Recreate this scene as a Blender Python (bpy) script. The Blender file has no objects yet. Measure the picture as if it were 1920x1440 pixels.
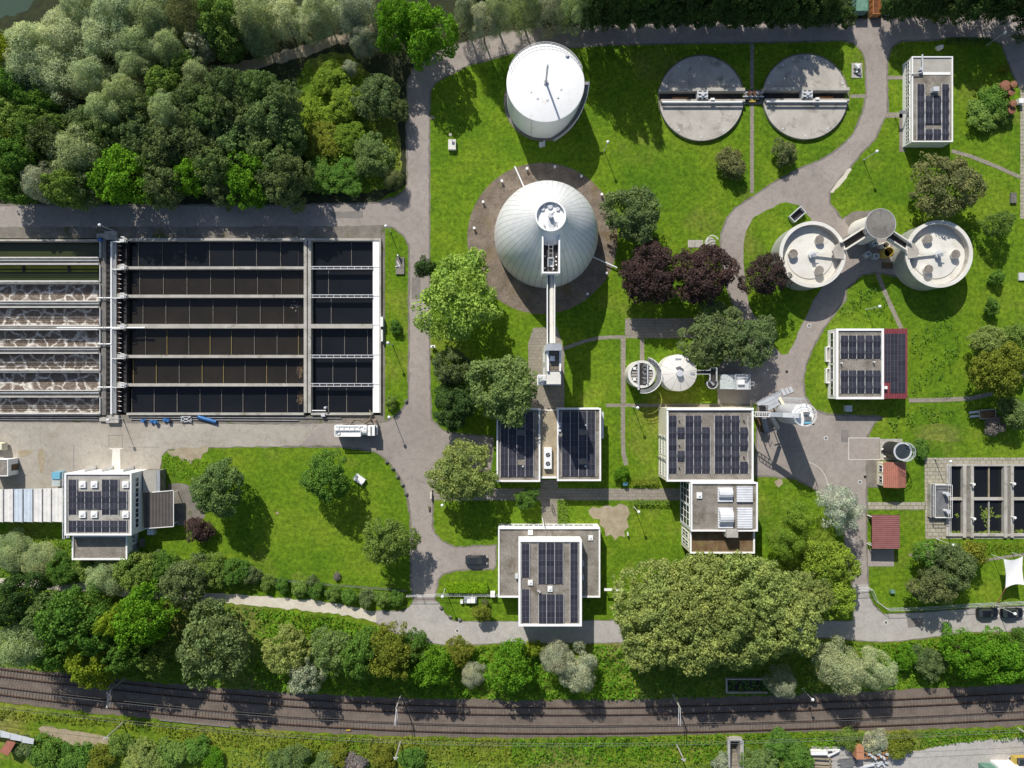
import bpy, math, random
import numpy as np
from mathutils import Vector, Matrix
from mathutils.geometry import tessellate_polygon

# ---------------------------------------------------------------- image scale
# positions are image pixels, projected to metres by an estimated scale and camera height
ALT = 140.0
K = 1330.0


def P(x, y, z=0.0):
    k = (ALT - z) / K
    return ((x - 960.0) * k, (720.0 - y) * k)


def P3(x, y, z=0.0):
    a = P(x, y, z)
    return (a[0], a[1], z)


def PL(d, z=0.0):
    return d * (ALT - z) / K


scene = bpy.context.scene
COL = scene.collection
rnd = random.Random(7)

# ---------------------------------------------------------------- materials
MATS = {}


def nodes_of(name):
    m = bpy.data.materials.new(name)
    m.use_nodes = True
    nt = m.node_tree
    nt.nodes.clear()
    out = nt.nodes.new('ShaderNodeOutputMaterial')
    return m, nt, out


def N(nt, typ, **kw):
    n = nt.nodes.new(typ)
    for k, v in kw.items():
        if k in n.inputs:
            n.inputs[k].default_value = v
        else:
            setattr(n, k, v)
    return n


def ramp(nt, fac, stops):
    r = nt.nodes.new('ShaderNodeValToRGB')
    e = r.color_ramp.elements
    while len(e) < len(stops):
        e.new(0.5)
    for i, (p, c) in enumerate(stops):
        e[i].position = p
        e[i].color = (c[0], c[1], c[2], 1) if len(c) >= 3 else (c[0],) * 3 + (1,)
    nt.links.new(fac, r.inputs[0])
    return r.outputs[0]


def mixc(nt, fac, a, b, mode='MIX'):
    m = nt.nodes.new('ShaderNodeMix')
    m.data_type = 'RGBA'
    m.blend_type = mode
    for sock, v in ((m.inputs['Factor'], fac), (m.inputs[6], a), (m.inputs[7], b)):
        if hasattr(v, 'is_linked') or hasattr(v, 'links'):
            nt.links.new(v, sock)
        elif isinstance(v, (int, float)):
            sock.default_value = v
        else:
            sock.default_value = (v[0], v[1], v[2], 1)
    return m.outputs[2]


def noise(nt, pos, scale, detail=4.0, rough=0.6, dist=0.0):
    n = N(nt, 'ShaderNodeTexNoise', Scale=scale, Detail=detail, Roughness=rough, Distortion=dist)
    nt.links.new(pos, n.inputs['Vector'])
    return n.outputs['Fac']


def position(nt):
    return nt.nodes.new('ShaderNodeNewGeometry').outputs['Position']


def finish(nt, out, color, rough=0.8, bump=None, bumps=0.3, bdist=0.05, metallic=0.0, spec=0.3):
    b = nt.nodes.new('ShaderNodeBsdfPrincipled')
    if hasattr(color, 'links'):
        nt.links.new(color, b.inputs['Base Color'])
    else:
        b.inputs['Base Color'].default_value = (*color, 1)
    b.inputs['Roughness'].default_value = rough
    b.inputs['Metallic'].default_value = metallic
    if 'Specular IOR Level' in b.inputs:
        b.inputs['Specular IOR Level'].default_value = spec
    if bump is not None:
        bp = N(nt, 'ShaderNodeBump', Strength=bumps, Distance=bdist)
        nt.links.new(bump, bp.inputs['Height'])
        nt.links.new(bp.outputs[0], b.inputs['Normal'])
    nt.links.new(b.outputs[0], out.inputs[0])
    return b


def plain(name, c1, c2=None, scale=0.6, rough=0.75, fine=8.0, finev=0.22, bump=0.0, metallic=0.0, spec=0.3,
          stain=None, stainscale=0.25, stainlo=0.52, stainhi=0.68):
    m, nt, out = nodes_of(name)
    pos = position(nt)
    c2 = c2 or tuple(min(1, v * 1.25) for v in c1)
    n1 = noise(nt, pos, scale, 5)
    col = ramp(nt, n1, [(0.35, c1), (0.65, c2)])
    n2 = noise(nt, pos, fine, 3, 0.7)
    g = ramp(nt, n2, [(0.3, (1 - finev,) * 3), (0.7, (1 + 0.0,) * 3)])
    col = mixc(nt, 1.0, col, g, 'MULTIPLY')
    if stain:
        n3 = noise(nt, pos, stainscale, 6, 0.65, 0.4)
        f = ramp(nt, n3, [(stainlo, (0, 0, 0)), (stainhi, (1, 1, 1))])
        col = mixc(nt, f, col, stain)
    finish(nt, out, col, rough, n2 if bump else None, bump, 0.04, metallic, spec)
    MATS[name] = m
    return m


def bricks(name, c1, c2, mortar, bw, bh, msize=0.03, rough=0.85, moss=None):
    m, nt, out = nodes_of(name)
    pos = position(nt)
    t = N(nt, 'ShaderNodeTexBrick', Scale=1.0)
    t.inputs['Color1'].default_value = (*c1, 1)
    t.inputs['Color2'].default_value = (*c2, 1)
    t.inputs['Mortar'].default_value = (*mortar, 1)
    t.inputs['Brick Width'].default_value = bw
    t.inputs['Row Height'].default_value = bh
    t.inputs['Mortar Size'].default_value = msize
    nt.links.new(pos, t.inputs['Vector'])
    n2 = noise(nt, pos, 1.3, 5)
    g = ramp(nt, n2, [(0.3, (0.75,) * 3), (0.7, (1.0,) * 3)])
    col = mixc(nt, 1.0, t.outputs['Color'], g, 'MULTIPLY')
    if moss:
        n3 = noise(nt, pos, 0.35, 6, 0.7)
        f = ramp(nt, n3, [(0.58, (0, 0, 0)), (0.7, (0.8,) * 3)])
        col = mixc(nt, f, col, moss)
    finish(nt, out, col, rough)
    MATS[name] = m


def make_materials():
    # ---- grass
    def grass(name, a, b, c, dry, dlo=0.6, dhi=0.75):
        m, nt, out = nodes_of(name)
        pos = position(nt)
        n1 = noise(nt, pos, 0.09, 5, 0.6, 0.3)
        col = ramp(nt, n1, [(0.3, a), (0.52, b), (0.72, c)])
        n3 = noise(nt, pos, 0.05, 7, 0.62)
        f = ramp(nt, n3, [(dlo, (0, 0, 0)), (dhi, (0.75,) * 3)])
        col = mixc(nt, f, col, dry)
        n2 = noise(nt, pos, 1.3, 6, 0.8)
        g = ramp(nt, n2, [(0.30, (0.40,) * 3), (0.5, (0.92,) * 3), (0.70, (1.5,) * 3)])
        col = mixc(nt, 1.0, col, g, 'MULTIPLY')
        n4 = noise(nt, pos, 0.5, 4, 0.7)
        g2 = ramp(nt, n4, [(0.3, (0.72, 0.78, 0.8)), (0.7, (1.12, 1.08, 1.0))])
        col = mixc(nt, 1.0, col, g2, 'MULTIPLY')
        finish(nt, out, col, 0.95, n2, 0.9, 0.18, 0, 0.1)
        MATS[name] = m
    grass('grass', (0.086, 0.18, 0.011), (0.14, 0.24, 0.014), (0.195, 0.275, 0.022), (0.27, 0.25, 0.06), .55, .74)
    grass('rough_grass', (0.10, 0.19, 0.016), (0.165, 0.245, 0.02), (0.24, 0.275, 0.035), (0.30, 0.25, 0.09), 0.5, 0.68)
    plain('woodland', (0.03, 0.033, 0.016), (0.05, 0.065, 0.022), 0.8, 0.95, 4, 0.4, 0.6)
    # ---- hard ground
    def tarmac(name, a, b, patch, crack=0.35):
        m, nt, out = nodes_of(name)
        pos = position(nt)
        n1 = noise(nt, pos, 0.07, 6, 0.6, 0.6)
        col = ramp(nt, n1, [(0.32, a), (0.68, b)])
        n3 = noise(nt, pos, 0.35, 6, 0.7, 1.0)
        f = ramp(nt, n3, [(0.55, (0, 0, 0)), (0.72, (0.55,) * 3)])
        col = mixc(nt, f, col, patch)
        v = N(nt, 'ShaderNodeTexVoronoi', Scale=0.11, feature='DISTANCE_TO_EDGE')
        nd = N(nt, 'ShaderNodeTexNoise', Scale=0.4, Detail=5.0)
        nt.links.new(pos, nd.inputs['Vector'])
        mp = N(nt, 'ShaderNodeVectorMath', operation='MULTIPLY_ADD')
        nt.links.new(nd.outputs['Color'], mp.inputs[0])
        mp.inputs[1].default_value = (3, 3, 0)
        nt.links.new(pos, mp.inputs[2])
        nt.links.new(mp.outputs[0], v.inputs['Vector'])
        f2 = ramp(nt, v.outputs['Distance'], [(0.0, (crack,) * 3), (0.012, (0, 0, 0))])
        col = mixc(nt, f2, col, tuple(x * 0.45 for x in a))
        nw = noise(nt, pos, 0.9, 7, 0.75, 0.8)
        gw = ramp(nt, nw, [(0.30, (0.78, 0.77, 0.76)), (0.52, (1.0,) * 3), (0.75, (1.10, 1.09, 1.07))])
        col = mixc(nt, 1.0, col, gw, 'MULTIPLY')
        n2 = noise(nt, pos, 5.0, 4, 0.8)
        g = ramp(nt, n2, [(0.3, (0.80,) * 3), (0.7, (1.06,) * 3)])
        col = mixc(nt, 1.0, col, g, 'MULTIPLY')
        finish(nt, out, col, 0.9, n2, 0.25, 0.02)
        MATS[name] = m
    tarmac('asphalt', (0.31, 0.27, 0.24), (0.405, 0.355, 0.315), (0.265, 0.232, 0.205), .22)
    tarmac('yard', (0.36, 0.32, 0.26), (0.47, 0.425, 0.36), (0.30, 0.255, 0.19), .25)
    tarmac('pale_road', (0.40, 0.375, 0.345), (0.50, 0.47, 0.43), (0.36, 0.335, 0.30), 0.15)
    plain('dark_patch', (0.21, 0.19, 0.17), (0.27, 0.245, 0.22), 0.8, 0.9, 5, 0.2, 0.2)
    plain('white_gravel', (0.60, 0.54, 0.43), (0.72, 0.66, 0.54), 0.5, 0.95, 4, 0.2, 0.4)
    plain('gravel', (0.20, 0.175, 0.145), (0.29, 0.26, 0.22), 0.5, 0.95, 6, 0.35, 0.5, stain=(0.10, 0.11, 0.04), stainlo=0.56)
    plain('sand', (0.36, 0.29, 0.19), (0.47, 0.40, 0.28), 0.8, 0.95, 6, 0.3, 0.4)
    plain('ballast', (0.18, 0.142, 0.113), (0.265, 0.212, 0.172), 0.35, 0.95, 7, 0.5, 0.8)
    plain('moss_gravel', (0.19, 0.15, 0.115), (0.31, 0.25, 0.195), 0.4, 0.95, 3, 0.5, 0.6, stain=(0.17, 0.12, 0.035), stainscale=0.16, stainlo=0.54, stainhi=0.7)
    plain('roof_gravel', (0.25, 0.222, 0.185), (0.38, 0.345, 0.295), 0.5, 0.95, 5, 0.5, 0.5, stain=(0.14, 0.115, 0.085), stainscale=0.4)
    plain('roof_brown', (0.16, 0.095, 0.045), (0.25, 0.17, 0.09), 0.6, 0.95, 5, 0.5, 0.5, stain=(0.20, 0.19, 0.05), stainlo=0.6)
    plain('roof_pale', (0.37, 0.35, 0.31), (0.46, 0.435, 0.39), 0.4, 0.9, 4, 0.18, 0.2, stain=(0.26, 0.24, 0.2), stainlo=0.58)
    bricks('paving', (0.34, 0.30, 0.245), (0.29, 0.255, 0.205), (0.20, 0.18, 0.14), 0.9, 0.6, 0.03)
    bricks('slabs', (0.45, 0.41, 0.33), (0.40, 0.36, 0.285), (0.17, 0.17, 0.08), 1.1, 0.75, 0.05, moss=(0.15, 0.17, 0.05))
    bricks('roof_slab', (0.22, 0.175, 0.13), (0.28, 0.225, 0.17), (0.06, 0.05, 0.045), 0.62, 0.62, 0.04)
    # ---- concrete, paint, metal
    plain('concrete', (0.40, 0.375, 0.325), (0.52, 0.49, 0.435), 0.5, 0.85, 5, 0.18, 0.15, stain=(0.27, 0.25, 0.2), stainscale=0.6, stainlo=0.55)
    plain('cover_concrete', (0.43, 0.395, 0.34), (0.56, 0.52, 0.455), 0.22, 0.88, 4, 0.2, 0.2, stain=(0.22, 0.20, 0.17), stainscale=0.35, stainlo=0.54)
    plain('grey_concrete', (0.19, 0.175, 0.15), (0.28, 0.26, 0.22), 0.6, 0.9, 5, 0.3, 0.2, stain=(0.12, 0.115, 0.09), stainscale=0.7)
    plain('dark_deck', (0.045, 0.04, 0.04), (0.075, 0.068, 0.062), 0.8, 0.8, 6, 0.4)
    plain('white', (0.84, 0.825, 0.79), (0.88, 0.87, 0.85), 0.3, 0.6, 2, 0.06, stain=(0.6, 0.57, 0.5), stainscale=0.5, stainlo=0.62, stainhi=0.8)
    plain('tank_white', (0.87, 0.855, 0.83), (0.90, 0.89, 0.87), 0.2, 0.5, 2, 0.05, stain=(0.60, 0.53, 0.42), stainscale=0.3, stainlo=0.60, stainhi=0.85)
    plain('lid_concrete', (0.19, 0.175, 0.155), (0.27, 0.25, 0.225), 0.3, 0.9, 4, 0.25, 0.2, stain=(0.14, 0.13, 0.115), stainscale=0.5)
    plain('pale_concrete', (0.68, 0.65, 0.57), (0.78, 0.755, 0.69), 0.35, 0.7, 4, 0.12, stain=(0.48, 0.42, 0.33), stainscale=0.5, stainlo=0.57, stainhi=0.8)
    plain('silo_wall', (0.33, 0.345, 0.31), (0.42, 0.43, 0.39), 0.4, 0.7, 3, 0.12, stain=(0.24, 0.26, 0.22), stainlo=0.55)
    plain('cream', (0.74, 0.68, 0.50), (0.80, 0.75, 0.57), 0.4, 0.75, 3, 0.08)
    plain('metal', (0.40, 0.42, 0.44), (0.52, 0.54, 0.56), 0.6, 0.45, 4, 0.15, metallic=0.35)
    plain('grey_sheet', (0.27, 0.29, 0.32), (0.35, 0.37, 0.40), 0.5, 0.5, 4, 0.15, stain=(0.22, 0.22, 0.23), stainscale=0.8)
    plain('light_metal', (0.62, 0.63, 0.64), (0.72, 0.73, 0.74), 0.5, 0.45, 4, 0.12, metallic=0.2)
    plain('steel', (0.21, 0.21, 0.21), (0.30, 0.30, 0.30), 1.0, 0.5, 6, 0.25, metallic=0.4)
    plain('dark_steel', (0.035, 0.035, 0.038), (0.06, 0.06, 0.062), 1.0, 0.55, 6, 0.3, metallic=0.3)
    plain('rust', (0.11, 0.04, 0.022), (0.20, 0.085, 0.04), 1.5, 0.85, 8, 0.4)
    plain('orange_rust', (0.42, 0.16, 0.05), (0.52, 0.24, 0.09), 0.8, 0.75, 6, 0.25)
    plain('rail_steel', (0.075, 0.042, 0.028), (0.13, 0.075, 0.05), 1.0, 0.6, 6, 0.3, metallic=0.3)
    plain('sleeper', (0.16, 0.132, 0.11), (0.25, 0.21, 0.175), 1.0, 0.9, 6, 0.3)
    plain('black', (0.01, 0.01, 0.011), (0.02, 0.02, 0.022), 1, 0.35, 6, 0.2)
    plain('rubber', (0.015, 0.015, 0.015), (0.03, 0.03, 0.03), 1, 0.85, 6, 0.2)
    plain('car_black', (0.008, 0.009, 0.013), (0.012, 0.013, 0.018), 1, 0.22, 6, 0.1, spec=0.5)
    plain('car_grey', (0.03, 0.032, 0.038), (0.04, 0.042, 0.048), 1, 0.22, 6, 0.1, spec=0.5)
    plain('window_glass', (0.03, 0.04, 0.045), (0.05, 0.06, 0.07), 1, 0.08, 4, 0.2, spec=0.6)
    plain('pale_glass', (0.50, 0.56, 0.55), (0.62, 0.67, 0.65), 0.8, 0.15, 3, 0.3, spec=0.6)
    plain('blue', (0.03, 0.13, 0.36), (0.05, 0.19, 0.46), 1, 0.45, 6, 0.25)
    plain('light_blue', (0.16, 0.42, 0.56), (0.22, 0.5, 0.64), 1, 0.5, 6, 0.2)
    plain('green_paint', (0.13, 0.27, 0.20), (0.2, 0.36, 0.28), 1.2, 0.6, 4, 0.4)
    plain('yellow', (0.52, 0.36, 0.06), (0.60, 0.44, 0.10), 1, 0.5, 6, 0.2)
    plain('beam_ochre', (0.30, 0.22, 0.07), (0.36, 0.27, 0.10), 1, 0.7, 6, 0.3)
    plain('orange', (0.50, 0.21, 0.11), (0.56, 0.27, 0.15), 1, 0.5, 6, 0.2)
    plain('wood', (0.13, 0.085, 0.05), (0.2, 0.14, 0.085), 1.2, 0.85, 6, 0.4)
    plain('bark', (0.07, 0.05, 0.035), (0.12, 0.09, 0.065), 2, 0.95, 8, 0.4)
    plain('mulch', (0.16, 0.09, 0.045), (0.3, 0.19, 0.1), 1.5, 0.95, 5, 0.55)
    plain('skin', (0.5, 0.3, 0.21), (0.52, 0.32, 0.23), 1, 0.6)
    plain('brown_tank', (0.24, 0.10, 0.055), (0.31, 0.15, 0.085), 0.8, 0.7, 5, 0.2)
    plain('stone', (0.15, 0.14, 0.125), (0.25, 0.235, 0.21), 1.2, 0.9, 5, 0.4, 0.5)
    plain('globe', (0.80, 0.80, 0.78), (0.84, 0.84, 0.82), 1, 0.3, 4, 0.03)
    plain('lit_yellow', (0.30, 0.33, 0.03), (0.40, 0.42, 0.06), 0.6, 0.9, 4, 0.3)  # yellow of the lit tank wall, kept as a base colour
    plain('weed', (0.13, 0.19, 0.025), (0.2, 0.27, 0.04), 0.9, 0.9, 4, 0.3)
    plain('leather', (0.02, 0.022, 0.03), (0.03, 0.032, 0.04), 1, 0.8)
    plain('shirt', (0.42, 0.25, 0.2), (0.5, 0.32, 0.25), 1, 0.8)

    def striped(name, c1, c2, freq, axis, rough=0.5, metallic=0.0):
        m, nt, out = nodes_of(name)
        pos = position(nt)
        sp = nt.nodes.new('ShaderNodeSeparateXYZ')
        nt.links.new(pos, sp.inputs[0])
        w = N(nt, 'ShaderNodeMath', operation='MULTIPLY')
        nt.links.new(sp.outputs[axis], w.inputs[0])
        w.inputs[1].default_value = freq * 2 * math.pi
        s = N(nt, 'ShaderNodeMath', operation='SINE')
        nt.links.new(w.outputs[0], s.inputs[0])
        col = ramp(nt, s.outputs[0], [(0.0, c2), (0.35, c1)])
        n2 = noise(nt, pos, 0.7, 6, 0.7)
        g = ramp(nt, n2, [(0.3, (0.72,) * 3), (0.7, (1.0,) * 3)])
        col = mixc(nt, 1.0, col, g, 'MULTIPLY')
        finish(nt, out, col, rough, s.outputs[0], 0.5, 0.04, metallic)
        MATS[name] = m
    striped('red_sheet', (0.33, 0.14, 0.13), (0.24, 0.095, 0.09), 2.6, 'Y')
    striped('crimson_sheet', (0.26, 0.06, 0.07), (0.20, 0.042, 0.05), 2.0, 'X')
    striped('red_tile', (0.46, 0.19, 0.13), (0.40, 0.155, 0.105), 3.0, 'X')
    striped('dark_sheet', (0.13, 0.115, 0.105), (0.085, 0.075, 0.068), 1.6, 'X')
    striped('white_sheet', (0.80, 0.81, 0.83), (0.68, 0.69, 0.71), 2.2, 'Y')
    striped('tank_slats', (0.50, 0.48, 0.45), (0.17, 0.15, 0.13), 1.9, 'Y')
    striped('canopy_white', (0.86, 0.83, 0.78), (0.80, 0.77, 0.72), 1.3, 'X')
    striped('canopy_blue', (0.66, 0.73, 0.80), (0.6, 0.67, 0.74), 1.3, 'X')
    striped('grating', (0.075, 0.068, 0.065), (0.035, 0.03, 0.03), 1.0, 'Y')

    # dome cladding: standing seams radiating from the crown
    m, nt, out = nodes_of('dome_metal')
    pos = position(nt)
    cx, cy = P(1023.6, 443.6)
    sp = nt.nodes.new('ShaderNodeSeparateXYZ')
    nt.links.new(pos, sp.inputs[0])
    ax = N(nt, 'ShaderNodeMath', operation='SUBTRACT'); ax.inputs[1].default_value = cx
    ay = N(nt, 'ShaderNodeMath', operation='SUBTRACT'); ay.inputs[1].default_value = cy
    nt.links.new(sp.outputs['X'], ax.inputs[0]); nt.links.new(sp.outputs['Y'], ay.inputs[0])
    at = N(nt, 'ShaderNodeMath', operation='ARCTAN2')
    nt.links.new(ay.outputs[0], at.inputs[0]); nt.links.new(ax.outputs[0], at.inputs[1])
    w = N(nt, 'ShaderNodeMath', operation='MULTIPLY'); w.inputs[1].default_value = 48
    nt.links.new(at.outputs[0], w.inputs[0])
    s = N(nt, 'ShaderNodeMath', operation='SINE'); nt.links.new(w.outputs[0], s.inputs[0])
    f = ramp(nt, s.outputs[0], [(0.94, (0, 0, 0)), (0.995, (1, 1, 1))])
    n1 = noise(nt, pos, 0.35, 4)
    base = ramp(nt, n1, [(0.3, (0.80, 0.81, 0.82)), (0.7, (0.88, 0.88, 0.88))])
    col = mixc(nt, f, base, (0.42, 0.42, 0.42))
    n9 = noise(nt, pos, 0.8, 5, 0.7)
    g9 = ramp(nt, n9, [(0.35, (0.90, 0.89, 0.87)), (0.6, (1, 1, 1))])
    col = mixc(nt, 1.0, col, g9, 'MULTIPLY')
    finish(nt, out, col, 0.46, s.outputs[0], 0.06, 0.03, 0.25)
    MATS['dome_metal'] = m

    # radial seams on the white sludge tank roof
    def radial(name, px, py, z, count, base, line, rough=0.6):
        m, nt, out = nodes_of(name)
        pos = position(nt)
        cx, cy = P(px, py, z)
        sp = nt.nodes.new('ShaderNodeSeparateXYZ')
        nt.links.new(pos, sp.inputs[0])
        ax = N(nt, 'ShaderNodeMath', operation='SUBTRACT'); ax.inputs[1].default_value = cx
        ay = N(nt, 'ShaderNodeMath', operation='SUBTRACT'); ay.inputs[1].default_value = cy
        nt.links.new(sp.outputs['X'], ax.inputs[0]); nt.links.new(sp.outputs['Y'], ay.inputs[0])
        at = N(nt, 'ShaderNodeMath', operation='ARCTAN2')
        nt.links.new(ay.outputs[0], at.inputs[0]); nt.links.new(ax.outputs[0], at.inputs[1])
        w = N(nt, 'ShaderNodeMath', operation='MULTIPLY'); w.inputs[1].default_value = count
        nt.links.new(at.outputs[0], w.inputs[0])
        s = N(nt, 'ShaderNodeMath', operation='SINE'); nt.links.new(w.outputs[0], s.inputs[0])
        f = ramp(nt, s.outputs[0], [(0.97, (0, 0, 0)), (0.998, (1, 1, 1))])
        n1 = noise(nt, pos, 0.8, 5)
        b = ramp(nt, n1, [(0.3, tuple(v * 0.9 for v in base)), (0.7, base)])
        col = mixc(nt, f, b, line)
        finish(nt, out, col, rough)
        MATS[name] = m
    radial('seamed_white', 1272.5, 699, 4.3, 12, (0.76, 0.73, 0.67), (0.35, 0.31, 0.27))

    # solar module: dark cells, pale frame and a mid seam in the module's own coordinates
    m, nt, out = nodes_of('solar')
    tc = nt.nodes.new('ShaderNodeTexCoord')
    sp = nt.nodes.new('ShaderNodeSeparateXYZ')
    nt.links.new(tc.outputs['Object'], sp.inputs[0])

    def absn(sock, sub=None):
        a = N(nt, 'ShaderNodeMath', operation='ABSOLUTE')
        nt.links.new(sock, a.inputs[0])
        return a.outputs[0]

    def gt(sock, v, op='GREATER_THAN'):
        a = N(nt, 'ShaderNodeMath', operation=op)
        nt.links.new(sock, a.inputs[0]); a.inputs[1].default_value = v
        return a.outputs[0]
    X = absn(sp.outputs['X']); Y = absn(sp.outputs['Y'])
    fr = N(nt, 'ShaderNodeMath', operation='MAXIMUM')
    nt.links.new(gt(X, 0.735), fr.inputs[0]); nt.links.new(gt(Y, 0.492), fr.inputs[1])
    mid = gt(X, 0.022, 'LESS_THAN')
    oi = nt.nodes.new('ShaderNodeObjectInfo')
    cell = ramp(nt, oi.outputs['Random'], [(0, (0.030, 0.030, 0.042)), (1, (0.045, 0.045, 0.058))])
    col = mixc(nt, mid, cell, (0.14, 0.145, 0.16))
    col = mixc(nt, fr.outputs[0], col, (0.20, 0.205, 0.22))
    finish(nt, out, col, 0.32, None, 0, 0, 0, 0.35)
    MATS['solar'] = m
    plain('solar_rail', (0.55, 0.54, 0.52), (0.66, 0.65, 0.63), 1, 0.6)

    # ---- water
    def water(name, c1, c2, rough=0.12, scale=0.15, spec=0.35):
        m, nt, out = nodes_of(name)
        pos = position(nt)
        n1 = noise(nt, pos, scale, 5, 0.6, 0.6)
        col = ramp(nt, n1, [(0.3, c1), (0.7, c2)])
        n2 = noise(nt, pos, 2.2, 3)
        finish(nt, out, col, rough, n2, 0.06, 0.05, 0, spec)
        MATS[name] = m
    water('water_brown', (0.019, 0.0165, 0.013), (0.030, 0.025, 0.0195))
    water('water_dark', (0.009, 0.0105, 0.013), (0.014, 0.0145, 0.016))
    water('water_green', (0.032, 0.042, 0.014), (0.045, 0.055, 0.02))
    water('river', (0.045, 0.075, 0.05), (0.055, 0.085, 0.06), 0.2)
    m, nt, out = nodes_of('foam_water')
    pos = position(nt)
    nd = N(nt, 'ShaderNodeTexNoise', Scale=0.7, Detail=4.0, Roughness=0.6)
    nt.links.new(pos, nd.inputs['Vector'])
    mp = N(nt, 'ShaderNodeVectorMath', operation='MULTIPLY_ADD')
    nt.links.new(nd.outputs['Color'], mp.inputs[0]); mp.inputs[1].default_value = (2.4, 1.8, 0)
    nt.links.new(pos, mp.inputs[2])
    v1 = N(nt, 'ShaderNodeTexVoronoi', Scale=0.42, feature='DISTANCE_TO_EDGE')
    nt.links.new(mp.outputs[0], v1.inputs['Vector'])
    v2 = N(nt, 'ShaderNodeTexVoronoi', Scale=1.05, feature='DISTANCE_TO_EDGE')
    nt.links.new(mp.outputs[0], v2.inputs['Vector'])
    nb = noise(nt, pos, 0.4, 3)
    wdt = N(nt, 'ShaderNodeMath', operation='MULTIPLY_ADD')
    nt.links.new(nb, wdt.inputs[0]); wdt.inputs[1].default_value = -0.06
    nt.links.new(v1.outputs['Distance'], wdt.inputs[2])
    f1 = ramp(nt, wdt.outputs[0], [(0.0, (1,) * 3), (0.03, (0.6,) * 3), (0.075, (0, 0, 0))])
    f2 = ramp(nt, v2.outputs['Distance'], [(0.0, (0.30,) * 3), (0.045, (0, 0, 0))])
    nbk = noise(nt, pos, 0.9, 4, 0.7)
    fbk = ramp(nt, nbk, [(0.36, (0.25,) * 3), (0.56, (1,) * 3)])
    f1 = mixc(nt, 1.0, f1, fbk, 'MULTIPLY')
    fm = N(nt, 'ShaderNodeMath', operation='MAXIMUM')
    nt.links.new(f1, fm.inputs[0]); nt.links.new(f2, fm.inputs[1])
    n5 = noise(nt, pos, 1.2, 5)
    bs = ramp(nt, n5, [(0.3, (0.135, 0.10, 0.073)), (0.7, (0.20, 0.155, 0.12))])
    col = mixc(nt, fm.outputs[0], bs, (0.74, 0.70, 0.63))
    finish(nt, out, col, 0.5, n5, 0.3, 0.1)
    MATS['foam_water'] = m

    # ---- foliage: tint comes from the object's own colour
    def leaf(name, trans=0.28, jitter=0.5):
        m, nt, out = nodes_of(name)
        oi = nt.nodes.new('ShaderNodeObjectInfo')
        geo = nt.nodes.new('ShaderNodeNewGeometry')
        g = ramp(nt, geo.outputs['Random Per Island'], [(0.0, (1 - jitter,) * 3), (0.6, (1.0,) * 3), (1.0, (1.35, 1.3, 1.2))])
        n1 = noise(nt, geo.outputs['Position'], 0.35, 3)
        g2 = ramp(nt, n1, [(0.3, (0.78, 0.85, 0.85)), (0.7, (1.18, 1.1, 1.0))])
        col = mixc(nt, 1.0, oi.outputs['Color'], g, 'MULTIPLY')
        col = mixc(nt, 1.0, col, g2, 'MULTIPLY')
        d = N(nt, 'ShaderNodeBsdfDiffuse'); nt.links.new(col, d.inputs['Color'])
        t = N(nt, 'ShaderNodeBsdfTranslucent')
        tcol = mixc(nt, 1.0, col, (1.3, 1.35, 0.6), 'MULTIPLY')
        nt.links.new(tcol, t.inputs['Color'])
        mx = N(nt, 'ShaderNodeMixShader', Fac=trans)
        nt.links.new(d.outputs[0], mx.inputs[1]); nt.links.new(t.outputs[0], mx.inputs[2])
        nt.links.new(mx.outputs[0], out.inputs[0])
        MATS[name] = m
    leaf('leaves')


make_materials()

# ---------------------------------------------------------------- object helpers


def setp(o, label=None, cat=None, group=None, kind=None):
    if label:
        o['label'] = label
    if cat:
        o['category'] = cat
    if group:
        o['group'] = group
    if kind:
        o['kind'] = kind
    return o


def thing(name, label, cat, loc=(0, 0, 0), group=None):
    o = bpy.data.objects.new(name, None)
    o.empty_display_size = 0.3
    COL.objects.link(o)
    o.location = loc
    return setp(o, label, cat, group)


def link_mesh(name, me, parent=None, local=False):
    o = bpy.data.objects.new(name, me)
    COL.objects.link(o)
    if parent is not None:
        o.parent = parent
        if not local and parent.type == 'EMPTY':
            o.matrix_parent_inverse = Matrix.Translation(-Vector(parent.location))
    return o


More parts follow.
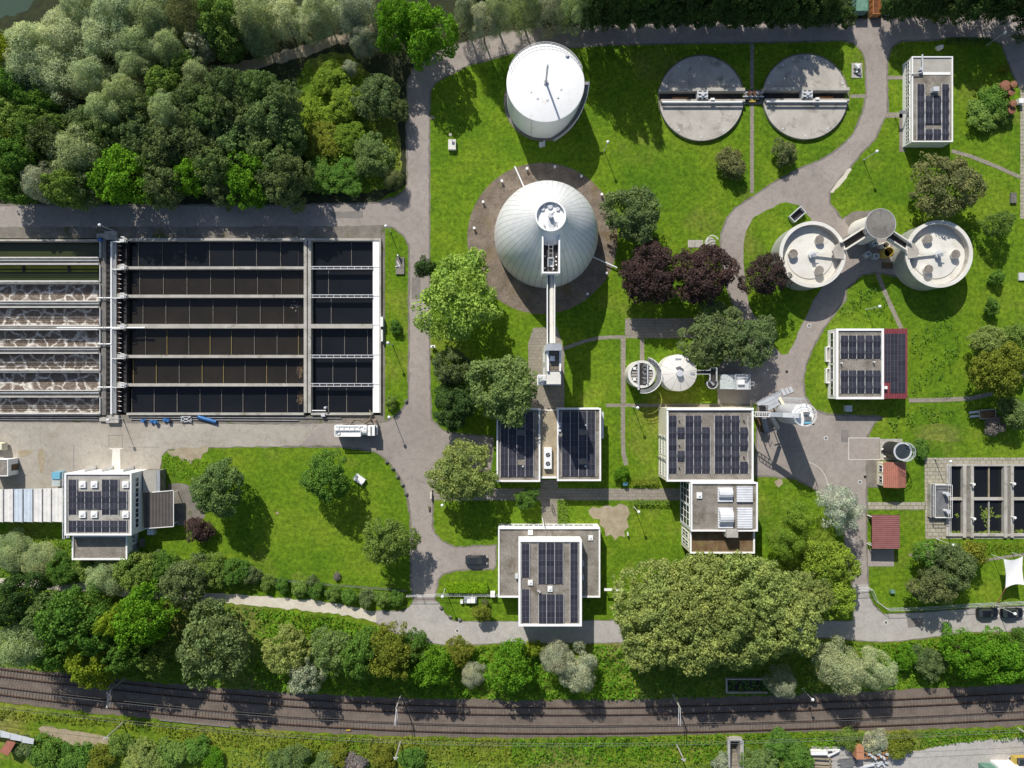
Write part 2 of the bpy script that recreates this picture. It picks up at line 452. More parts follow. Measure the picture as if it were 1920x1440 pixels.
class MB:
    def __init__(self):
        self.v = []
        self.f = []

    def add(self, vs, fs):
        b = len(self.v)
        self.v += [tuple(p) for p in vs]
        self.f += [tuple(b + i for i in f) for f in fs]
        return self

    def box(self, x0, y0, z0, x1, y1, z1):
        if x0 > x1: x0, x1 = x1, x0
        if y0 > y1: y0, y1 = y1, y0
        return self.add([(x0, y0, z0), (x1, y0, z0), (x1, y1, z0), (x0, y1, z0), (x0, y0, z1), (x1, y0, z1), (x1, y1, z1), (x0, y1, z1)],
                        [(3, 2, 1, 0), (4, 5, 6, 7), (0, 1, 5, 4), (1, 2, 6, 5), (2, 3, 7, 6), (3, 0, 4, 7)])

    def pbox(self, px0, py0, px1, py1, z0, z1):
        a = P(px0, py0, z1); b = P(px1, py1, z1)
        return self.box(a[0], b[1], z0, b[0], a[1], z1)

    def obox(self, cx, cy, z0, w, d, h, rot=0.0, tilt=None):
        c, s = math.cos(rot), math.sin(rot)
        vs = []
        for z in (z0, z0 + h):
            for dx, dy in ((-w / 2, -d / 2), (w / 2, -d / 2), (w / 2, d / 2), (-w / 2, d / 2)):
                vs.append((cx + dx * c - dy * s, cy + dx * s + dy * c, z))
        return self.add(vs, [(3, 2, 1, 0), (4, 5, 6, 7), (0, 1, 5, 4), (1, 2, 6, 5), (2, 3, 7, 6), (3, 0, 4, 7)])

    def bar(self, p, q, w, h):
        p = Vector(p); q = Vector(q)
        d = (q - p).normalized()
        s = Vector((0, 0, 1)).cross(d)
        if s.length < 1e-4:
            s = Vector((1, 0, 0))
        s.normalize()
        u = d.cross(s)
        vs = []
        for c in (p, q):
            for a, b in ((-1, -1), (1, -1), (1, 1), (-1, 1)):
                vs.append(c + s * (a * w / 2) + u * (b * h / 2))
        return self.add(vs, [(3, 2, 1, 0), (4, 5, 6, 7), (0, 1, 5, 4), (1, 2, 6, 5), (2, 3, 7, 6), (3, 0, 4, 7)])

    def tube(self, p, q, r, n=8, r2=None):
        p = Vector(p); q = Vector(q)
        d = (q - p).normalized()
        s = d.cross(Vector((0.31, 0.22, 0.93)))
        if s.length < 1e-3:
            s = d.cross(Vector((1, 0, 0)))
        s.normalize()
        u = d.cross(s)
        r2 = r if r2 is None else r2
        vs = []
        for c, rr in ((p, r), (q, r2)):
            for i in range(n):
                a = 2 * math.pi * i / n
                vs.append(c + s * (rr * math.cos(a)) + u * (rr * math.sin(a)))
        fs = [(i, (i + 1) % n, n + (i + 1) % n, n + i) for i in range(n)]
        fs += [tuple(range(n - 1, -1, -1)), tuple(range(n, 2 * n))]
        return self.add(vs, fs)

    def path(self, pts, r, n=6):
        for a, b in zip(pts[:-1], pts[1:]):
            self.tube(a, b, r, n)
        return self

    def lathe(self, cx, cy, prof, n=64, a0=0.0, a1=None):
        full = a1 is None
        a1 = a0 + 2 * math.pi if full else a1
        m = n if full else n + 1
        vs = []
        for r, z in prof:
            for i in range(m):
                a = a0 + (a1 - a0) * i / n
                vs.append((cx + r * math.cos(a), cy + r * math.sin(a), z))
        fs = []
        for j in range(len(prof) - 1):
            for i in range(n):
                k = (i + 1) % m if full else i + 1
                fs.append((j * m + i, j * m + k, (j + 1) * m + k, (j + 1) * m + i))
        return self.add(vs, fs)

    def cyl(self, cx, cy, z0, z1, r, n=32, r2=None):
        return self.tube((cx, cy, z0), (cx, cy, z1), r, n, r2)

    def ring(self, cx, cy, r0, r1, z0, z1, n=64, a0=0.0, a1=None):
        return self.lathe(cx, cy, [(r0, z0), (r1, z0), (r1, z1), (r0, z1), (r0, z0)], n, a0, a1)

    def sheet(self, pts, z):
        tri = tessellate_polygon([[Vector((p[0], p[1], 0)) for p in pts]])
        return self.add([(p[0], p[1], z) for p in pts], tri)

    def prism(self, pts, z0, z1):
        n = len(pts)
        tri = tessellate_polygon([[Vector((p[0], p[1], 0)) for p in pts]])
        vs = [(p[0], p[1], z0) for p in pts] + [(p[0], p[1], z1) for p in pts]
        fs = [tuple(i + n for i in t) for t in tri] + [tuple(reversed(t)) for t in tri]
        fs += [(i, (i + 1) % n, n + (i + 1) % n, n + i) for i in range(n)]
        return self.add(vs, fs)

    def quad(self, a, b, c, d):
        return self.add([a, b, c, d], [(0, 1, 2, 3)])

    def sphere(self, c, r, n=12, sz=1.0):
        prof = [(max(1e-3, r * math.sin(math.pi * i / (n // 2))), c[2] - sz * r * math.cos(math.pi * i / (n // 2))) for i in range(n // 2 + 1)]
        return self.lathe(c[0], c[1], prof, n)

    def mesh(self, name, mat, smooth=False, fix=True):
        me = bpy.data.meshes.new(name)
        me.from_pydata(self.v, [], self.f)
        if fix:
            import bmesh
            bm = bmesh.new(); bm.from_mesh(me)
            bmesh.ops.recalc_face_normals(bm, faces=bm.faces)
            bm.to_mesh(me); bm.free()
        me.materials.append(MATS[mat])
        if smooth:
            for p in me.polygons:
                p.use_smooth = True
            try:
                me.set_sharp_from_angle(angle=math.radians(40))
            except Exception:
                pass
        me.update()
        return me

    def build(self, name, mat, parent=None, smooth=False, local=False, **props):
        o = link_mesh(name, self.mesh(name, mat, smooth), parent, local)
        return setp(o, **props) if props else o


def single(name, mb, mat, label, cat, group=None, smooth=False):
    return mb.build(name, mat, None, smooth, label=label, cat=cat, group=group)


def copy_tree(o, parent=None):
    c = o.copy()
    COL.objects.link(c)
    if parent is not None:
        c.parent = parent
    for ch in list(o.children):
        copy_tree(ch, c)
    return c


def rough_edge(pts, step=0.8, amp=0.12, seed=1):
    r = random.Random(seed)
    out = []
    n = len(pts)
    for i in range(n):
        a = pts[i]; b = pts[(i + 1) % n]
        L = math.hypot(b[0] - a[0], b[1] - a[1])
        k = max(1, int(L / step))
        for j in range(k):
            t = j / k
            o = 0 if j == 0 else amp
            out.append((a[0] + (b[0] - a[0]) * t + r.uniform(-o, o), a[1] + (b[1] - a[1]) * t + r.uniform(-o, o)))
    return out


def smooth_poly(pts, it=1):
    for _ in range(it):
        q = []
        n = len(pts)
        for i in range(n):
            a = pts[i]; b = pts[(i + 1) % n]
            L = math.hypot(b[0] - a[0], b[1] - a[1])
            t = min(0.25, 25.0 / max(L, 1e-6))
            q.append((a[0] + (b[0] - a[0]) * t, a[1] + (b[1] - a[1]) * t))
            q.append((a[0] + (b[0] - a[0]) * (1 - t), a[1] + (b[1] - a[1]) * (1 - t)))
        pts = q
    return pts


def ground_sheet(name, pxs, z, mat, smooth=0, rough=0.1, seed=1):
    pts = smooth_poly(pxs, smooth) if smooth else pxs
    pts = [P(x, y) for x, y in pts]
    if rough:
        pts = rough_edge(pts, 0.9, rough, seed)
    return MB().sheet(pts, z).build(name, mat, None, kind='structure')


def strip(name, pts, w, z, mat, rough=0.05, seed=1):
    L = []; R = []
    n = len(pts)
    for i in range(n):
        a = pts[max(0, i - 1)]; b = pts[min(n - 1, i + 1)]
        dx, dy = b[0] - a[0], b[1] - a[1]
        l = math.hypot(dx, dy)
        nx, ny = -dy / l * w / 2, dx / l * w / 2
        L.append((pts[i][0] + nx, pts[i][1] + ny)); R.append((pts[i][0] - nx, pts[i][1] - ny))
    return ground_sheet(name, L + R[::-1], z, mat, 0, rough, seed)


def rect(x0, y0, x1, y1):
    return [(x0, y0), (x1, y0), (x1, y1), (x0, y1)]

# ================================================================ GROUND
HOLES = [(-160, 447, 712.5, 778), (1776, 872, 2080, 1003), (1368, 1388, 1389, 1446)]


def build_ground():
    def grid(vals):
        return sorted(set(round(v, 4) for v in vals))
    rects = []
    for x0, y0, x1, y1 in HOLES:
        a = P(x0, y0); b = P(x1, y1)
        rects.append((a[0], b[1], b[0], a[1]))
    big = 1800.0
    xs = grid([-big, big, -130, 130] + [v for r in rects for v in (r[0], r[2])])
    ys = grid([-big, big, -100, 100] + [v for r in rects for v in (r[1], r[3])])
    mb = MB()
    idx = {}
    for i, x in enumerate(xs):
        for j, y in enumerate(ys):
            idx[i, j] = len(mb.v)
            mb.v.append((x, y, 0.0))
    for i in range(len(xs) - 1):
        for j in range(len(ys) - 1):
            mx, my = (xs[i] + xs[i + 1]) / 2, (ys[j] + ys[j + 1]) / 2
            if any(r[0] < mx < r[2] and r[1] < my < r[3] for r in rects):
                continue
            mb.f.append((idx[i, j], idx[i + 1, j], idx[i + 1, j + 1], idx[i, j + 1]))
    mb.build('ground', 'grass', None, kind='structure')


build_ground()

# woodland floor and banks
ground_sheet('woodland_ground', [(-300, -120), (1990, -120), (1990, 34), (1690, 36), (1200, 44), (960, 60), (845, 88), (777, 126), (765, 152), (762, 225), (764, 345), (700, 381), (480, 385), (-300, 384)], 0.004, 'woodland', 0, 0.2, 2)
ground_sheet('meadow_ground', [(555, 120), (640, 90), (690, 130), (745, 220), (755, 340), (700, 362), (585, 358), (560, 250)], 0.008, 'rough_grass', 1, 0.3, 3)
ground_sheet('bank_ground', [(-300, 1110), (125, 1108), (275, 1123), (480, 1137), (600, 1147), (705, 1168), (767, 1197), (842, 1211), (960, 1206), (1547, 1197), (1652, 1204), (1815, 1186), (2080, 1183), (2080, 1300), (-300, 1300)], 0.004, 'rough_grass', 0, 0.2, 4)
ground_sheet('verge_ground', [(-300, 1290), (2080, 1290), (2080, 1460), (1389.5, 1460), (1389.5, 1387.5), (1367.5, 1387.5), (1367.5, 1460), (-300, 1460)], 0.006, 'rough_grass', 0, 0, 5)
ground_sheet('river', [(-500, -300), (140, -140), (120, -60), (70, 5), (20, 32), (-500, 120)], 0.014, 'river', 1, 0.4, 6)

rp = random.Random(77)
for k, (x, y, s) in enumerate(((1285, 1080, 9), (1180, 1060, 14), (660, 868, 14), (810, 220, 6), (1130, 160, 12), (560, 1085, 16), (1575, 640, 6), (1660, 1135, 10), (1140, 1035, 12), (1460, 905, 10))):
    q = [(x + s * rp.uniform(.5, 1.2) * math.cos(a * .52), y + s * rp.uniform(.4, .9) * math.sin(a * .52)) for a in range(12)]
    ground_sheet('worn_patch', q, 0.0245, 'rough_grass' if k % 3 else 'sand', 0, 0.35, 80 + k)
# paved service roads as one sheet, lawns laid on it as islands
ROAD = [(764, 345), (762, 225), (765, 150), (777, 125), (805, 107), (845, 87), (880, 77), (960, 58), (1040, 50), (1200, 44), (1400, 40), (1600, 37), (1690, 34), (1800, 31), (1890, 30), (1930, 18), (2080, 10),
        (2080, 165), (1912, 165), (1896, 131), (1886, 105), (1879, 84), (1858, 72), (1783, 70), (1753, 75), (1715, 76), (1691, 76), (1680, 82), (1667, 97), (1664, 112), (1664, 210), (1657, 225), (1640, 262), (1612, 292), (1595, 312), (1575, 335), (1556, 361), (1556, 381), (1579, 411),
        (1605, 400), (1640, 395), (1665, 440), (1700, 470), (1690, 520), (1643, 511), (1617, 515), (1588, 541), (1585, 562), (1562, 591), (1544, 617), (1527, 646), (1512, 681), (1506, 716), (1509, 742), (1525, 767), (1550, 777), (1657, 782), (1640, 792), (1627, 817), (1625, 862), (1625, 1030), (1628, 1100), (1629, 1117), (1637, 1135), (1657, 1152), (1730, 1149), (1832, 1140), (2080, 1132),
        (2080, 1180), (1815, 1185), (1752, 1193), (1690, 1201), (1652, 1203), (1605, 1200), (1547, 1195), (1400, 1200), (1115, 1205), (960, 1205), (905, 1207), (842, 1210), (805, 1205), (767, 1196), (730, 1180), (705, 1167), (705, 1146), (735, 1147), (755, 1146), (768, 1138), (775, 1128),
        (771, 1100), (770, 1015), (769, 965), (762, 925), (750, 895), (725, 862), (705, 847), (635, 837), (480, 837), (390, 838), (315, 842), (303, 855), (300, 885), (270, 900), (100, 930), (-300, 930), (-300, 785), (480, 794), (720, 791), (740, 782), (755, 767), (766, 748),
        (767, 460), (757, 442), (738, 427), (722, 424), (576, 426), (-300, 428), (-300, 384), (480, 385), (700, 381), (740, 370), (757, 358)]
ground_sheet('service_road', ROAD, 0.012, 'asphalt', 0, 0.1, 7)
LAWN = [(805, 225), (807, 170), (817, 155), (842, 140), (880, 122), (960, 100), (1060, 90), (1148, 84), (1200, 83), (1406, 80), (1580, 76), (1600, 80), (1617, 97), (1622, 112), (1624, 175), (1617, 212), (1600, 250), (1575, 277), (1535, 302), (1500, 315), (1450, 342), (1413, 368), (1378, 390), (1363, 410), (1352, 439), (1350, 480), (1360, 530), (1372, 565), (1384, 597), (1384, 640), (1345, 690), (1345, 735), (1420, 755), (1420, 765), (1416, 893), (1440, 893), (1490, 897), (1532, 920), (1560, 958), (1583, 991), (1584, 1030), (1598, 1100), (1600, 1165), (1115, 1164), (895, 1166), (850, 1165), (835, 1152), (820, 1137), (815, 1122), (822, 1087), (830, 1077), (855, 1069), (925, 1067), (930, 1060), (930, 1022), (855, 1026), (830, 1015), (815, 1000), (811, 985), (812, 938), (812, 915), (822, 900), (920, 880), (925, 820), (850, 812), (830, 806), (809, 787), (806, 700)]
ground_sheet('main_lawn', LAWN, 0.020, 'grass', 0, 0.16, 8)
ground_sheet('loop_lawn', [(1475, 379), (1457, 384), (1413, 407), (1398, 436), (1394, 468), (1395, 500), (1398, 538), (1404, 573), (1427, 608), (1445, 643), (1465, 665), (1477, 664), (1486, 649), (1503, 608), (1532, 553), (1545, 530), (1520, 450), (1521, 410), (1497, 384)], 0.020, 'grass', 0, 0.16, 9)
def border(name, pxs, w, z, mat, seed):
    r = random.Random(seed)
    pts = [P(x, y) for x, y in pxs]
    pts = rough_edge(pts, 0.7, 0.0, seed)
    n = len(pts)
    mb = MB(); L = []; Rr = []
    for i in range(n):
        a = pts[i - 1]; b = pts[(i + 1) % n]
        dx, dy = b[0] - a[0], b[1] - a[1]; l = math.hypot(dx, dy) + 1e-9
        o = w * r.uniform(.25, 1.0); q = w * r.uniform(.25, 1.0)
        L.append((pts[i][0] - dy / l * o, pts[i][1] + dx / l * o, z)); Rr.append((pts[i][0] + dy / l * q, pts[i][1] - dx / l * q, z))
    for i in range(n):
        k = (i + 1) % n
        mb.quad(L[i], L[k], Rr[k], Rr[i])
    return mb.build(name, mat, None, kind='structure')


border('road_verge', LAWN, .26, 0.0225, 'gravel', 3)
border('road_verge', ROAD, .30, 0.0145, 'gravel', 4)
for k, q in enumerate(([(1577, 806), (1591, 806), (1591, 829), (1577, 829)], [(1440, 700), (1470, 690), (1476, 702), (1447, 712)], [(772, 520), (788, 520), (788, 560), (772, 560)], [(1640, 84), (1655, 90), (1650, 150), (1634, 150)], [(1700, 1160), (1730, 1158), (1732, 1175), (1702, 1177)], [(780, 860), (796, 858), (800, 930), (784, 930)], [(620, 397), (680, 396), (681, 408), (620, 409)], [(1540, 840), (1570, 838), (1572, 880), (1545, 884)])):
    ground_sheet('asphalt_patch', q, 0.036, 'asphalt' if k % 2 else 'dark_patch', 0, 0.04, 50 + k)
ground_sheet('main_road', [(1598, 1096), (1628, 1096), (1629, 1117), (1637, 1135), (1657, 1152), (1730, 1149), (1832, 1140), (2080, 1132), (2080, 1180), (1815, 1185), (1752, 1193), (1690, 1201), (1652, 1203), (1605, 1200), (1547, 1195), (1400, 1200), (1115, 1205), (960, 1205), (905, 1207), (842, 1210), (805, 1205), (767, 1196), (730, 1180), (705, 1167), (705, 1146), (735, 1147), (755, 1146), (768, 1138), (775, 1128), (822, 1128), (835, 1152), (850, 1165), (895, 1166), (1115, 1164), (1600, 1165)], 0.026, 'pale_road', 0, 0.06, 10)
ground_sheet('works_yard', [(-300, 786), (180, 795), (480, 796), (600, 800), (560, 836), (390, 838), (315, 842), (303, 855), (300, 885), (270, 900), (100, 935), (-300, 935)], 0.018, 'yard', 0, 0.15, 11)
ground_sheet('gravel_track', [(705, 1146), (660, 1138), (600, 1126), (480, 1117), (400, 1112), (275, 1103), (125, 1092), (50, 1086), (-300, 1078), (-300, 1094), (50, 1101), (125, 1107), (275, 1122), (400, 1128), (480, 1136), (600, 1147), (660, 1156), (705, 1167)], 0.030, 'white_gravel', 0, 0.25, 12)
strip('forest_path', [(-80, 190), (60, 184), (130, 176), (240, 158), (400, 138), (470, 122), (560, 98), (650, 70), (700, 52)], 19, 0.016, 'sand', 0.35, 13)
ground_sheet('basin_kerb_strip', [(-300, 427), (200, 428), (576, 426), (700, 425), (722, 424), (722, 792), (480, 795), (-300, 788), (-300, 778.4), (712.9, 778.4), (712.9, 446.6), (-300, 446.6)], 0.022, 'gravel', 0, 0.06, 14)
ground_sheet('dome_apron', [(1017 + 141 * math.cos(a * math.pi / 30) * (0.98 if 6 < a < 14 else 1), 447 + 142 * math.sin(a * math.pi / 30)) for a in range(60)], 0.026, 'moss_gravel', 0, 0.04, 15)
ground_sheet('bare_earth', [(1103, 957), (1112, 950), (1124, 953), (1138, 946), (1150, 951), (1163, 944), (1176, 949), (1181, 962), (1175, 974), (1179, 988), (1170, 996), (1172, 1007), (1160, 1004), (1154, 1013), (1145, 1002), (1136, 1006), (1133, 990), (1124, 984), (1125, 974), (1112, 972)], 0.026, 'sand', 0, 0.5, 16)
ground_sheet('sand_patch', [(313, 845), (330, 841), (345, 838), (392, 838), (389, 847), (380, 851), (377, 861), (366, 859), (358, 870), (349, 862), (341, 864), (334, 854), (322, 857)], 0.026, 'sand', 0, 0.5, 17)
ground_sheet('stony_bed', [(308, 908), (340, 905), (365, 915), (382, 950), (385, 975), (350, 985), (318, 985)], 0.012, 'gravel', 1, 0.3, 18)
ground_sheet('dry_bank', [(70, 1360), (110, 1363), (160, 1374), (200, 1380), (222, 1398), (190, 1405), (140, 1395), (80, 1382)], 0.012, 'sand', 1, 0.5, 19)
ground_sheet('scar_edge', [(1556, 361), (1575, 335), (1593, 314), (1597, 318), (1580, 342), (1562, 362)], 0.03, 'white_gravel', 0, 0.15, 20)
ground_sheet('tower_rubble', [(1580, 411), (1600, 395), (1625, 396), (1640, 404), (1620, 430), (1600, 435)], 0.028, 'gravel', 1, 0.3, 21)
ground_sheet('south_yard', [(1520, 1400), (1600, 1398), (1660, 1405), (1720, 1408), (1760, 1399), (1830, 1388), (1920, 1382), (2080, 1378), (2080, 1460), (1520, 1460)], 0.016, 'pale_road', 0, 0.2, 22)
ground_sheet('garden_lawn', [(-100, 1415), (20, 1425), (60, 1440), (60, 1460), (-100, 1460)], 0.014, 'grass', 0, 0.2, 23)
ground_sheet('dry_grass', [(1700, 800), (1760, 792), (1830, 800), (1850, 820), (1790, 830), (1720, 825)], 0.010, 'rough_grass', 2, 0.4, 24)

for nm, pts, mt in [
        ('footpath', rect(1406.5, 82, 1413.5, 166), 'paving'), ('footpath', rect(1406.5, 194, 1413.5, 362), 'paving'),
        ('footpath', rect(1594, 177, 1626, 183.5), 'paving'), ('footpath', rect(1663, 142, 1694, 149), 'paving'), ('footpath', rect(1661, 211, 1693, 221), 'paving'),
        ('footpath', rect(1164, 634, 1173, 758), 'paving'), ('footpath', rect(1136, 757, 1412, 763), 'paving'),
        ('paved_terrace', rect(1172, 597, 1386, 634), 'paving'), ('footpath', rect(1200, 634, 1208, 680), 'paving'),
        ('walkway', rect(810, 916, 1290, 938), 'paving'), ('walkway', [(1014, 938.5), (1044, 938.5), (1047, 986), (1018, 986)], 'paving'), ('walkway', rect(1014, 900, 1046, 915.5), 'paving'),
        ('tower_apron', [(1000, 615), (1044, 612), (1053, 640), (1058, 660), (1058, 768), (995, 768), (991, 700), (990, 645)], 'paving'),
        ('slab_path', rect(1627, 941.5, 1735, 956), 'slabs'), ('basin_apron', [(1733, 858), (2080, 858), (2080, 871), (1775.5, 871), (1775.5, 1003.5), (2080, 1003.5), (2080, 1010), (1735, 1010)], 'slabs'),
        ('paver_strip', rect(1913, 168, 2080, 1000 - 590), 'slabs'), ('yard_apron', rect(1626, 862, 1651, 914), 'gravel'), ('yard_apron', rect(1590.5, 821, 1649, 861), 'asphalt'),
        ('building_apron', rect(1686, 212, 1697, 285), 'gravel'), ('shed_apron', rect(1627, 1030, 1676, 1062), 'asphalt'),
        ('container_apron', [(1345, 726), (1420, 726), (1420, 757), (1345, 756.5)], 'asphalt')]:
    ground_sheet(nm, pts, 0.032, mt, 0, 0.03, len(pts) + int(pts[0][0]))
for pts, w in [([(1046, 656), (1070, 649), (1095, 640), (1120, 634), (1150, 632), (1171.5, 632)], 6.5), ([(1645, 513), (1664, 560), (1690, 616)], 8), ([(1704, 751), (1760, 750), (1820, 747), (1860, 738), (1890, 722), (1925, 700)], 8),
               ([(1784, 283), (1820, 293), (1870, 313), (1912, 332)], 7), ([(1168, 763.5), (1168, 820), (1169, 850), (1174, 872)], 8), ([(1704, 1040), (1800, 1060), (1850, 1050), (1925, 1038)], 5)]:
    strip('footpath', pts, w, 0.034, 'paving', 0.03, int(pts[0][0]))

# pale painted outline of the weighing slab in the east yard and drive joints
mb = MB()
for r in (rect(1590.5, 820.5, 1650, 821.7), rect(1590.5, 861, 1650, 862.2), rect(1590.5, 821.7, 1591.7, 861)):
    mb.sheet([P(x, y) for x, y in r], 0.04)
mb.build('road_marking', 'pale_concrete', None, kind='structure')
mb = MB()
for i in range(18):
    a = -1.35 + i * 0.085
    b = a + 0.085
    for q, (u, v) in enumerate(((a, b),)):
        x0, y0 = 1505 + 46 * math.cos(u), 912 + 46 * math.sin(u)
        x1, y1 = 1505 + 46 * math.cos(v), 912 + 46 * math.sin(v)
        x2, y2 = 1505 + 47 * math.cos(v), 912 + 47 * math.sin(v)
        x3, y3 = 1505 + 47 * math.cos(u), 912 + 47 * math.sin(u)
        mb.quad((*P(x0, y0), 0.04), (*P(x1, y1), 0.04), (*P(x2, y2), 0.04), (*P(x3, y3), 0.04))
mb.build('road_marking', 'pale_concrete', None, kind='structure')
mb = MB(); mb.sheet([P(x, y) for x, y in [(211, 842), (225, 842), (226, 884), (209, 884)]], 0.03); mb.sheet([P(x, y) for x, y in [(203, 840), (233, 840), (226, 843), (210, 843)]], 0.036)
mb.build('concrete_drive', 'pale_concrete', None, kind='structure')
mb = MB()
for r in (rect(204, 816, 204.8, 839), rect(204, 816, 230, 816.8), rect(229.4, 816, 230.2, 839), rect(138, 835, 139, 880), rect(240, 838, 300, 838.7)):
    mb.sheet([P(x, y) for x, y in r], 0.028)
mb.build('concrete_joint', 'steel', None, kind='structure')
mb = MB()
for pts in ([(70, 842), (85, 842), (82, 885), (76, 890), (72, 870)], [(30, 845), (60, 842), (62, 850), (40, 860)]):
    mb.sheet(rough_edge([P(x, y) for x, y in smooth_poly(pts, 2)], 0.5, 0.2, 3), 0.024)
mb.build('rust_stain', 'sand', None, kind='structure')

# ================================================================ RAILWAY
RX = np.array([-100, 0, 240, 480, 720, 960, 1200, 1440, 1690, 1920, 2080], float)
RY = np.array([1242, 1255, 1283, 1307, 1320.5, 1327, 1326.5, 1321, 1311.5, 1300, 1291], float)
RP = np.polyfit((RX - 960) / 960, RY, 5)


def rail_y(x, off):
    return float(np.polyval(RP, (x - 960) / 960)) + off


tops = np.interp(np.arange(-140, 2101, 20), [-140, 0, 480, 960, 1690, 2100], [-3, -5, -12, -15, -19, -17])
bots = np.interp(np.arange(-140, 2101, 20), [-140, 0, 480, 960, 1440, 1920, 2100], [61, 61, 60, 56, 51, 61, 62])
xs_ = list(range(-140, 2101, 20))
ground_sheet('railway_ballast', [(x, rail_y(x, t)) for x, t in zip(xs_, tops)] + [(x, rail_y(x, b)) for x, b in reversed(list(zip(xs_, bots)))], 0.03, 'ballast', 0, 0.3, 31)
for off, lab in ((6.5, 'upper railway track beside the green bank, brown rails on dark ballast'), (41, 'lower railway track beside the scrub, brown rails on dark ballast')):
    t = thing('railway_track', lab, 'railway track', P3(960, rail_y(960, off)), 'railway tracks')
    sl = MB()
    for o in (-0.7175, 0.7175):
        mb = MB()
        pts = [P3(x, rail_y(x, off) + o * 9.5, 0.30) for x in range(-140, 2101, 30)]
        for a, b in zip(pts[:-1], pts[1:]):
            mb.bar(a, b, 0.075, 0.16)
            mb.bar((a[0], a[1], a[2] - 0.1), (b[0], b[1], b[2] - 0.1), 0.16, 0.05)
        mb.build('rail', 'rail_steel', t)
    n = int(2240 / 9.5 / 0.62)
    for i in range(n):
        x = -140 + i * 0.62 * 9.5
        a = P(x, rail_y(x, off)); b = P(x + 5, rail_y(x + 5, off))
        sl.obox(a[0], a[1], 0.03, 0.24, 2.5, 0.07, math.atan2(b[1] - a[1], b[0] - a[0]))
    sl.build('sleepers', 'sleeper', t, kind='stuff')
single('cable_trough', MB().bar(P3(300, rail_y(300, 60), .1), P3(430, rail_y(430, 60.5),   .1), .25, .2), 'grey_concrete', 'thin grey cable trough along the lower ballast edge', 'cable trough')
single('track_marker', MB().obox(*P(654, 1368), 0.03, 0.8, 0.25, 0.3), 'yellow', 'small yellow marker block beside the lower track', 'marker')

# ================================================================ BASINS
WT, WZ = 0.6, -0.85       # wall tops and water level


def basin(name, label, cat, group, x0, y0, x1, y1, wall, mat, wmat='concrete', extra=None, depth=-2.2):
    """one water basin: the wall along its lower edge (y1..y1+wall), the water sheet"""
    a = P((x0 + x1) / 2, (y0 + y1) / 2)
    t = thing(name, label, cat, (a[0], a[1], WZ), group)
    w = MB(); w.pbox(x0, y1, x1, y1 + wall, depth, WT)
    w.build('dividing_wall', wmat, t)
    p0 = P(x0, y0, WT); p1 = P(x1, y1, WT)
    MB().quad((p0[0] - .1, p1[1] - .1, WZ), (p1[0] + .1, p1[1] - .1, WZ), (p1[0] + .1, p0[1] + .1, WZ), (p0[0] - .1, p0[1] + .1, WZ)).build('water', mat, t)
    return t


def railing(parent, pts, z, h=1.0, mat='white', name='railing', post=2.0, r=0.035):
    mb = MB()
    for a, b in zip(pts[:-1], pts[1:]):
        A = Vector((a[0], a[1], z)); B = Vector((b[0], b[1], z))
        for k in (0.5, 1.0):
            mb.bar(A + Vector((0, 0, h * k)), B + Vector((0, 0, h * k)), r * 2, r * 2)
        n = max(1, int((B - A).length / post))
        for i in range(n + 1):
            c = A.lerp(B, i / n)
            mb.bar(c, c + Vector((0, 0, h)), r * 1.6, r * 1.6)
    return mb.build(name, mat, parent)


# outer walls of the whole tank block
tb = thing('tank_block', 'long concrete outer walls of the rectangular treatment tank block', 'tank wall', P3(300, 612))
w = MB(); w.pbox(-160, 448.5, 190, 452, -2.2, WT + .04); w.build('outer_wall', 'concrete', tb)
w = MB(); w.pbox(237, 446.5, 714, 451, -2.2, WT + .04); w.build('outer_wall', 'concrete', tb)
w = MB(); w.pbox(569.5, 451.2, 575, 774, -2.2, WT + .02).pbox(577.3, 451.2, 583, 774, -2.2, WT + .02).pbox(575, 451.2, 577.3, 774, -2.2, WT - .5); w.build('cross_wall', 'concrete', tb)
w = MB(); w.pbox(711.4, 451.2, 714.2, 774, -2.2, WT + .05); w.build('outer_wall', 'concrete', tb)
w = MB(); w.pbox(699, 451.4, 711.2, 773.8, -2.2, WT - .12); w.build('outlet_channel', 'white', tb)
for y in (501, 555, 609, 665, 720):
    MB().pbox(699, y - .5, 711, y + .5, WT - .12, WT - .06).build('channel_strap', 'light_metal', tb)
single('valve_chamber', MB().pbox(712.6, 594, 718, 612, 0, 1.4).pbox(714.6, 618, 717.4, 640, 0, 1.1), 'white', 'white valve chamber on the right wall of the dark tanks', 'chamber')

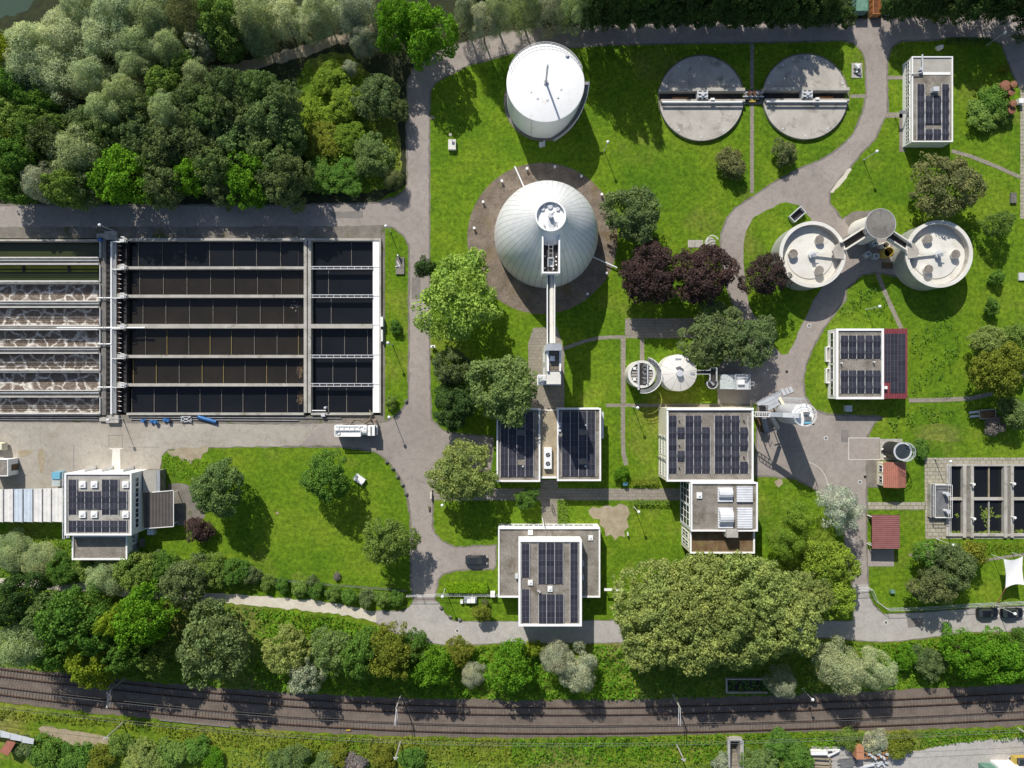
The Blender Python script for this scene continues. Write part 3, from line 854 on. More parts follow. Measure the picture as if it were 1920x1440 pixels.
rows = [(451.2, 499.5, 5), (504.7, 552.5, 5.5), (558.3, 607.5, 8), (615.7, 665.5, 5.5), (671.2, 718.8, 5.7), (724.8, 774.2, 4)]
beamx = [[259.5, 304.7, 348.5, 393, 437.5, 481, 526], [262, 306.5, 350.5, 395, 439.5, 483, 528], [268, 311, 355.5, 399.5, 444, 488, 532], [273, 313, 354, 394, 434, 477, 519.5, 559.6], [250, 293, 336, 379, 419, 459.5, 500, 537], [247, 289, 332, 375, 415.5, 455.5, 498, 539]]
ordn = ['first', 'second', 'third', 'fourth', 'fifth', 'sixth', 'seventh', 'eighth', 'ninth', 'tenth', 'eleventh', 'twelfth', 'thirteenth', 'fourteenth', 'fifteenth', 'sixteenth', 'seventeenth', 'eighteenth']
tone = ['dark blue-black', 'brownish', 'brown', 'black', 'brownish black', 'black']
for i, (y0, y1, wl) in enumerate(rows):
    t = basin('settling_tank', f'long {tone[i]} settling tank, {ordn[i]} row from the top', 'settling tank', 'settling tanks in the middle of the tank block', 237, y0, 569.5, y1, wl, 'water_brown' if i in (1, 2, 3, 4) else 'water_dark')
    for x in beamx[i]:
        mb = MB(); mb.pbox(x - .4, y0 + 3.5, x + .4, y1 - .6, WZ - .1, WZ + .18)
        mb.build('scraper_beam', 'beam_ochre' if i in (3, 4) and (int(x) % 3) else 'grey_concrete', t)
    mb = MB(); mb.pbox(559, y0, 560, y1, WZ, WZ + .12); mb.build('scum_baffle', 'dark_steel', t)
rb = [[659], [616], [621], [603, 646, 689], [624, 668], [616, 650]]
for i, (y0, y1, wl) in enumerate(rows):
    t = basin('outlet_tank', f'black water outlet tank beside the white channel, {ordn[i]} from the top', 'outlet tank', 'outlet tanks at the right of the tank block', 583, y0, 699, y1, wl, 'water_dark', 'concrete', depth=-2.2 if i in (2, 5) else WT - .25)
    if i not in (2, 5):
        mb = MB()
        for k in range(9):
            mb.pbox(586 + k * 13, y1 + .2, 587 + k * 13, y1 + wl - .2, WT, WT + .12)
        mb.pbox(583.2, y1 - .4, 698.8, y1 + .9, WT, WT + .14).pbox(583.2, y1 + wl - .9, 698.8, y1 + wl + .3, WT, WT + .14)
        mb.build('ladder_beam', 'light_metal', t)
        mb = MB(); mb.pbox(583.5, y1 + 1, 698.6, y1 + wl - 1, WT - .2, WT + .03); mb.build('gully', 'dark_deck', t)
    for x in rb[i]:
        mb = MB(); mb.pbox(x - .45, y0 + 2.5, x + .45, y1 - .8, WZ - .1, WZ + .12); mb.build('scraper_beam', 'grey_concrete', t)
# floating scum patches
r = random.Random(3)
for cx, cy, w_, h_, n, mt, lab in ((562, 692, 6, 16, 90, 'wood', 'brown speckled scum raft in the fifth settling tank'), (563, 745, 6, 12, 80, 'wood', 'brown speckled scum raft in the sixth settling tank'), (556, 573, 10, 8, 25, 'grey_concrete', 'thin pale scum streak at the end of the third settling tank')):
    mb = MB()
    for k in range(n):
        x = cx + r.gauss(0, w_ * .45); y = cy + r.gauss(0, h_ * .5)
        x = min(568, x)
        p = P(x, y, WZ)
        mb.obox(p[0], p[1], WZ + .002, r.uniform(.12, .3), r.uniform(.12, .3), .012 + .001 * (k % 7), r.random() * 3)
    single('scum_raft', mb, mt, lab, 'scum')

# aeration tanks on the left: (y0,y1,wall height in px,kind of edge)
aer = [(452.3, 482.5, 14, 'water_green', 'calm green water tank, topmost of the left-hand tanks'), (497, 526.5, 5.5, 'water_green', 'green water tank with painted yellow-lit beams below the top walkway'),
       (532.2, 564, 13, 'foam_water', None), (577.2, 609, 10, 'foam_water', None), (619.2, 650, 13, 'foam_water', None), (663.2, 692.3, 7, 'foam_water', None), (699.5, 731, 14, 'foam_water', None), (745.2, 773.8, 5, 'foam_water', None)]
fi = 0
for i, (y0, y1, wl, mt, lab) in enumerate(aer):
    if lab is None:
        lab = f'foaming brown aeration tank, {ordn[fi]} foaming row from the top'
        fi += 1
    t = basin('aeration_tank', lab, 'aeration tank', 'aeration tanks at the left of the tank block', -160, y0, 187.5, y1, wl, mt, 'concrete' if wl < 12 else 'grey_concrete')
    p0 = P(-160, y1 + .8, WT); p1 = P(187, y1 + .8, WT)
    railing(t, [p0, p1], WT, .55, r=.05, post=4)
    if wl > 8:
        p0 = P(-160, y1 + wl - .8, WT); p1 = P(187, y1 + wl - .8, WT)
        railing(t, [p0, p1], WT, .55, r=.05, post=4)
    mb = MB(); mb.pbox(187.5, y0 - 1, 189, y1 + 2, -2.2, WT); mb.build('end_wall', 'concrete', t)
    mb = MB(); mb.pbox(186.6, y0, 187.4, y1, WT, WT + .5); mb.build('end_rail', 'white', t)
    if i == 1:
        mb = MB(); mb.pbox(-160, 498, 186, 503.6, WZ - .2, WZ + .15); mb.pbox(-160, 507, 184, 509, WZ - .2, WZ + .16); mb.build('lit_beam', 'lit_yellow', t)  # yellow light on the sloped wall, put into the beam colour
        mb = MB()
        for x in (-35, 44, 129):
            mb.pbox(x - 2.5, 497.5, x + 2.5, 509.5, WZ - .1, WZ + .3)
        mb.build('beam_bracket', 'dark_steel', t)
    if i in (3, 5, 7):
        mb = MB()
        for k in (.32, .5, .68):
            y = y0 + (y1 - y0) * k
            mb.pbox(-160, y - .25, 186, y + .25, WT - .5, WT - .44)
        mb.build('air_pipe', 'steel', t)
    if wl > 12:
        mb = MB(); p0 = P(-160, y1 + wl * .42, WT + .15); p1 = P(186, y1 + wl * .42, WT + .15)
        mb.tube((*p0, WT + .15), (*p1, WT + .15), .16, 8); mb.build('air_main', 'metal', t)

# service gallery between the two halves
g = thing('service_gallery', 'long concrete gallery with dark grating between the foaming and dark tanks', 'walkway', P3(203, 612))
mb = MB(); mb.pbox(190, 449, 199, 778, -2.2, WT + .06); mb.build('concrete_kerb', 'grey_concrete', g)
mb = MB(); mb.pbox(199.1, 449, 207.2, 778, -2.2, WT - .1); mb.build('grating', 'grating', g)
mb = MB(); mb.pbox(211, 449, 218.5, 778, -2.2, WT + .02); mb.build('concrete_kerb', 'grey_concrete', g)
mb = MB(); mb.pbox(218.6, 451, 236.9, 774, -2.2, WZ + .2); mb.build('screw_trough', 'dark_deck', g)
mb = MB(); mb.pbox(235.8, 451, 237.2, 774, -2.2, WT - .3); mb.build('trough_edge', 'dark_steel', g)
mb = MB(); a = P(209.2, 453, 1.0); b = P(209.2, 777, 1.0)
mb.tube((*a, 1.0), (*b, 1.0), .2, 12); mb.build('white_main', 'white', g, True)
for y in (558.5, 645, 726):
    mb = MB(); mb.tube(P3(183, y, 1.15), P3(209, y, 1.15), .13, 8); mb.build('branch_pipe', 'white', g, True)
mb = MB(); mb.tube(P3(107, 614.5, 1.15), P3(209, 614.5, 1.15), .16, 8); mb.tube(P3(209, 614.5, 1.15), P3(272, 614.5, 1.15), .16, 8); mb.build('branch_pipe', 'white', g, True)
for x in (213.2, 215.2, 217.2):
    mb = MB(); mb.tube(P3(x, 455, .85), P3(x, 775, .85), .06, 6); mb.build('thin_pipe', 'light_metal', g)
railing(g, [P(199.5, 449, WT), P(199.5, 778, WT)], WT, 1.0, 'steel', post=3)
for i, (y0, y1, wl) in enumerate(rows):
    sc = thing('screw_collector', f'rusty screw collector in the trough, {ordn[i]} from the top', 'screw collector', P3(223, (y0 + y1) / 2, 0), 'rusty screw collectors in the trough')
    mb = MB(); mb.tube(P3(223.5, y0 + 6, .1), P3(223.5, y1 - 2, .1), .17, 8); mb.build('shaft', 'rust', sc)
    mb = MB()
    for k in range(5):
        y = y0 + 9 + k * 9
        mb.tube(P3(220, y, .35), P3(227.5, y + 1, .35), .05, 5)
    mb.build('paddle', 'light_metal', sc)
    yb = y0 - 3.5 if i else 450
    d = thing('drive_platform', f'white-railed drive platform over the trough, {ordn[i]} from the top', 'platform', P3(228, yb, WT), 'drive platforms along the gallery')
    mb = MB(); mb.pbox(216, yb - 4, 238.5, yb + 5, WT - .2, WT + .1); mb.build('deck', 'concrete', d)
    mb = MB(); mb.pbox(224, yb - 2, 232, yb + 2.2, WT + .1, WT + .9); mb.build('gearbox', 'light_metal', d)
    railing(d, [P(214, yb + 5, WT), P(238.5, yb + 5, WT), P(238.5, yb - 4, WT), P(232, yb - 4, WT)], WT + .1, 1.0, post=2, r=.05)
single('gallery_landing', MB().pbox(196, 433, 218, 449, 0, .75).pbox(181, 438, 196, 446, 0, .7), 'concrete', 'pale concrete landing at the top end of the gallery', 'landing')
single('gallery_landing', MB().pbox(199, 778.5, 222, 793, 0, .75).pbox(186, 782, 199, 790, 0, .45), 'concrete', 'pale concrete landing with ramp at the bottom end of the gallery', 'landing')
single('blue_tarpaulin', MB().obox(*P(192, 450.5), WT + .06, .7, .5, .35, .3).obox(*P(193.5, 453), WT + .06, .5, .5, .3, .8), 'blue', 'small blue bundle on the gallery kerb at the top', 'bundle')
for i, (y, m) in enumerate(((782.2, 'steel'), (786.5, 'steel'))):
    single('ground_pipe', MB().tube(P3(-160, y, .2), P3(185, y + 1, .2), .1, 6).tube(P3(245, y, .2), P3(560 + 80 * (1 - i), y + 2, .2), .1, 6), m, 'thin grey pipe along the lower tank wall, ' + ('upper' if i == 0 else 'lower') + ' of the two', 'pipe', 'pipes along the lower tank wall')

# east sand filters (on the right)
fz = 0.4
fb = thing('filter_block', 'pale concrete walls of the sand filters at the east apron', 'filter basin', P3(1850, 938))
mb = MB(); mb.pbox(1774.5, 870, 2080, 874, -2, fz).pbox(1774.5, 1001, 2080, 1005.5, -2, fz).pbox(1774.5, 874, 1779.5, 1001, -2, fz); mb.build('outer_wall', 'concrete', fb)
for k, (x0, x1) in enumerate(((1806, 1826), (1883, 1901), (1960, 1980))):
    mb = MB(); mb.pbox(x0, 872.5, x0 + 6, 1008, -2, fz + .12).pbox(x1 - 5.5, 872.5, x1, 1008, -2, fz + .12); mb.build('trough_wall', 'concrete', fb)
    mb = MB(); mb.pbox(x0 + 6, 873, x1 - 5.5, 1007, -2, fz - .1); mb.build('trough_floor', 'grey_concrete', fb)
cells = [(1779.5, 1806), (1826, 1883), (1901, 1960)]
for k, (x0, x1) in enumerate(cells):
    for j, (y0, y1) in enumerate(((874, 933), (938, 1001))):
        a = P((x0 + x1) / 2, (y0 + y1) / 2)
        lab = ('upper' if j == 0 else 'lower') + ' black filter cell ' + ('beside the equipment box' if k == 0 else 'between the two long troughs' if k == 1 else 'at the far edge of the filters')
        t = thing('filter_cell', lab, 'filter cell', (a[0], a[1], -.6), 'filter cells')
        p0 = P(x0, y0, fz); p1 = P(x1, y1, fz)
        MB().quad((p0[0] - .1, p1[1] - .1, -.3), (p1[0] + .1, p1[1] - .1, -.3), (p1[0] + .1, p0[1] + .1, -.3), (p0[0] - .1, p0[1] + .1, -.3)).build('water', 'water_dark', t)
        mb = MB()
        if j == 0:
            mb.pbox(x0, y1, x1, y1 + 5, -2, fz - .12); mb.build('cross_wall', 'concrete', t); mb = MB()
        if k:
            mb.pbox((x0 + x1) / 2 - .9, y0, (x0 + x1) / 2 + .9, y1, -1.5, -.05); mb.build('divider', 'concrete' if j else 'sand', t)
        if j and k < 3:
            pass
rr = random.Random(11)
mb = MB()
for cx, cy, sx, sy, n in ((1851, 965, 12, 12, 90), (1790, 998, 10, 2, 40), (1855, 998, 22, 2, 90), (1872, 968, 5, 2, 14), (1794, 966, 3, 3, 10), (1912, 996, 8, 3, 40), (1853, 985, 3, 9, 30)):
    for k in range(n):
        x = cx + rr.gauss(0, sx * .5); y = cy + rr.gauss(0, sy * .5)
        if not (1780 < x < 1882 or 1902 < x < 1950) or (1805 < x < 1827) or y > 1000:
            continue
        p = P(x, y, -.3)
        mb.obox(p[0], p[1], -.295, rr.uniform(.2, .45), rr.uniform(.12, .3), .01 + .001 * (k % 9), rr.random() * 3)
mb.build('floating_weed', 'weed', None, label='yellow-green weed floating in the lower filter cells', kind='stuff', cat='weed')
for i, (x, y) in enumerate(((1817, 906), (1818, 970), (1892, 905), (1893, 968))):
    lab = ('white gate valve on the ' + ('nearer' if i < 2 else 'farther') + ' filter trough, ' + ('upper' if i % 2 == 0 else 'lower') + ' one')
    single('gate_valve', MB().cyl(*P(x, y), fz, 1.4, .12, 8).cyl(*P(x, y), 1.4, 1.6, .26, 12), 'white', lab, 'valve', 'gate valves on the filter troughs')
e = thing('equipment_box', 'grey flat-roofed equipment box with railing at the filter edge', 'equipment house', P3(1764, 938))
mb = MB(); mb.pbox(1744.5, 907, 1780, 970, 0, 1.1); mb.build('wall', 'concrete', e)
mb = MB(); mb.pbox(1746, 909, 1778, 968, 1.1, 1.18); mb.build('roof', 'steel', e)
railing(e, [P(1748, 908, 1.1), P(1779.5, 908, 1.1), P(1779.5, 969, 1.1), P(1748, 969, 1.1), P(1748, 908, 1.1)], 1.1, 1.0, post=2)
for i, (x, y) in enumerate(((1766, 923), (1767, 955))):
    mb = MB(); mb.cyl(*P(x - 3, y), 1.1, 2.4, .32, 12).cyl(*P(x - 3, y), 2.4, 2.6, .42, 12); mb.build('vent_pipe', 'light_metal', e, True)
railing(fb, [P(1777, 872, fz), P(1777, 907, fz)], fz, 1.0, post=2); railing(fb, [P(1777, 971, fz), P(1777, 1003, fz)], fz, 1.0, post=2)

# ================================================================ BUILDINGS


def wrect(px, z):
    a = P(px[0], px[1], z); b = P(px[2], px[3], z)
    return a[0], b[1], b[0], a[1]      # x0,y0,x1,y1 in metres


def block(parent, px, z, wall='white', roof='roof_gravel', par=0.35, parh=0.3, zbase=0.0, parapet='white', shrink=0.0):
    x0, y0, x1, y1 = wrect(px, z)
    s = shrink
    mb = MB(); mb.box(x0 + .05 + s, y0 + .05 + s, zbase, x1 - .05 - s, y1 - .05 - s, z - parh - .06); mb.build('wall', wall, parent)
    mb = MB(); mb.box(x0 + .04, y0 + .04, z - parh - .06, x1 - .04, y1 - .04, z - parh); mb.build('roof', roof, parent)
    mb = MB()
    mb.box(x0, y0, z - parh - .12, x1, y0 + par, z).box(x0, y1 - par, z - parh - .12, x1, y1, z)
    mb.box(x0, y0 + par, z - parh - .12, x0 + par, y1 - par, z).box(x1 - par, y0 + par, z - parh - .12, x1, y1 - par, z)
    mb.build('parapet', parapet, parent)
    return x0, y0, x1, y1


def windows(parent, a, b, z0, z1, n, gap=.25, frame='white', cols=2, rows=1):
    """n windows along the wall from a to b (wall is on the left-hand normal side)"""
    A = Vector((a[0], a[1], 0)); B = Vector((b[0], b[1], 0))
    d = (B - A).normalized(); nrm = Vector((d.y, -d.x, 0))
    L = (B - A).length / n
    for i in range(n):
        p = A + d * (L * i + gap / 2); q = A + d * (L * (i + 1) - gap / 2)
        mb = MB()
        for z in (z0, z1):
            mb.bar(p + nrm * .03 + Vector((0, 0, z)), q + nrm * .03 + Vector((0, 0, z)), .09, .09)
        for k in range(cols + 1):
            c = p.lerp(q, k / cols)
            mb.bar(c + nrm * .03 + Vector((0, 0, z0)), c + nrm * .03 + Vector((0, 0, z1)), .09, .08)
        for k in range(1, rows):
            z = z0 + (z1 - z0) * k / rows
            mb.bar(p + nrm * .03 + Vector((0, 0, z)), q + nrm * .03 + Vector((0, 0, z)), .07, .07)
        f = mb.build('window', frame, parent)
        mb = MB()
        o = nrm * .015
        mb.quad(p + o + Vector((0, 0, z0)), q + o + Vector((0, 0, z0)), q + o + Vector((0, 0, z1)), p + o + Vector((0, 0, z1)))
        g = link_mesh('pane', mb.mesh('pane', 'window_glass'), f)


def door(parent, a, b, h, mat='metal'):
    A = Vector((a[0], a[1], 0)); B = Vector((b[0], b[1], 0)); d = (B - A).normalized(); nrm = Vector((d.y, -d.x, 0))
    mb = MB(); mb.bar(A + nrm * .02 + Vector((0, 0, h / 2)), B + nrm * .02 + Vector((0, 0, h / 2)), .08, h)
    o = mb.build('door', mat, parent)
    c = A.lerp(B, .85) + nrm * .09 + Vector((0, 0, 1.0))
    h_ = MB().bar(c, c + d * .14, .03, .03).mesh('handle', 'dark_steel')
    link_mesh('handle', h_, o)


PANEL = {}


def panel_mesh(w, d):
    key = (round(w, 2), round(d, 2))
    if key not in PANEL:
        mb = MB(); mb.box(-w / 2, -d / 2, -.02, w / 2, d / 2, .02)
        me = mb.mesh('solar_panel', 'solar')
        PANEL[key] = me
    return PANEL[key]


def solar(parent, z, cols, rows, tilt=8, pair0=0, rails=True, lift=.12):
    """cols: list of (x0,x1) px; rows: list of (y0,y1,set of column indexes or None). Rows lean alternately up and down the plan."""
    me = panel_mesh(1.5, 1.0)
    used = {}
    for r_i, row in enumerate(rows):
        y0, y1 = row[0], row[1]
        keep = row[2] if len(row) > 2 and row[2] is not None else range(len(cols))
        for c_i in keep:
            x0, x1 = cols[c_i]
            a = P(x0, y0, z + .2); b = P(x1, y1, z + .2)
            w = (b[0] - a[0]) - .05; d = (a[1] - b[1])
            o = bpy.data.objects.new('solar_panel', me)
            COL.objects.link(o)
            o.parent = parent
            o.matrix_parent_inverse = Matrix.Translation(-Vector(parent.location))
            ti = math.radians(tilt) * (1 if (r_i + pair0) % 2 == 0 else -1)
            o.location = ((a[0] + b[0]) / 2, (a[1] + b[1]) / 2, z + lift + d / 2 * abs(math.sin(ti)))
            o.rotation_euler = (-ti, 0, 0)
            o.scale = (w / 1.5, d / 1.0 * .985, 1)
            for k, xx in ((0, a[0]), (1, b[0])):
                used.setdefault(round(xx, 1), []).append((a[1], b[1]))
    if rails:
        mb = MB()
        for x, ys in used.items():
            ys.sort(reverse=True)
            merged = []
            for t, bt in ys:
                if merged and merged[-1][1] - t < .25:
                    merged[-1][1] = min(bt, merged[-1][1])
                else:
                    merged.append([t, bt])
            for t, bt in merged:
                mb.box(x - .035, bt - .1, z + .05, x + .035, t + .1, z + lift + .14)
        mb.build('panel_rail', 'solar_rail', parent)


def cols_of(x0, n, w):
    return [(x0 + i * w, x0 + (i + 1) * w) for i in range(n)]


def skylight(parent, px, z, h=.55, mat='white', name='skylight'):
    x0, y0, x1, y1 = wrect(px, z + h)
    mb = MB(); mb.box(x0, y0, z - .05, x1, y1, z + h * .6)
    cx, cy = (x0 + x1) / 2, (y0 + y1) / 2
    s = .18
    mb.add([(x0 + s, y0 + s, z + h * .6), (x1 - s, y0 + s, z + h * .6), (x1 - s, y1 - s, z + h * .6), (x0 + s, y1 - s, z + h * .6), (cx, cy, z + h * 1.15)], [(0, 1, 4), (1, 2, 4), (2, 3, 4), (3, 0, 4)])
    return mb.build(name, mat, parent)


# ---- workshop at lower left with the canopy
Z = 6.2
b = thing('workshop', 'pale flat-roofed workshop with six white skylights and rows of solar panels', 'building', P3(190, 940))
x0, y0, x1, y1 = block(b, (121, 887, 246.5, 1004), Z, 'white', 'roof_pale', .3, .25)
windows(b, (x1 - .05, y0 + 1), (x1 - .05, y1 - 1), 3.6, 4.8, 5)
zr = Z - .25
c1 = cols_of(128.2, 7, 15.6)
solar(b, zr, c1, [(899.2, 909.6, [0, 4, 5]), (909.6, 920, [0, 4, 5])])
solar(b, zr, c1, [(921.2, 931.8), (931.8, 942.5)])
solar(b, zr, c1, [(943.2, 953.8), (954.2, 964.3, [0, 4, 5])])
solar(b, zr, c1, [(976.2, 986.8), (986.8, 997.5)])
for x in (146.7, 168.7, 227.5):
    for y in (903, 959.3):
        skylight(b, (x, y, x + 12, y + 12), zr)
mb = MB()
for x in (140, 172, 212):
    a = P(x, 884, 3); c = P(x + 24, 884, 3)
    mb.add([(a[0], a[1] - .6, 0), (c[0], a[1] - .6, 0), (c[0], a[1] + .9, 0), (a[0], a[1] - .6, 4.2), (c[0], a[1] - .6, 4.2), (c[0], a[1] + .5, 4.0)], [(0, 1, 2), (3, 5, 4), (0, 3, 4, 1), (1, 4, 5, 2), (2, 5, 3, 0)])
mb.build('buttress', 'white', b)
railing(b, [(x0 - .6, y0 - .8), (x0 - .6, y1)], Z - 1.4, 1.0, 'light_metal', post=1.5, r=.05)
mb = MB(); mb.bar((x0 - .3, y0 - .8, Z - 1.5), (x0 - .3, y1, Z - 1.5), .6, .08); mb.build('side_walk', 'light_metal', b)
x0, y0, x1, y1 = block(b, (134.5, 1004, 238.5, 1050), 4.1, 'white', 'roof_gravel', .3, .25)
door(b, (x1 - .05, y0 + 1.2), (x1 - .05, y0 + 2.4), 2.2)
windows(b, (x1 - .05, y0 + 2.8), (x1 - .05, y1 - .4), 1.2, 2.4, 2)
an = thing('lean_to', 'low flat pale concrete lean-to on the right flank of the workshop', 'annex', P3(283, 903))
mb = MB(); mb.pbox(268.5, 882, 300, 924, 0, 2.4); mb.build('wall', 'grey_concrete', an)
mb = MB(); mb.pbox(268.5, 882, 293.5, 924, 2.4, 2.52); mb.build('roof', 'roof_pale', an)
mb = MB(); mb.pbox(293.7, 882.2, 299.8, 924, 2.4, 2.47); mb.build('gutter', 'metal', an)
an = thing('carport', 'dark ribbed carport roof at the right flank of the workshop', 'carport', P3(297, 955))
mb = MB(); pts = [P(268.5, 924.4, 2.6), P(325, 919.5, 2.6), P(325.5, 987, 2.6), P(270, 991, 2.6)]; mb.prism(pts, 2.45, 2.6); mb.build('roof', 'dark_sheet', an)
mb = MB()
for p in ((322, 924), (322, 983), (275, 986)):
    q = P(*p, 2.5); mb.cyl(q[0], q[1], 0, 2.45, .08, 8)
mb.build('post', 'white', an)
mb = MB(); mb.bar(P3(325.3, 920, 2.62), P3(325.6, 987, 2.62), .12, .12).bar(P3(285, 923, 2.64), P3(325, 919.6, 2.64), .14, .14).bar(P3(271, 991, 2.62), P3(325.4, 987.2, 2.62), .12, .12); mb.build('edge_trim', 'white', an)
st = MB()
for i in range(6):
    st.pbox(262 + i * 1.5, 1010, 263.5 + i * 1.5, 1026, 0, 1.1 - i * .18)
single('entrance_steps', st, 'grey_concrete', 'dark concrete steps beside the lower annex of the workshop', 'steps')
single('roof_box', MB().pbox(276, 992, 288, 1003, 0, 1.3), 'light_metal', 'small grey metal cabinet behind the dark carport', 'cabinet')
cn = thing('storage_canopy', 'long white corrugated canopy running left from the workshop', 'canopy', P3(60, 948))
edges = [-80, -31, -12, 6.5, 25, 43, 61.5, 79.5, 96.5, 119]
for i in range(len(edges) - 1):
    mb = MB()
    zz = 3.6
    pts = [P(edges[i] + .6, 918.5 - i * .35, zz), P(edges[i + 1] - .6, 918 - i * .35, zz), P(edges[i + 1] - .6, 979, zz), P(edges[i] + .6, 978, zz)]
    mb.prism(pts, zz - .12 - .008 * (i % 2), zz - .008 * (i % 2)); mb.build('roof_sheet', 'canopy_blue' if i in (4, 5) else 'canopy_white', cn)
mb = MB()
for i, e_ in enumerate(edges[1:-1]):
    mb.bar(P3(e_, 917, 3.64), P3(e_, 980, 3.64), .16, .12)
mb.build('roof_rib', 'steel', cn)
mb = MB()
for e_ in edges[1:-1]:
    for y in (921, 976):
        q = P(e_, y, 3.4); mb.cyl(q[0], q[1], 0, 3.45, .07, 8)
mb.build('post', 'metal', cn)
cb = thing('container', 'small light blue container with pale front beside the workshop', 'container', P3(104, 898))
mb = MB(); mb.pbox(97, 885.5, 112, 898.5, 0, 1.9); mb.build('body', 'light_blue', cb)
mb = MB(); mb.pbox(97, 898.7, 112, 912, 0, 1.7); mb.build('bin_front', 'pale_glass', cb)
sh = thing('site_hut', 'small brown-roofed white site hut at the left edge', 'hut', P3(5, 877))
block(sh, (-25, 861, 15, 893), 3.0, 'white', 'roof_gravel', .15, .1)
xx = P(15, 877, 3.0)[0]
door(sh, (xx - .05, P(0, 884, 3)[1]), (xx - .05, P(0, 872, 3)[1]), 2.0, 'wood')

# ---- twin solar roofs in the centre
tw = thing('twin_roof_building', 'twin-roofed white building below the stair tower with blue solar panels', 'building', P3(1028, 835))
Z = 4.8; zr = Z - .3
block(tw, (931, 766, 1013, 903.5), Z, 'white', 'roof_gravel', .3, .3)
bx = block(tw, (1044.5, 765, 1127, 902), Z, 'white', 'roof_gravel', .3, .3)
x0, y0, x1, y1 = wrect((1013.2, 769, 1044.2, 897), 3.9)
mb = MB(); mb.box(x0, y0, 0, x1, y1, 3.6); mb.build('link_wall', 'white', tw)
mb = MB(); mb.box(x0, y0 + .1, 3.6, x1, y1 - .1, 3.7); mb.build('link_roof', 'sand', tw)
mb = MB(); mb.box(x0 + .1, y0, 3.6, x1 - .1, y0 + .35, 3.95); mb.build('link_edge', 'white', tw)
solar(tw, zr, cols_of(1053.3, 4, 15.7), [(771.5 + i * 11, 782.3 + i * 11, None if i not in (3, 8) else [0, 1, 3]) for i in range(11)], 5)
solar(tw, zr, cols_of(938, 4, 15.6), [(772.5 + i * 11, 783.3 + i * 11, None if i not in (3, 8) else [0, 1, 3]) for i in range(11)], 5)
for x, y in ((1097.5, 797), (1097.5, 874), (980.5, 799), (980.5, 874)):
    p = P(x, y, zr)
    mb = MB(); mb.cyl(p[0], p[1], zr, zr + .4, .18, 10); mb.build('roof_vent', 'light_metal', tw)
mb = MB()
for y in (794, 799, 807):
    p = P(1049.5, y, zr); mb.cyl(p[0], p[1], zr, zr + .35, .25, 10)
mb.build('roof_cowl', 'light_metal', tw)
windows(tw, (bx[2] - .05, bx[1] + .8), (bx[2] - .05, bx[3] - .8), 1.0, 2.4, 7)
xx = wrect((931, 766, 1013, 903.5), Z)
windows(tw, (xx[2] - .8, xx[3] - .05), (xx[0] + .8, xx[3] - .05), 1.0, 2.4, 4)
ac = thing('air_conditioner', 'white air-conditioning unit with two dark fans between the twin roofs', 'air conditioner', P3(1027, 859, 3.7))
mb = MB(); mb.pbox(1020, 839.5, 1034.5, 879, 3.7, 4.7); mb.build('casing', 'white', ac)
for y in (853, 869.5):
    p = P(1027.4, y, 4.7)
    mb = MB(); mb.cyl(p[0], p[1], 4.68, 4.74, .44, 20); f = mb.build('fan', 'dark_steel', ac)
    mb = MB()
    for k in range(4):
        a = k * math.pi / 2 + .4
        mb.bar((p[0], p[1], 4.76), (p[0] + .42 * math.cos(a), p[1] + .42 * math.sin(a), 4.76), .09, .02)
    link_mesh('blade', mb.mesh('blade', 'metal'), f)
aw = MB(); a = P(1128, 772, 2.6); c = P(1132, 822, 2.6); aw.box(a[0], c[1], 2.5, c[0], a[1], 2.6)
aw.build('side_awning', 'light_metal', tw)

# ---- office building at bottom centre
of = thing('office_building', 'grey office building with a raised solar roof at the bottom road', 'building', P3(1030, 1080))
Z = 4.0
lo = block(of, (934, 989, 1125.5, 1120.5), Z, 'white', 'roof_gravel', .28, .25)
mb = MB(); mb.box(lo[0] + .04, lo[3] - .3, Z - .12, lo[2] - .04, lo[3] + .02, Z + .08); mb.build('coping', 'white', of)
windows(of, (lo[2] - 1, lo[3] - .05), (lo[0] + 1, lo[3] - .05), 1.0, 2.5, 9)
windows(of, (lo[0] + .05, lo[3] - 1), (lo[0] + .05, lo[1] + 1), 1.0, 2.5, 5)
hi = block(of, (972, 1012, 1091, 1174.5), 7.0, 'white', 'roof_gravel', .42, .3, 0)
windows(of, (hi[2] - .05, hi[1] + .6), (hi[2] - .05, hi[3] - .6), 4.8, 5.9, 6)
zr = 6.7
pw = 15.5
solar(of, zr, [(978.3, 992.5)], [(1019.5 + i * 10.5, 1030 + i * 10.5) for i in range(6)] + [(1105 + i * 10.5, 1115.5 + i * 10.5) for i in range(6)], 6)
solar(of, zr, cols_of(1008.6, 3, 15.7), [(1019 + i * 10.7, 1029.7 + i * 10.7) for i in range(7)], 6)
solar(of, zr, cols_of(1009.5, 3, 15.7), [(1114.5 + i * 10.8, 1125.3 + i * 10.8) for i in range(5)], 6)
solar(of, zr, [(1069.3, 1084)], [(1018 + i * 10.7, 1028.7 + i * 10.7) for i in range(14)], 6)
for px in ((990, 1088.5, 999, 1098), (1027, 1100, 1036, 1110)):
    skylight(of, px, zr, .45)
for px in ((990, 994, 999, 1003.5), (1103.5, 1004.5, 1112, 1013.5)):
    skylight(of, px, Z - .25, .45)
mb = MB()
for x, y in ((1009, 1107), (1012, 1109)):
    p = P(x, y, zr); mb.cyl(p[0], p[1], zr, zr + .6, .15, 8)
mb.build('roof_vent', 'light_metal', of)
mb = MB(); mb.pbox(966, 1077, 971, 1085, 3.75, 4.6).pbox(1092, 1053, 1095, 1062, 3.75, 5).pbox(1092, 1079, 1095, 1088, 3.75, 5); mb.build('wall_unit', 'light_metal', of)
mb = MB(); mb.cyl(*P(1018, 977, 3), 0, 5.2, .1, 8); mb.build('flue', 'white', of)
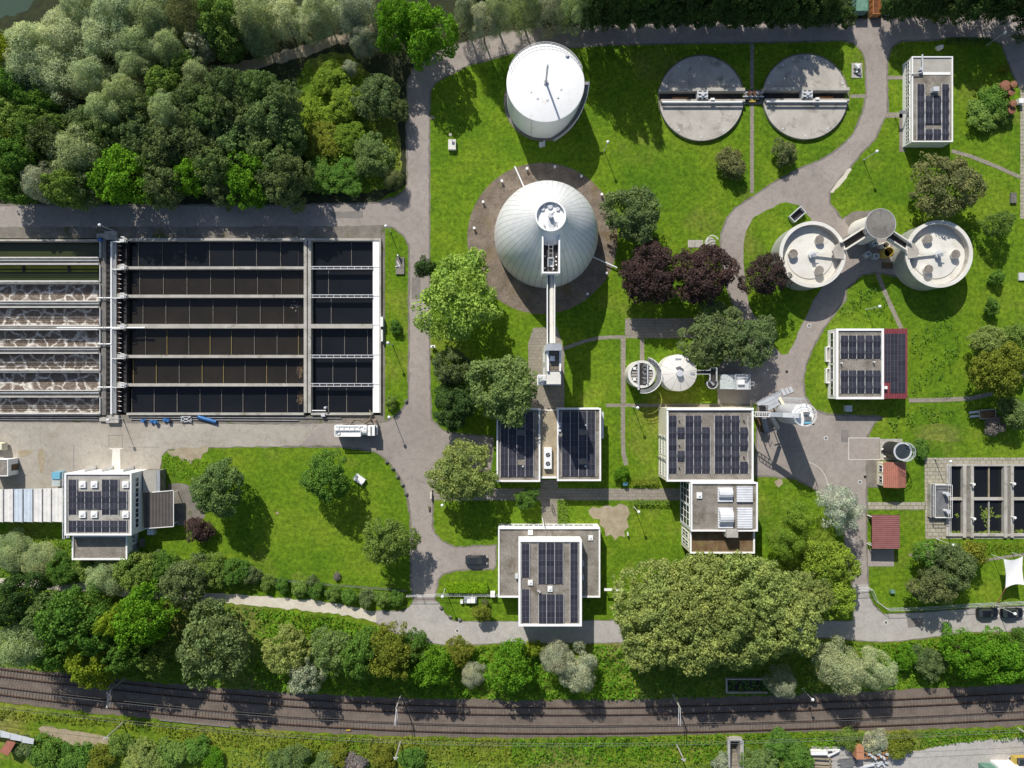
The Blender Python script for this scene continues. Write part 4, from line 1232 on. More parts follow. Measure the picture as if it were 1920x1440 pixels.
ca = thing('signboard_shelter', 'narrow white bench-like shelter right of the office beside the big trees', 'shelter', P3(1149, 1106))
mb = MB(); mb.pbox(1133, 1103.5, 1166, 1108, 2.2, 2.35); mb.build('roof', 'white', ca)
mb = MB()
for x in (1136, 1163):
    mb.cyl(*P(x, 1106, 2.2), 0, 2.2, .06, 8)
mb.build('post', 'metal', ca)

# ---- machine hall (right of centre) with lower wings
mh = thing('machine_hall', 'large cream machine hall with gravel roof and two solar fields', 'building', P3(1330, 835))
Z = 7.7
m0 = block(mh, (1250, 765, 1413, 903), Z, 'cream', 'roof_gravel', .32, .3)
mb = MB(); mb.box(m0[0] - .02, m0[3] - .4, Z - .12, m0[2] + .02, m0[3] + .05, Z + .12); mb.build('coping', 'white', mh)
windows(mh, (m0[0] + .04, m0[3] - 5.2), (m0[0] + .04, m0[1] + .4), 4.6, 5.9, 2, .5, cols=6)
windows(mh, (m0[0] + .04, m0[3] - 5.2), (m0[0] + .04, m0[1] + .4), 1.4, 2.9, 2, .5, cols=6)
zr = Z - .3
L = cols_of(1253.4, 5, 15.62); R = cols_of(1339.5, 4, 15.9)
ys = [(779.2, 800.6), (800.9, 822.5), (822.8, 845), (845.3, 865.2), (865.5, 887.5)]
ml = [[0, 2, 3], [0, 1, 2, 3, 4], [0, 2, 3, 4], [0, 1, 2, 3, 4], [0, 2, 3, 4]]
mr = [[0, 1, 2], [0, 1, 2, 3], [0, 1, 2, 3], [0, 1, 2], [0, 1, 2, 3]]
for q, m_ in ((L, ml), (R, mr)):
    rws = []
    for (a, c), k in zip(ys, m_):
        h = (a + c) / 2
        rws += [(a, h, k), (h, c, k)]
    solar(mh, zr, q, rws, 9)
mb = MB()
for x, y in ((1273, 789), (1273, 835), (1273, 877), (1394, 789), (1394, 857)):
    p = P(x, y, zr); mb.cyl(p[0], p[1], zr, zr + .45, .12, 8)
mb.build('roof_vent', 'dark_steel', mh)
mb = MB(); mb.pbox(1402.2, 779, 1403, 905 - 28, zr, zr + .2); mb.build('roof_cable', 'light_metal', mh)
mb = MB(); mb.bar((m0[0] - .15, m0[1] + 8.2, .1), (m0[0] - .15, m0[1] + 8.2, Z - .4), .12, .12).bar((m0[0] - .15, m0[1] + 4.0, .1), (m0[0] - .15, m0[1] + 4.0, Z - .4), .12, .12); mb.build('downpipe', 'metal', mh)
wg = thing('pump_house', 'white pump house with four roof lights adjoining the machine hall below', 'building', P3(1355, 970))
Z = 8.7; zr = Z - .3
w0 = block(wg, (1295.5, 904.5, 1421, 996.5), Z, 'white', 'roof_gravel', .28, .3)
windows(wg, (w0[0] + .04, w0[3] - .3), (w0[0] + .04, w0[1] + .4), .8, 7.4, 2, .3, cols=3, rows=3)
for i, px in enumerate(((1347, 914, 1375, 941.5), (1347.5, 952.5, 1375.5, 991))):
    x0, y0, x1, y1 = wrect(px, zr + .6)
    mb = MB(); mb.box(x0, y0, zr - .02, x1, y1, zr + .3)
    cx = (y0 + y1) / 2; R_ = (y1 - y0) / 2 - .5
    n = 12
    vs = []; fs = []
    for xx in (x0 + .15, x1 - .15):
        for k in range(n + 1):
            a = math.pi * k / n
            vs.append((xx, cx + .2 + R_ * math.cos(a), zr + .3 + min(1.1, R_) * math.sin(a)))
    for k in range(n):
        fs.append((k, k + 1, n + 2 + k, n + 1 + k))
    fs += [tuple(range(n + 1)), tuple(range(n + 1, 2 * n + 2))]
    mb.add(vs, fs)
    mb.build('barrel_rooflight', 'white_sheet', wg, True)
for px in ((1382.5, 913, 1412, 941.5), (1383.5, 952.5, 1411.5, 991)):
    x0, y0, x1, y1 = wrect(px, zr + .6)
    mb = MB(); mb.box(x0, y0, zr - .02, x1, y1, zr + .45); mb.build('flat_rooflight', 'white_sheet', wg)
skylight(wg, (1307, 924, 1317, 935), zr, .5, name='roof_dome')
lw = thing('brown_roof_wing', 'low wing with brown gravel roof at the lower end of the pump house', 'building', P3(1355, 1016))
l0 = block(lw, (1294, 993, 1415.5, 1038), 7.2, 'cream', 'roof_brown', .28, .3)
windows(lw, (l0[0] + .04, l0[3] - .6), (l0[0] + .04, l0[1] + .5), 1.0, 5.6, 2, .5, cols=2, rows=2)
mb = MB(); mb.pbox(1362.5, 993.5, 1384, 1008, 6.9, 9.4); mb.build('chimney_box', 'concrete', lw)

# ---- solar shed with the crimson lean-to at right
sb = thing('blower_house', 'white blower house with two solar fields beside a crimson roof', 'building', P3(1612, 682))
Z = 3.8; zr = Z - .25
s0 = block(sb, (1568, 616, 1657.5, 748.5), Z, 'white', 'roof_gravel', .42, .25)
C = cols_of(1575.5, 5, 15.3)
solar(sb, zr, C, [(629, 639.6), (639.6, 650.2), (650.8, 661.2), (661.2, 671.8)], 9)
solar(sb, zr, C, [(694.3, 704.8), (704.8, 715.4), (716, 726.4), (726.4, 737)], 9)
mb = MB()
for x, y in ((1576, 681), (1637, 679)):
    p = P(x, y, zr); mb.cyl(p[0], p[1], zr, zr + .7, .12, 8)
mb.build('roof_vent', 'white', sb)
windows(sb, (s0[0] + .04, s0[3] - .6), (s0[0] + .04, s0[1] + .6), 1.2, 2.6, 4)
cr = thing('crimson_roof_annex', 'annex with crimson sheet roof carrying dark solar panels', 'annex', P3(1680, 682))
x0, y0, x1, y1 = wrect((1657.8, 616, 1702, 747.5), 3.4)
mb = MB(); mb.box(x0 + .1, y0 + .1, 0, x1 - .2, y1 - .1, 3.2); mb.build('wall', 'cream', cr)
mb = MB(); mb.box(x0, y0, 3.2, x1, y1, 3.3); mb.build('roof', 'crimson_sheet', cr)
solar(cr, 3.3, [(1659.2, 1670), (1670, 1684.3), (1684.3, 1698.6)], [(625.5 + i * 10.15, 635.6 + i * 10.15, None if i < 9 else [1, 2]) for i in range(11)], 0, rails=False, lift=.06)
mb = MB(); mb.pbox(1659.5, 724, 1664, 729.5, 3.3, 4.0); mb.build('chimney', 'white', cr)
for i, y in enumerate((649.5, 690)):
    ta = thing('loading_bay', ('upper' if i == 0 else 'lower') + ' white-walled light well at the left wall of the blower house', 'light well', P3(1554, y + 14), 'light wells of the blower house')
    x0, y0, x1, y1 = wrect((1549.5, y, 1558.5, y + 28.5), .8)
    mb = MB(); mb.box(x0, y0, 0, x0 + .18, y1, .8).box(x0 + .18, y0, 0, x1, y0 + .18, .8).box(x0 + .18, y1 - .18, 0, x1, y1, .8); mb.build('rim', 'white', ta)
    mb = MB(); mb.box(x0 + .18, y0 + .18, 0.03, x1, y1 - .18, .12); mb.build('floor', 'gravel', ta)
ab = MB(); ab.pbox(1586, 760, 1598, 772, 0, 1.0); single('shaft_cover', ab, 'light_metal', 'small pale box in the shadow below the blower house', 'box')

# ---- control building at top right
cb = thing('control_building', 'tall-windowed white control building with solar panels at the top right', 'building', P3(1745, 190))
Z = 3.4; zr = Z - .25
c0 = block(cb, (1710, 105.5, 1787, 266), Z, 'white', 'roof_gravel', .22, .25)
x0, y0, x1, y1 = wrect((1711.5, 107, 1785.5, 139), Z)
mb = MB(); mb.box(x0, y0, Z - .25, x1, y1, Z - .2); mb.build('roof_membrane', 'roof_pale', cb)
mb = MB(); mb.box(*wrect((1731, 134.5, 1783, 139.5), Z)[:2], Z - .2, *wrect((1731, 134.5, 1783, 139.5), Z)[2:], Z - .16); mb.build('membrane_fold', 'white', cb)
windows(cb, (c0[0] + .04, c0[3] - .4), (c0[0] + .04, c0[1] + .4), 1.3, 2.5, 7, .3, cols=3, rows=2)
C = [(1719.3, 1733.6), (1734.3, 1749.3), (1749.8, 1765), (1765.6, 1779.8)]
rw = []
for i, (a, c) in enumerate(((157.5, 178), (179, 199.4), (200, 221), (221.5, 241.5), (242, 261.5))):
    h = (a + c) / 2
    rw += [(a, h, [0, 3] if i == 0 else None), (h, c, [0, 3] if i in (0, 3) else None)]
solar(cb, zr, C, rw, 9)
mb = MB(); mb.pbox(1750.5, 162, 1761.5, 170.5, zr, zr + 1.1); mb.build('chimney', 'light_metal', cb)
mb = MB(); mb.tube(P3(1729.5, 102, Z + .5), P3(1730, 135, Z + .4), .14, 8); mb.tube(P3(1730, 136, Z + .3), P3(1705, 139.5, Z + .1), .1, 8); mb.pbox(1725, 126, 1730, 131, zr, zr + .8); mb.build('roof_duct', 'light_metal', cb)
mb = MB(); mb.pbox(1687.5, 207, 1703, 213, 2.3, 2.4); mb.build('porch_roof', 'steel', cb)
mb = MB(); mb.cyl(*P(1689, 212, 2.2), 0, 2.3, .05, 8).cyl(*P(1689, 208, 2.2), 0, 2.3, .05, 8); mb.build('porch_post', 'white', cb)

# ---- red roofed house and shed
rh = thing('red_roof_house', 'small cream house with an orange-red gabled roof beside the dark tank', 'house', P3(1675, 890))
Z = 2.7
x0, y0, x1, y1 = wrect((1656, 866, 1699, 914), Z)
xr = P(1684, 890, Z + .8)[0]
mb = MB(); mb.box(x0 + .15, y0 + .25, 0, x1 - .1, y1 - .25, Z - .1); mb.add([(x0 + .15, y0 + .25, Z - .1), (x1 - .1, y0 + .25, Z - .1), (xr, y0 + .25, Z + .65)], [(0, 1, 2)]); mb.add([(x0 + .15, y1 - .25, Z - .1), (x1 - .1, y1 - .25, Z - .1), (xr, y1 - .25, Z + .65)], [(0, 1, 2)]); mb.build('wall', 'cream', rh)
mb = MB(); mb.quad((x0, y0, Z), (xr, y0, Z + .8), (xr, y1, Z + .8), (x0, y1, Z)); mb.quad((xr, y0, Z + .8), (x1, y0, Z), (x1, y1, Z), (xr, y1, Z + .8)); mb.build('roof', 'red_tile', rh)
windows(rh, (x0 + .14, y1 - .4), (x0 + .14, y0 + .4), .9, 2.2, 2, .8)
rs = thing('red_sheet_shed', 'open shed with a flat crimson ribbed sheet roof', 'shed', P3(1661, 998))
x0, y0, x1, y1 = wrect((1635.5, 966, 1687, 1029), 2.8)
mb = MB(); mb.add([(x0, y0, 2.7), (x1, y0, 2.8), (x1, y1, 2.8), (x0, y1, 2.7), (x0, y0, 2.62), (x1, y0, 2.72), (x1, y1, 2.72), (x0, y1, 2.62)], [(0, 1, 2, 3), (7, 6, 5, 4), (0, 4, 5, 1), (1, 5, 6, 2), (2, 6, 7, 3), (3, 7, 4, 0)]); mb.build('roof', 'red_sheet', rs)
mb = MB(); mb.box(x0 + .5, y1 - .6, 0, x1 - .3, y1 - .4, 2.6).box(x1 - .5, y0 + .3, 0, x1 - .3, y1 - .6, 2.6); mb.build('wall', 'wood', rs)
mb = MB(); mb.cyl(x0 + .4, y0 + .4, 0, 2.6, .09, 8).cyl(x0 + .4, y1 - .5, 0, 2.6, .09, 8); mb.build('post', 'white', rs)
mb = MB(); mb.bar(P3(1630, 971, .5), P3(1637, 973, .5), .1, 1).bar(P3(1631, 1018, .5), P3(1637, 1021, .5), .1, 1); mb.build('side_fence', 'white', rs)

# ================================================================ TANKS
gt = thing('gas_tank', 'huge white cylindrical gas tank with thin mast on its roof', 'tank', P3(1018.6, 190.6))
cx, cy = P(1022.8, 155.5, 9.0)
Rg = PL(73, 9.0) - .05
mb = MB(); mb.lathe(cx, cy, [(Rg, 0), (Rg, 8.9)], 96); mb.build('shell', 'tank_white', gt, True)
mb = MB(); mb.lathe(cx, cy, [(.01, 9.5), (Rg * .5, 9.35), (Rg * .97, 9.02), (Rg + .06, 8.95), (Rg + .06, 8.8)], 96); mb.build('roof', 'tank_white', gt, True)
mb = MB()
for h in (9.4, 9.9):
    n = 60
    pts = [(cx + (Rg + .02) * math.cos(a), cy + (Rg + .02) * math.sin(a), h) for a in [math.radians(20 + i * 140 / n) for i in range(n + 1)]]
    for a, c in zip(pts[:-1], pts[1:]):
        mb.bar(a, c, .05, .05)
for i in range(24):
    a = math.radians(20 + i * 140 / 23)
    mb.bar((cx + Rg * math.cos(a), cy + Rg * math.sin(a), 8.95), (cx + Rg * math.cos(a), cy + Rg * math.sin(a), 9.9), .05, .05)
mb.build('roof_railing', 'light_metal', gt)
mb = MB(); p = P(1023.5, 154.5, 9.45); mb.cyl(p[0], p[1], 9.3, 16.6, .19, 12); mb.cyl(p[0], p[1], 9.3, 9.75, .45, 12); mb.build('mast', 'metal', gt, True)
for x, y, s in ((1063, 103, .5), (1008, 184.5, .35), (1026, 187.5, .35), (1052, 168, .3), (1046, 183, .3), (996, 173, .25)):
    p = P(x, y, 9.2); MB().cyl(p[0], p[1], 9.0, 9.45, s * .7, 10).build('hatch', 'light_metal', gt)
mb = MB()
a0 = math.radians(-50)
for i in range(30):
    a = math.radians(-75 + i * 2.6); z = .3 + i * .29
    mb.obox(cx + (Rg + .45) * math.cos(a), cy + (Rg + .45) * math.sin(a), z, .8, .55, .06, a)
mb.build('stair_treads', 'steel', gt)
mb = MB()
pts = [(cx + (Rg + .9) * math.cos(math.radians(-75 + i * 2.6)), cy + (Rg + .9) * math.sin(math.radians(-75 + i * 2.6)), 1.2 + i * .29) for i in range(30)]
for a, c in zip(pts[:-1], pts[1:]):
    mb.bar(a, c, .07, .07)
    mb.bar((a[0], a[1], a[2] - .9), (c[0], c[1], c[2] - .9), .07, .12)
mb.build('stair_rail', 'white', gt)
mb = MB(); a = math.radians(-110); mb.tube((cx + (Rg + .08) * math.cos(a), cy + (Rg + .08) * math.sin(a), 0.2), (cx + (Rg + .08) * math.cos(a), cy + (Rg + .08) * math.sin(a), 8.9), .06, 6); mb.build('downpipe', 'light_metal', gt)
mb = MB(); p = P(1018.6, 190.6); mb.ring(p[0], p[1], Rg - .4, Rg + .65, 0, .05, 64); mb.build('base_ring', 'gravel', gt)
single('meter_box', MB().pbox(1011, 266, 1018, 274, 0, .8).pbox(1018.5, 263, 1022, 274, 0, .5), 'light_metal', 'small grey meter box in the shadow below the gas tank', 'box')

# dome digester
dg = thing('digester_dome', 'great silver ribbed digester dome with a recessed cap', 'digester', P3(1023.6, 443.6))
cx, cy = P(1023.6, 443.6)
prof = [(10.15, 0), (10.12, 1.5), (9.95, 3.2), (9.62, 5.0), (9.15, 6.8), (8.5, 8.6), (7.65, 10.4), (6.6, 12.1), (5.45, 13.6), (4.3, 15.0), (3.2, 16.3), (2.62, 17.1)]
mb = MB(); mb.lathe(cx, cy, prof, 128); mb.build('cladding', 'dome_metal', dg, True)
mb = MB(); mb.ring(cx, cy, 2.42, 2.68, 16.2, 17.35, 64); mb.build('cap_rim', 'white', dg)
mb = MB(); mb.lathe(cx, cy, [(.01, 16.75), (2.44, 16.6)], 48); mb.build('cap_floor', 'white', dg)
mb = MB()
for k, (dx, dy, s, h) in enumerate(((-.1, 1.75, .45, .25), (-1.35, 1.3, .33, .2), (1.25, 1.3, .36, .2), (-1.1, -1.5, .2, .4), (1.1, -1.4, .2, .4))):
    mb.cyl(cx + dx, cy + dy, 16.6, 16.7 + h, s, 16)
mb.build('manhole', 'light_metal', dg)
mb = MB(); mb.cyl(cx, cy, 16.6, 17.9, .42, 16).tube((cx - .1, cy, 17.7), (cx + .6, cy + .5, 18.1), .16, 8); mb.bar((cx, cy, 16.9), (cx + .1, cy - 2.3, 16.9), .9, .15); mb.build('cap_pipe', 'light_metal', dg)
# gallery over the dome shoulder
x0, y0, x1, y1 = wrect((1016, 428, 1050, 513), 15.8)
y1 = cy - 2.2
ga = thing('dome_gallery', 'white-walled service gallery with dark floor over the shoulder of the dome', 'gallery', (0.5 * (x0 + x1), y0 + 3, 12))
mb = MB(); mb.box(x0, y0, 12.2, x0 + .28, y1, 16.1).box(x1 - .28, y0, 12.2, x1, y1, 16.1).box(x0 + .28, y0, 12.2, x1 - .28, y0 + .28, 16.1); mb.build('wall', 'white', ga)
mb = MB(); mb.box(x0 + .28, y0 + .28, 14.4, x1 - .28, y1, 14.6); mb.build('floor', 'dark_deck', ga)
mb = MB(); mb.box(x0 + .05, y0 + .05, 10.8, x1 - .05, y0 + 2.5, 14.4); mb.build('support', 'silo_wall', ga)
mb = MB()
xm = (x0 + x1) / 2
for xx in (xm - .35, xm + .35):
    mb.bar((xx, y0 + .6, 15.2), (xx, y1, 15.6), .06, .06)
for k in range(6):
    mb.bar((xm - .35, y0 + 2.2 + k * .75, 15.25), (xm + .35, y0 + 2.2 + k * .75, 15.25), .05, .05)
mb.obox(xm, y0 + 2.0, 14.7, 1.1, 1.3, .1).obox(xm - .5, y0 + 2, 14.7, .1, 1.4, 1.0).obox(xm + .5, y0 + 2, 14.7, .1, 1.4, 1.0).obox(xm, y0 + 2.75, 14.7, 1.1, .1, 1.0)
mb.build('lift_frame', 'light_metal', ga)
mb = MB()
for dx, dy in ((-1, 3.2), (1, 3.1), (1, 1.7), (-1.05, 1.1), (.5, 1.0), (.9, 2.3)):
    mb.obox(xm + dx, y0 + dy, 14.6, .22, .22, .5)
mb.build('floor_fitting', 'white', ga)
# bridge to the tower
br = thing('footbridge', 'long pale covered pipe bridge from the dome to the stair tower', 'bridge', P3(1034, 578, 14))
xa, ya, xb, yb = wrect((1025.5, 513.5, 1041, 643), 14.6)
mb = MB(); mb.box(xa, yb - .1 - (yb - ya), 13.0, xa + .16, yb - .02, 14.6).box(xb - .16, ya, 13.0, xb, yb - .02, 14.6); mb.build('parapet', 'white', br)
mb = MB(); mb.box(xa + .16, ya, 13.0, xb - .16, yb - .02, 13.25); mb.build('deck', 'silo_wall', br)
mb = MB(); xc = (xa + xb) / 2 + .18; mb.tube((xc, ya, 13.75), (xc, yb - .1, 13.75), .42, 12); mb.build('lagged_pipe', 'pale_concrete', br, True)
# stair tower
tw = thing('stair_tower', 'tall slender white stair tower at the end of the pipe bridge', 'tower', P3(1014, 690))
x0, y0, x1, y1 = wrect((1025.5, 655, 1052, 696), 19.2)
mb = MB(); mb.box(x0, y0 - 2.2, 0, x1, y1 + 1.0, 18.7); mb.build('wall', 'pale_concrete', tw)
mb = MB(); mb.box(x0 + .35, y0, 18.72, x1 - .3, y1, 18.8); mb.build('roof', 'roof_slab', tw)
mb = MB(); mb.box(x0 - .01, y0 - .01, 18.6, x0 + .35, y1, 19.2).box(x1 - .3, y0, 18.6, x1 + .01, y1, 19.2); mb.build('parapet', 'white', tw)
hx = wrect((1024, 644, 1053, 657), 21)
mb = MB(); mb.box(hx[0] + .03, hx[1] + .03, 12.2, hx[2] - .03, hx[3] - .03, 20.9); mb.build('head_house', 'white', tw)
mb = MB(); mb.box(hx[0], hx[1], 20.9, hx[2], hx[3], 21.05); mb.build('head_roof', 'metal', tw)
skylight(tw, (1031, 667, 1040.5, 677), 18.8, .6)
lx = wrect((1025.5, 696.5, 1053, 722), 18.2)
mb = MB(); mb.box(lx[0], lx[1] + .6, 17.7, lx[2], lx[3] - .05, 18.0); mb.build('lower_roof', 'metal', tw)
mb = MB(); mb.box(lx[0] + .2, lx[1] + .1, 16.9, lx[2] - .1, lx[1] + .6, 17.6); mb.build('eaves_duct', 'light_metal', tw)
mb = MB(); mb.box(lx[0] + .05, lx[1], 0, lx[2] - .05, lx[3] - .06, 16.9); mb.build('lower_wall', 'white', tw)
railing(tw, [(lx[0] - 1.5, lx[1] + .05), (lx[0] - 1.5, lx[3] - .6), (lx[0], lx[3] - .6)], 14.8, 1.1, 'white', post=.8, r=.05)
mb = MB(); mb.box(lx[0] - 1.55, lx[1], 14.6, lx[0], lx[3] - .5, 14.8); mb.build('balcony', 'light_metal', tw)
mb = MB()
for k in range(5):
    mb.tube((lx[0] - 1.2 + k * .25, lx[1] + .5 + (k % 3) * .5, 14.8), (lx[0] - .5 + k * .1, lx[1] + .9, 16.4 + .2 * k), .13, 8)
mb.build('pipework', 'light_metal', tw)
windows(tw, (x0, y1 + .5), (x0, y0 - 1.6), 8, 9.2, 2, .9, cols=1)

# covered round thickeners (two, joined)
for i, (px, py) in enumerate(((1315, 184.3), (1510, 181.3))):
    lab = ('left' if i == 0 else 'right') + ' low round concrete-covered basin with a slot across the middle'
    t = thing('covered_clarifier', lab, 'clarifier', P3(px, py), 'covered clarifiers')
    cx, cy = P(px, py, .7)
    R_ = PL(79.3, .7)
    top = P(0, 171 if i == 0 else 170, .7)[1] - cy
    bot = P(0, 191.5 if i == 0 else 190.5, .7)[1] - cy
    for sgn, lim in ((1, top), (-1, bot)):
        pts = []
        a1 = math.asin(max(-1, min(1, lim / R_)))
        if sgn > 0:
            A = np.linspace(a1, math.pi - a1, 64)
        else:
            A = np.linspace(math.pi - a1, 2 * math.pi + a1, 64)
        pts = [(cx + R_ * math.cos(a), cy + R_ * math.sin(a)) for a in A]
        MB().prism(pts, 0.0, .7).build('cover', 'cover_concrete', t)
    MB().box(cx - R_ * .97, cy + bot, 0.02, cx + R_ * .97, cy + top, .06).build('channel_floor', 'dark_deck', t)
    mb = MB(); mb.box(cx - R_ - .1, cy + top - .25, .05, cx + R_ * .98 + .2, cy + top + .35, 1.5); mb.build('channel_wall', 'concrete', t)
    mb = MB(); mb.box(cx - R_ * .97, cy + bot - .1, .05, cx + R_ + .1, cy + bot + .35, 1.3); mb.build('channel_wall', 'concrete', t)
    mb = MB(); mb.tube((cx - R_ * .95, cy + bot - .35, 1.5), (cx + R_ * .93, cy + bot - .35, 1.5), .2, 8); mb.build('scraper_rail', 'white', t, True)
    s = -1 if i == 0 else 1
    mb = MB(); xa = cx + s * 2.5; xb = cx + s * 5.6; mb.box(min(xa, xb), cy + bot + .4, .3, max(xa, xb), cy + bot + 1.1, .42); mb.build('walkway_plate', 'orange_rust', t)
    mb = MB(); xa = cx + s * 2.0 ; mb.box(min(cx, xa) - .2, cy + bot + .36, .8, max(cx, xa) + .2, cy + bot + .5, .9)
    for dx in (-.9, 0, .9):
        mb.obox(cx + dx, cy + (top + bot) / 2, .1, .25, 1.5, 1.6)
    mb.obox(cx, cy + (top + bot) / 2 + .3, 1.6, 2.0, .35, .2).obox(cx, cy + (top + bot) / 2 - .4, 1.6, 2.0, .3, .2).cyl(cx, cy + (top + bot) / 2, .1, 2.0, .35, 10)
    mb.build('drive_unit', 'light_metal', t)
    mb = MB(); mb.obox(cx + 1.9, cy + bot + .15, 1.3, .75, .4, .6); mb.build('control_box', 'white', t)
    mb = MB()
    for a in (55, 125, 90, 235, 305, 270, 20, 160):
        mb.cyl(cx + (R_ - .6) * math.cos(math.radians(a)), cy + (R_ - .6) * math.sin(math.radians(a)), .7, .76, .22, 10)
    mb.build('lifting_lug', 'light_metal', t)
    MB().ring(*P(px, py), R_ + .02, R_ + .28, 0, .06, 80).build('gravel_ring', 'gravel', t)
vc = thing('valve_station', 'pipe and valve station between the two covered basins', 'valve station', P3(1412, 182))
MB().pbox(1396, 168, 1429, 195, 0, .25).build('pad', 'grey_concrete', vc)
mb = MB()
for y in (173.5, 181):
    mb.tube(P3(1393, y, .9), P3(1432, y, .9), .13, 8)
mb.build('pipe', 'light_metal', vc)
for x in (1403, 1412, 1420):
    mb = MB(); p = P(x, 177, .6); mb.cyl(p[0], p[1], .25, 1.3, .16, 8).cyl(p[0], p[1], 1.3, 1.4, .36, 12); mb.build('valve', 'rust' if x < 1415 else 'steel', vc)
MB().pbox(1405, 187, 1417, 191, .25, .6).build('valve_cover', 'yellow', vc)
MB().pbox(1397, 183, 1404, 187, .25, .9).pbox(1418, 183, 1428, 187, .25, .9).build('pit_frame', 'dark_steel', vc)

# sludge silos and their central tower
for i, (px, py, r_) in enumerate(((1523.8, 477, 62), (1761.2, 476, 63))):
    h = 5.2
    lab = ('left' if i == 0 else 'right') + ' open-topped white sludge silo linked to the round grey tower'
    t = thing('sludge_silo', lab, 'silo', P3(px, py), 'sludge silos')
    cx, cy = P(px, py, h)
    R_ = PL(r_, h)
    MB().lathe(cx, cy, [(R_ - .06, 0), (R_ - .02, h - .9), (R_, h - .8), (R_, h - .02)], 80).build('wall', 'silo_wall', t, True)
    MB().ring(cx, cy, R_ - .62, R_ + .03, h - .3, h, 80).build('rim', 'pale_concrete', t)
    MB().lathe(cx, cy, [(R_ - .6, h - .15), (R_ - .62, h - 1.55)], 80).build('inner_wall', 'cover_concrete', t, True)
    MB().lathe(cx, cy, [(R_ - .6, h - 1.5), (R_ * .72, h - 1.42), (R_ * .70, h - 1.25), (.9, h - .95), (.01, h - .93)], 80).build('inner_roof', 'pale_concrete', t, True)
    ang = (100, -70, 180) if i == 0 else (115, 0, -110)
    pos = ((14.5, 28.5), (14, -29), (-35, 2)) if i == 0 else ((-19, 29), (33, 0), (-18, -28))
    for dx, dy in pos:
        x, y = cx + PL(dx, h), cy + PL(dy, h)
        hh = MB().cyl(x, y, h - 1.5, h - .35, .80, 20).build('hatch', 'pale_concrete', t, True)
        link_mesh('hatch_lid', MB().cyl(x, y, h - .35, h - .27, .85, 20).mesh('hatch_lid', 'roof_gravel'), hh)
    MB().cyl(cx, cy, h - 1, h - .2, .62, 20).cyl(cx, cy, h - .2, h + .35, .32, 14).build('centre_shaft', 'light_metal', t, True)
    MB().bar((cx, cy, h + .4), (cx + .9, cy + .3 - i * .1, h + .5), .1, .12).obox(cx + .15, cy - .25, h + .1, .7, .5, .35).build('motor', 'metal', t)
    s = 1 if i == 0 else -1
    xe = cx + s * (R_ - 1.5)
    mb = MB(); mb.box(min(cx + s * .4, xe), cy - .02, h - .55, max(cx + s * .4, xe), cy + .38, h - .35); mb.build('access_beam', 'pale_concrete', t)
    pts = [(cx + s * (R_ - .35), cy + 2.0 * (.9 if i else 1.05)), (cx + s * (R_ - .35), cy - .9), (cx + s * (R_ - 2.1), cy - .7), (cx + s * (R_ - 2.5), cy + .7), (cx + s * (R_ - 1.6), cy + 2.0)]
    if i == 0:
        pts = pts[::-1]
    MB().prism(pts, h - .5, h + .12).build('landing', 'cover_concrete', t)
tz = 7.6
ct = thing('distribution_tower', 'round white tower with flat grey concrete lid between the two silos', 'tower', P3(1614, 436))
cx, cy = P(1651.4, 419.6, tz)
MB().lathe(cx, cy, [(2.5, 0), (2.15, tz - .3)], 48).build('shaft', 'pale_concrete', ct, True)
MB().lathe(cx, cy, [(2.2, tz - .45), (2.78, tz - .3), (2.78, tz), (.01, tz + .12)], 64).build('lid', 'lid_concrete', ct, True)
MB().ring(cx, cy, 2.76, 2.84, tz - .12, tz + .04, 64).build('lid_edge', 'light_metal', ct)
MB().bar((cx, cy - 2.7, tz + .06), (cx, cy + 2.7, tz + .06), .05, .12).build('lid_joint', 'steel', ct)
MB().box(cx - 3.4, cy - 2.2, 0, cx - 1.6, cy - .9, 2.6).build('entry_lobby', 'silo_wall', ct)
s1 = P(1523.8, 477, 5.2); s2 = P(1761.2, 476, 5.2)
for i, (sx, sy) in enumerate((s1, s2)):
    lab = ('left' if i == 0 else 'right') + ' white-walled dark-floored bridge from the grey-lidded tower to its silo'
    bz = 5.35
    b_ = thing('silo_bridge', lab, 'bridge', ((cx + sx) / 2, (cy + sy) / 2, bz), 'silo bridges')
    if i == 0:
        A = Vector((*P(1625, 433, bz), bz)); B = Vector((*P(1578.5, 462.5, bz), bz))
    else:
        A = Vector((*P(1669, 442, bz), bz)); B = Vector((*P(1703, 464, bz), bz))
    d = (B - A).normalized(); nn = Vector((-d.y, d.x, 0))
    MB().bar(A + Vector((0, 0, -.5)), B + Vector((0, 0, -.5)), 1.5, .2).build('deck', 'dark_deck', b_)
    mb = MB()
    for sg in (-1, 1):
        mb.bar(A + nn * .8 * sg, B + nn * .8 * sg, .22, 1.2)
    mb.build('parapet', 'pale_concrete', b_)

# small thickener with half-ring walkway, sludge tank with seams
h = 4.4
st = thing('sludge_thickener', 'small slatted round thickener with half-ring walkway', 'tank', P3(1197, 704))
cx, cy = P(1203.5, 701.5, h); R_ = PL(23.5, h)
MB().lathe(cx, cy, [(R_ + .22, 0), (R_ + .2, h - .3)], 64).build('wall', 'pale_concrete', st, True)
MB().ring(cx, cy, R_ - .25, R_ + .25, h - .3, h, 64).build('rim', 'pale_concrete', st)
MB().lathe(cx, cy, [(.01, h - .3), (R_ - .24, h - .35)], 48).build('slat_cover', 'tank_slats', st)
MB().box(cx - .85, cy - R_ - .6, h, cx - .55, cy + R_, h + .5).box(cx + .95, cy - R_ + .6, h, cx + 1.15, cy + R_ * .9, h + .4).build('bridge_beam', 'light_metal', st)
MB().box(cx - .5, cy - R_ - .5, h - .25, cx + .1, cy + R_, h - .05).build('bridge_deck', 'dark_deck', st)
mb = MB()
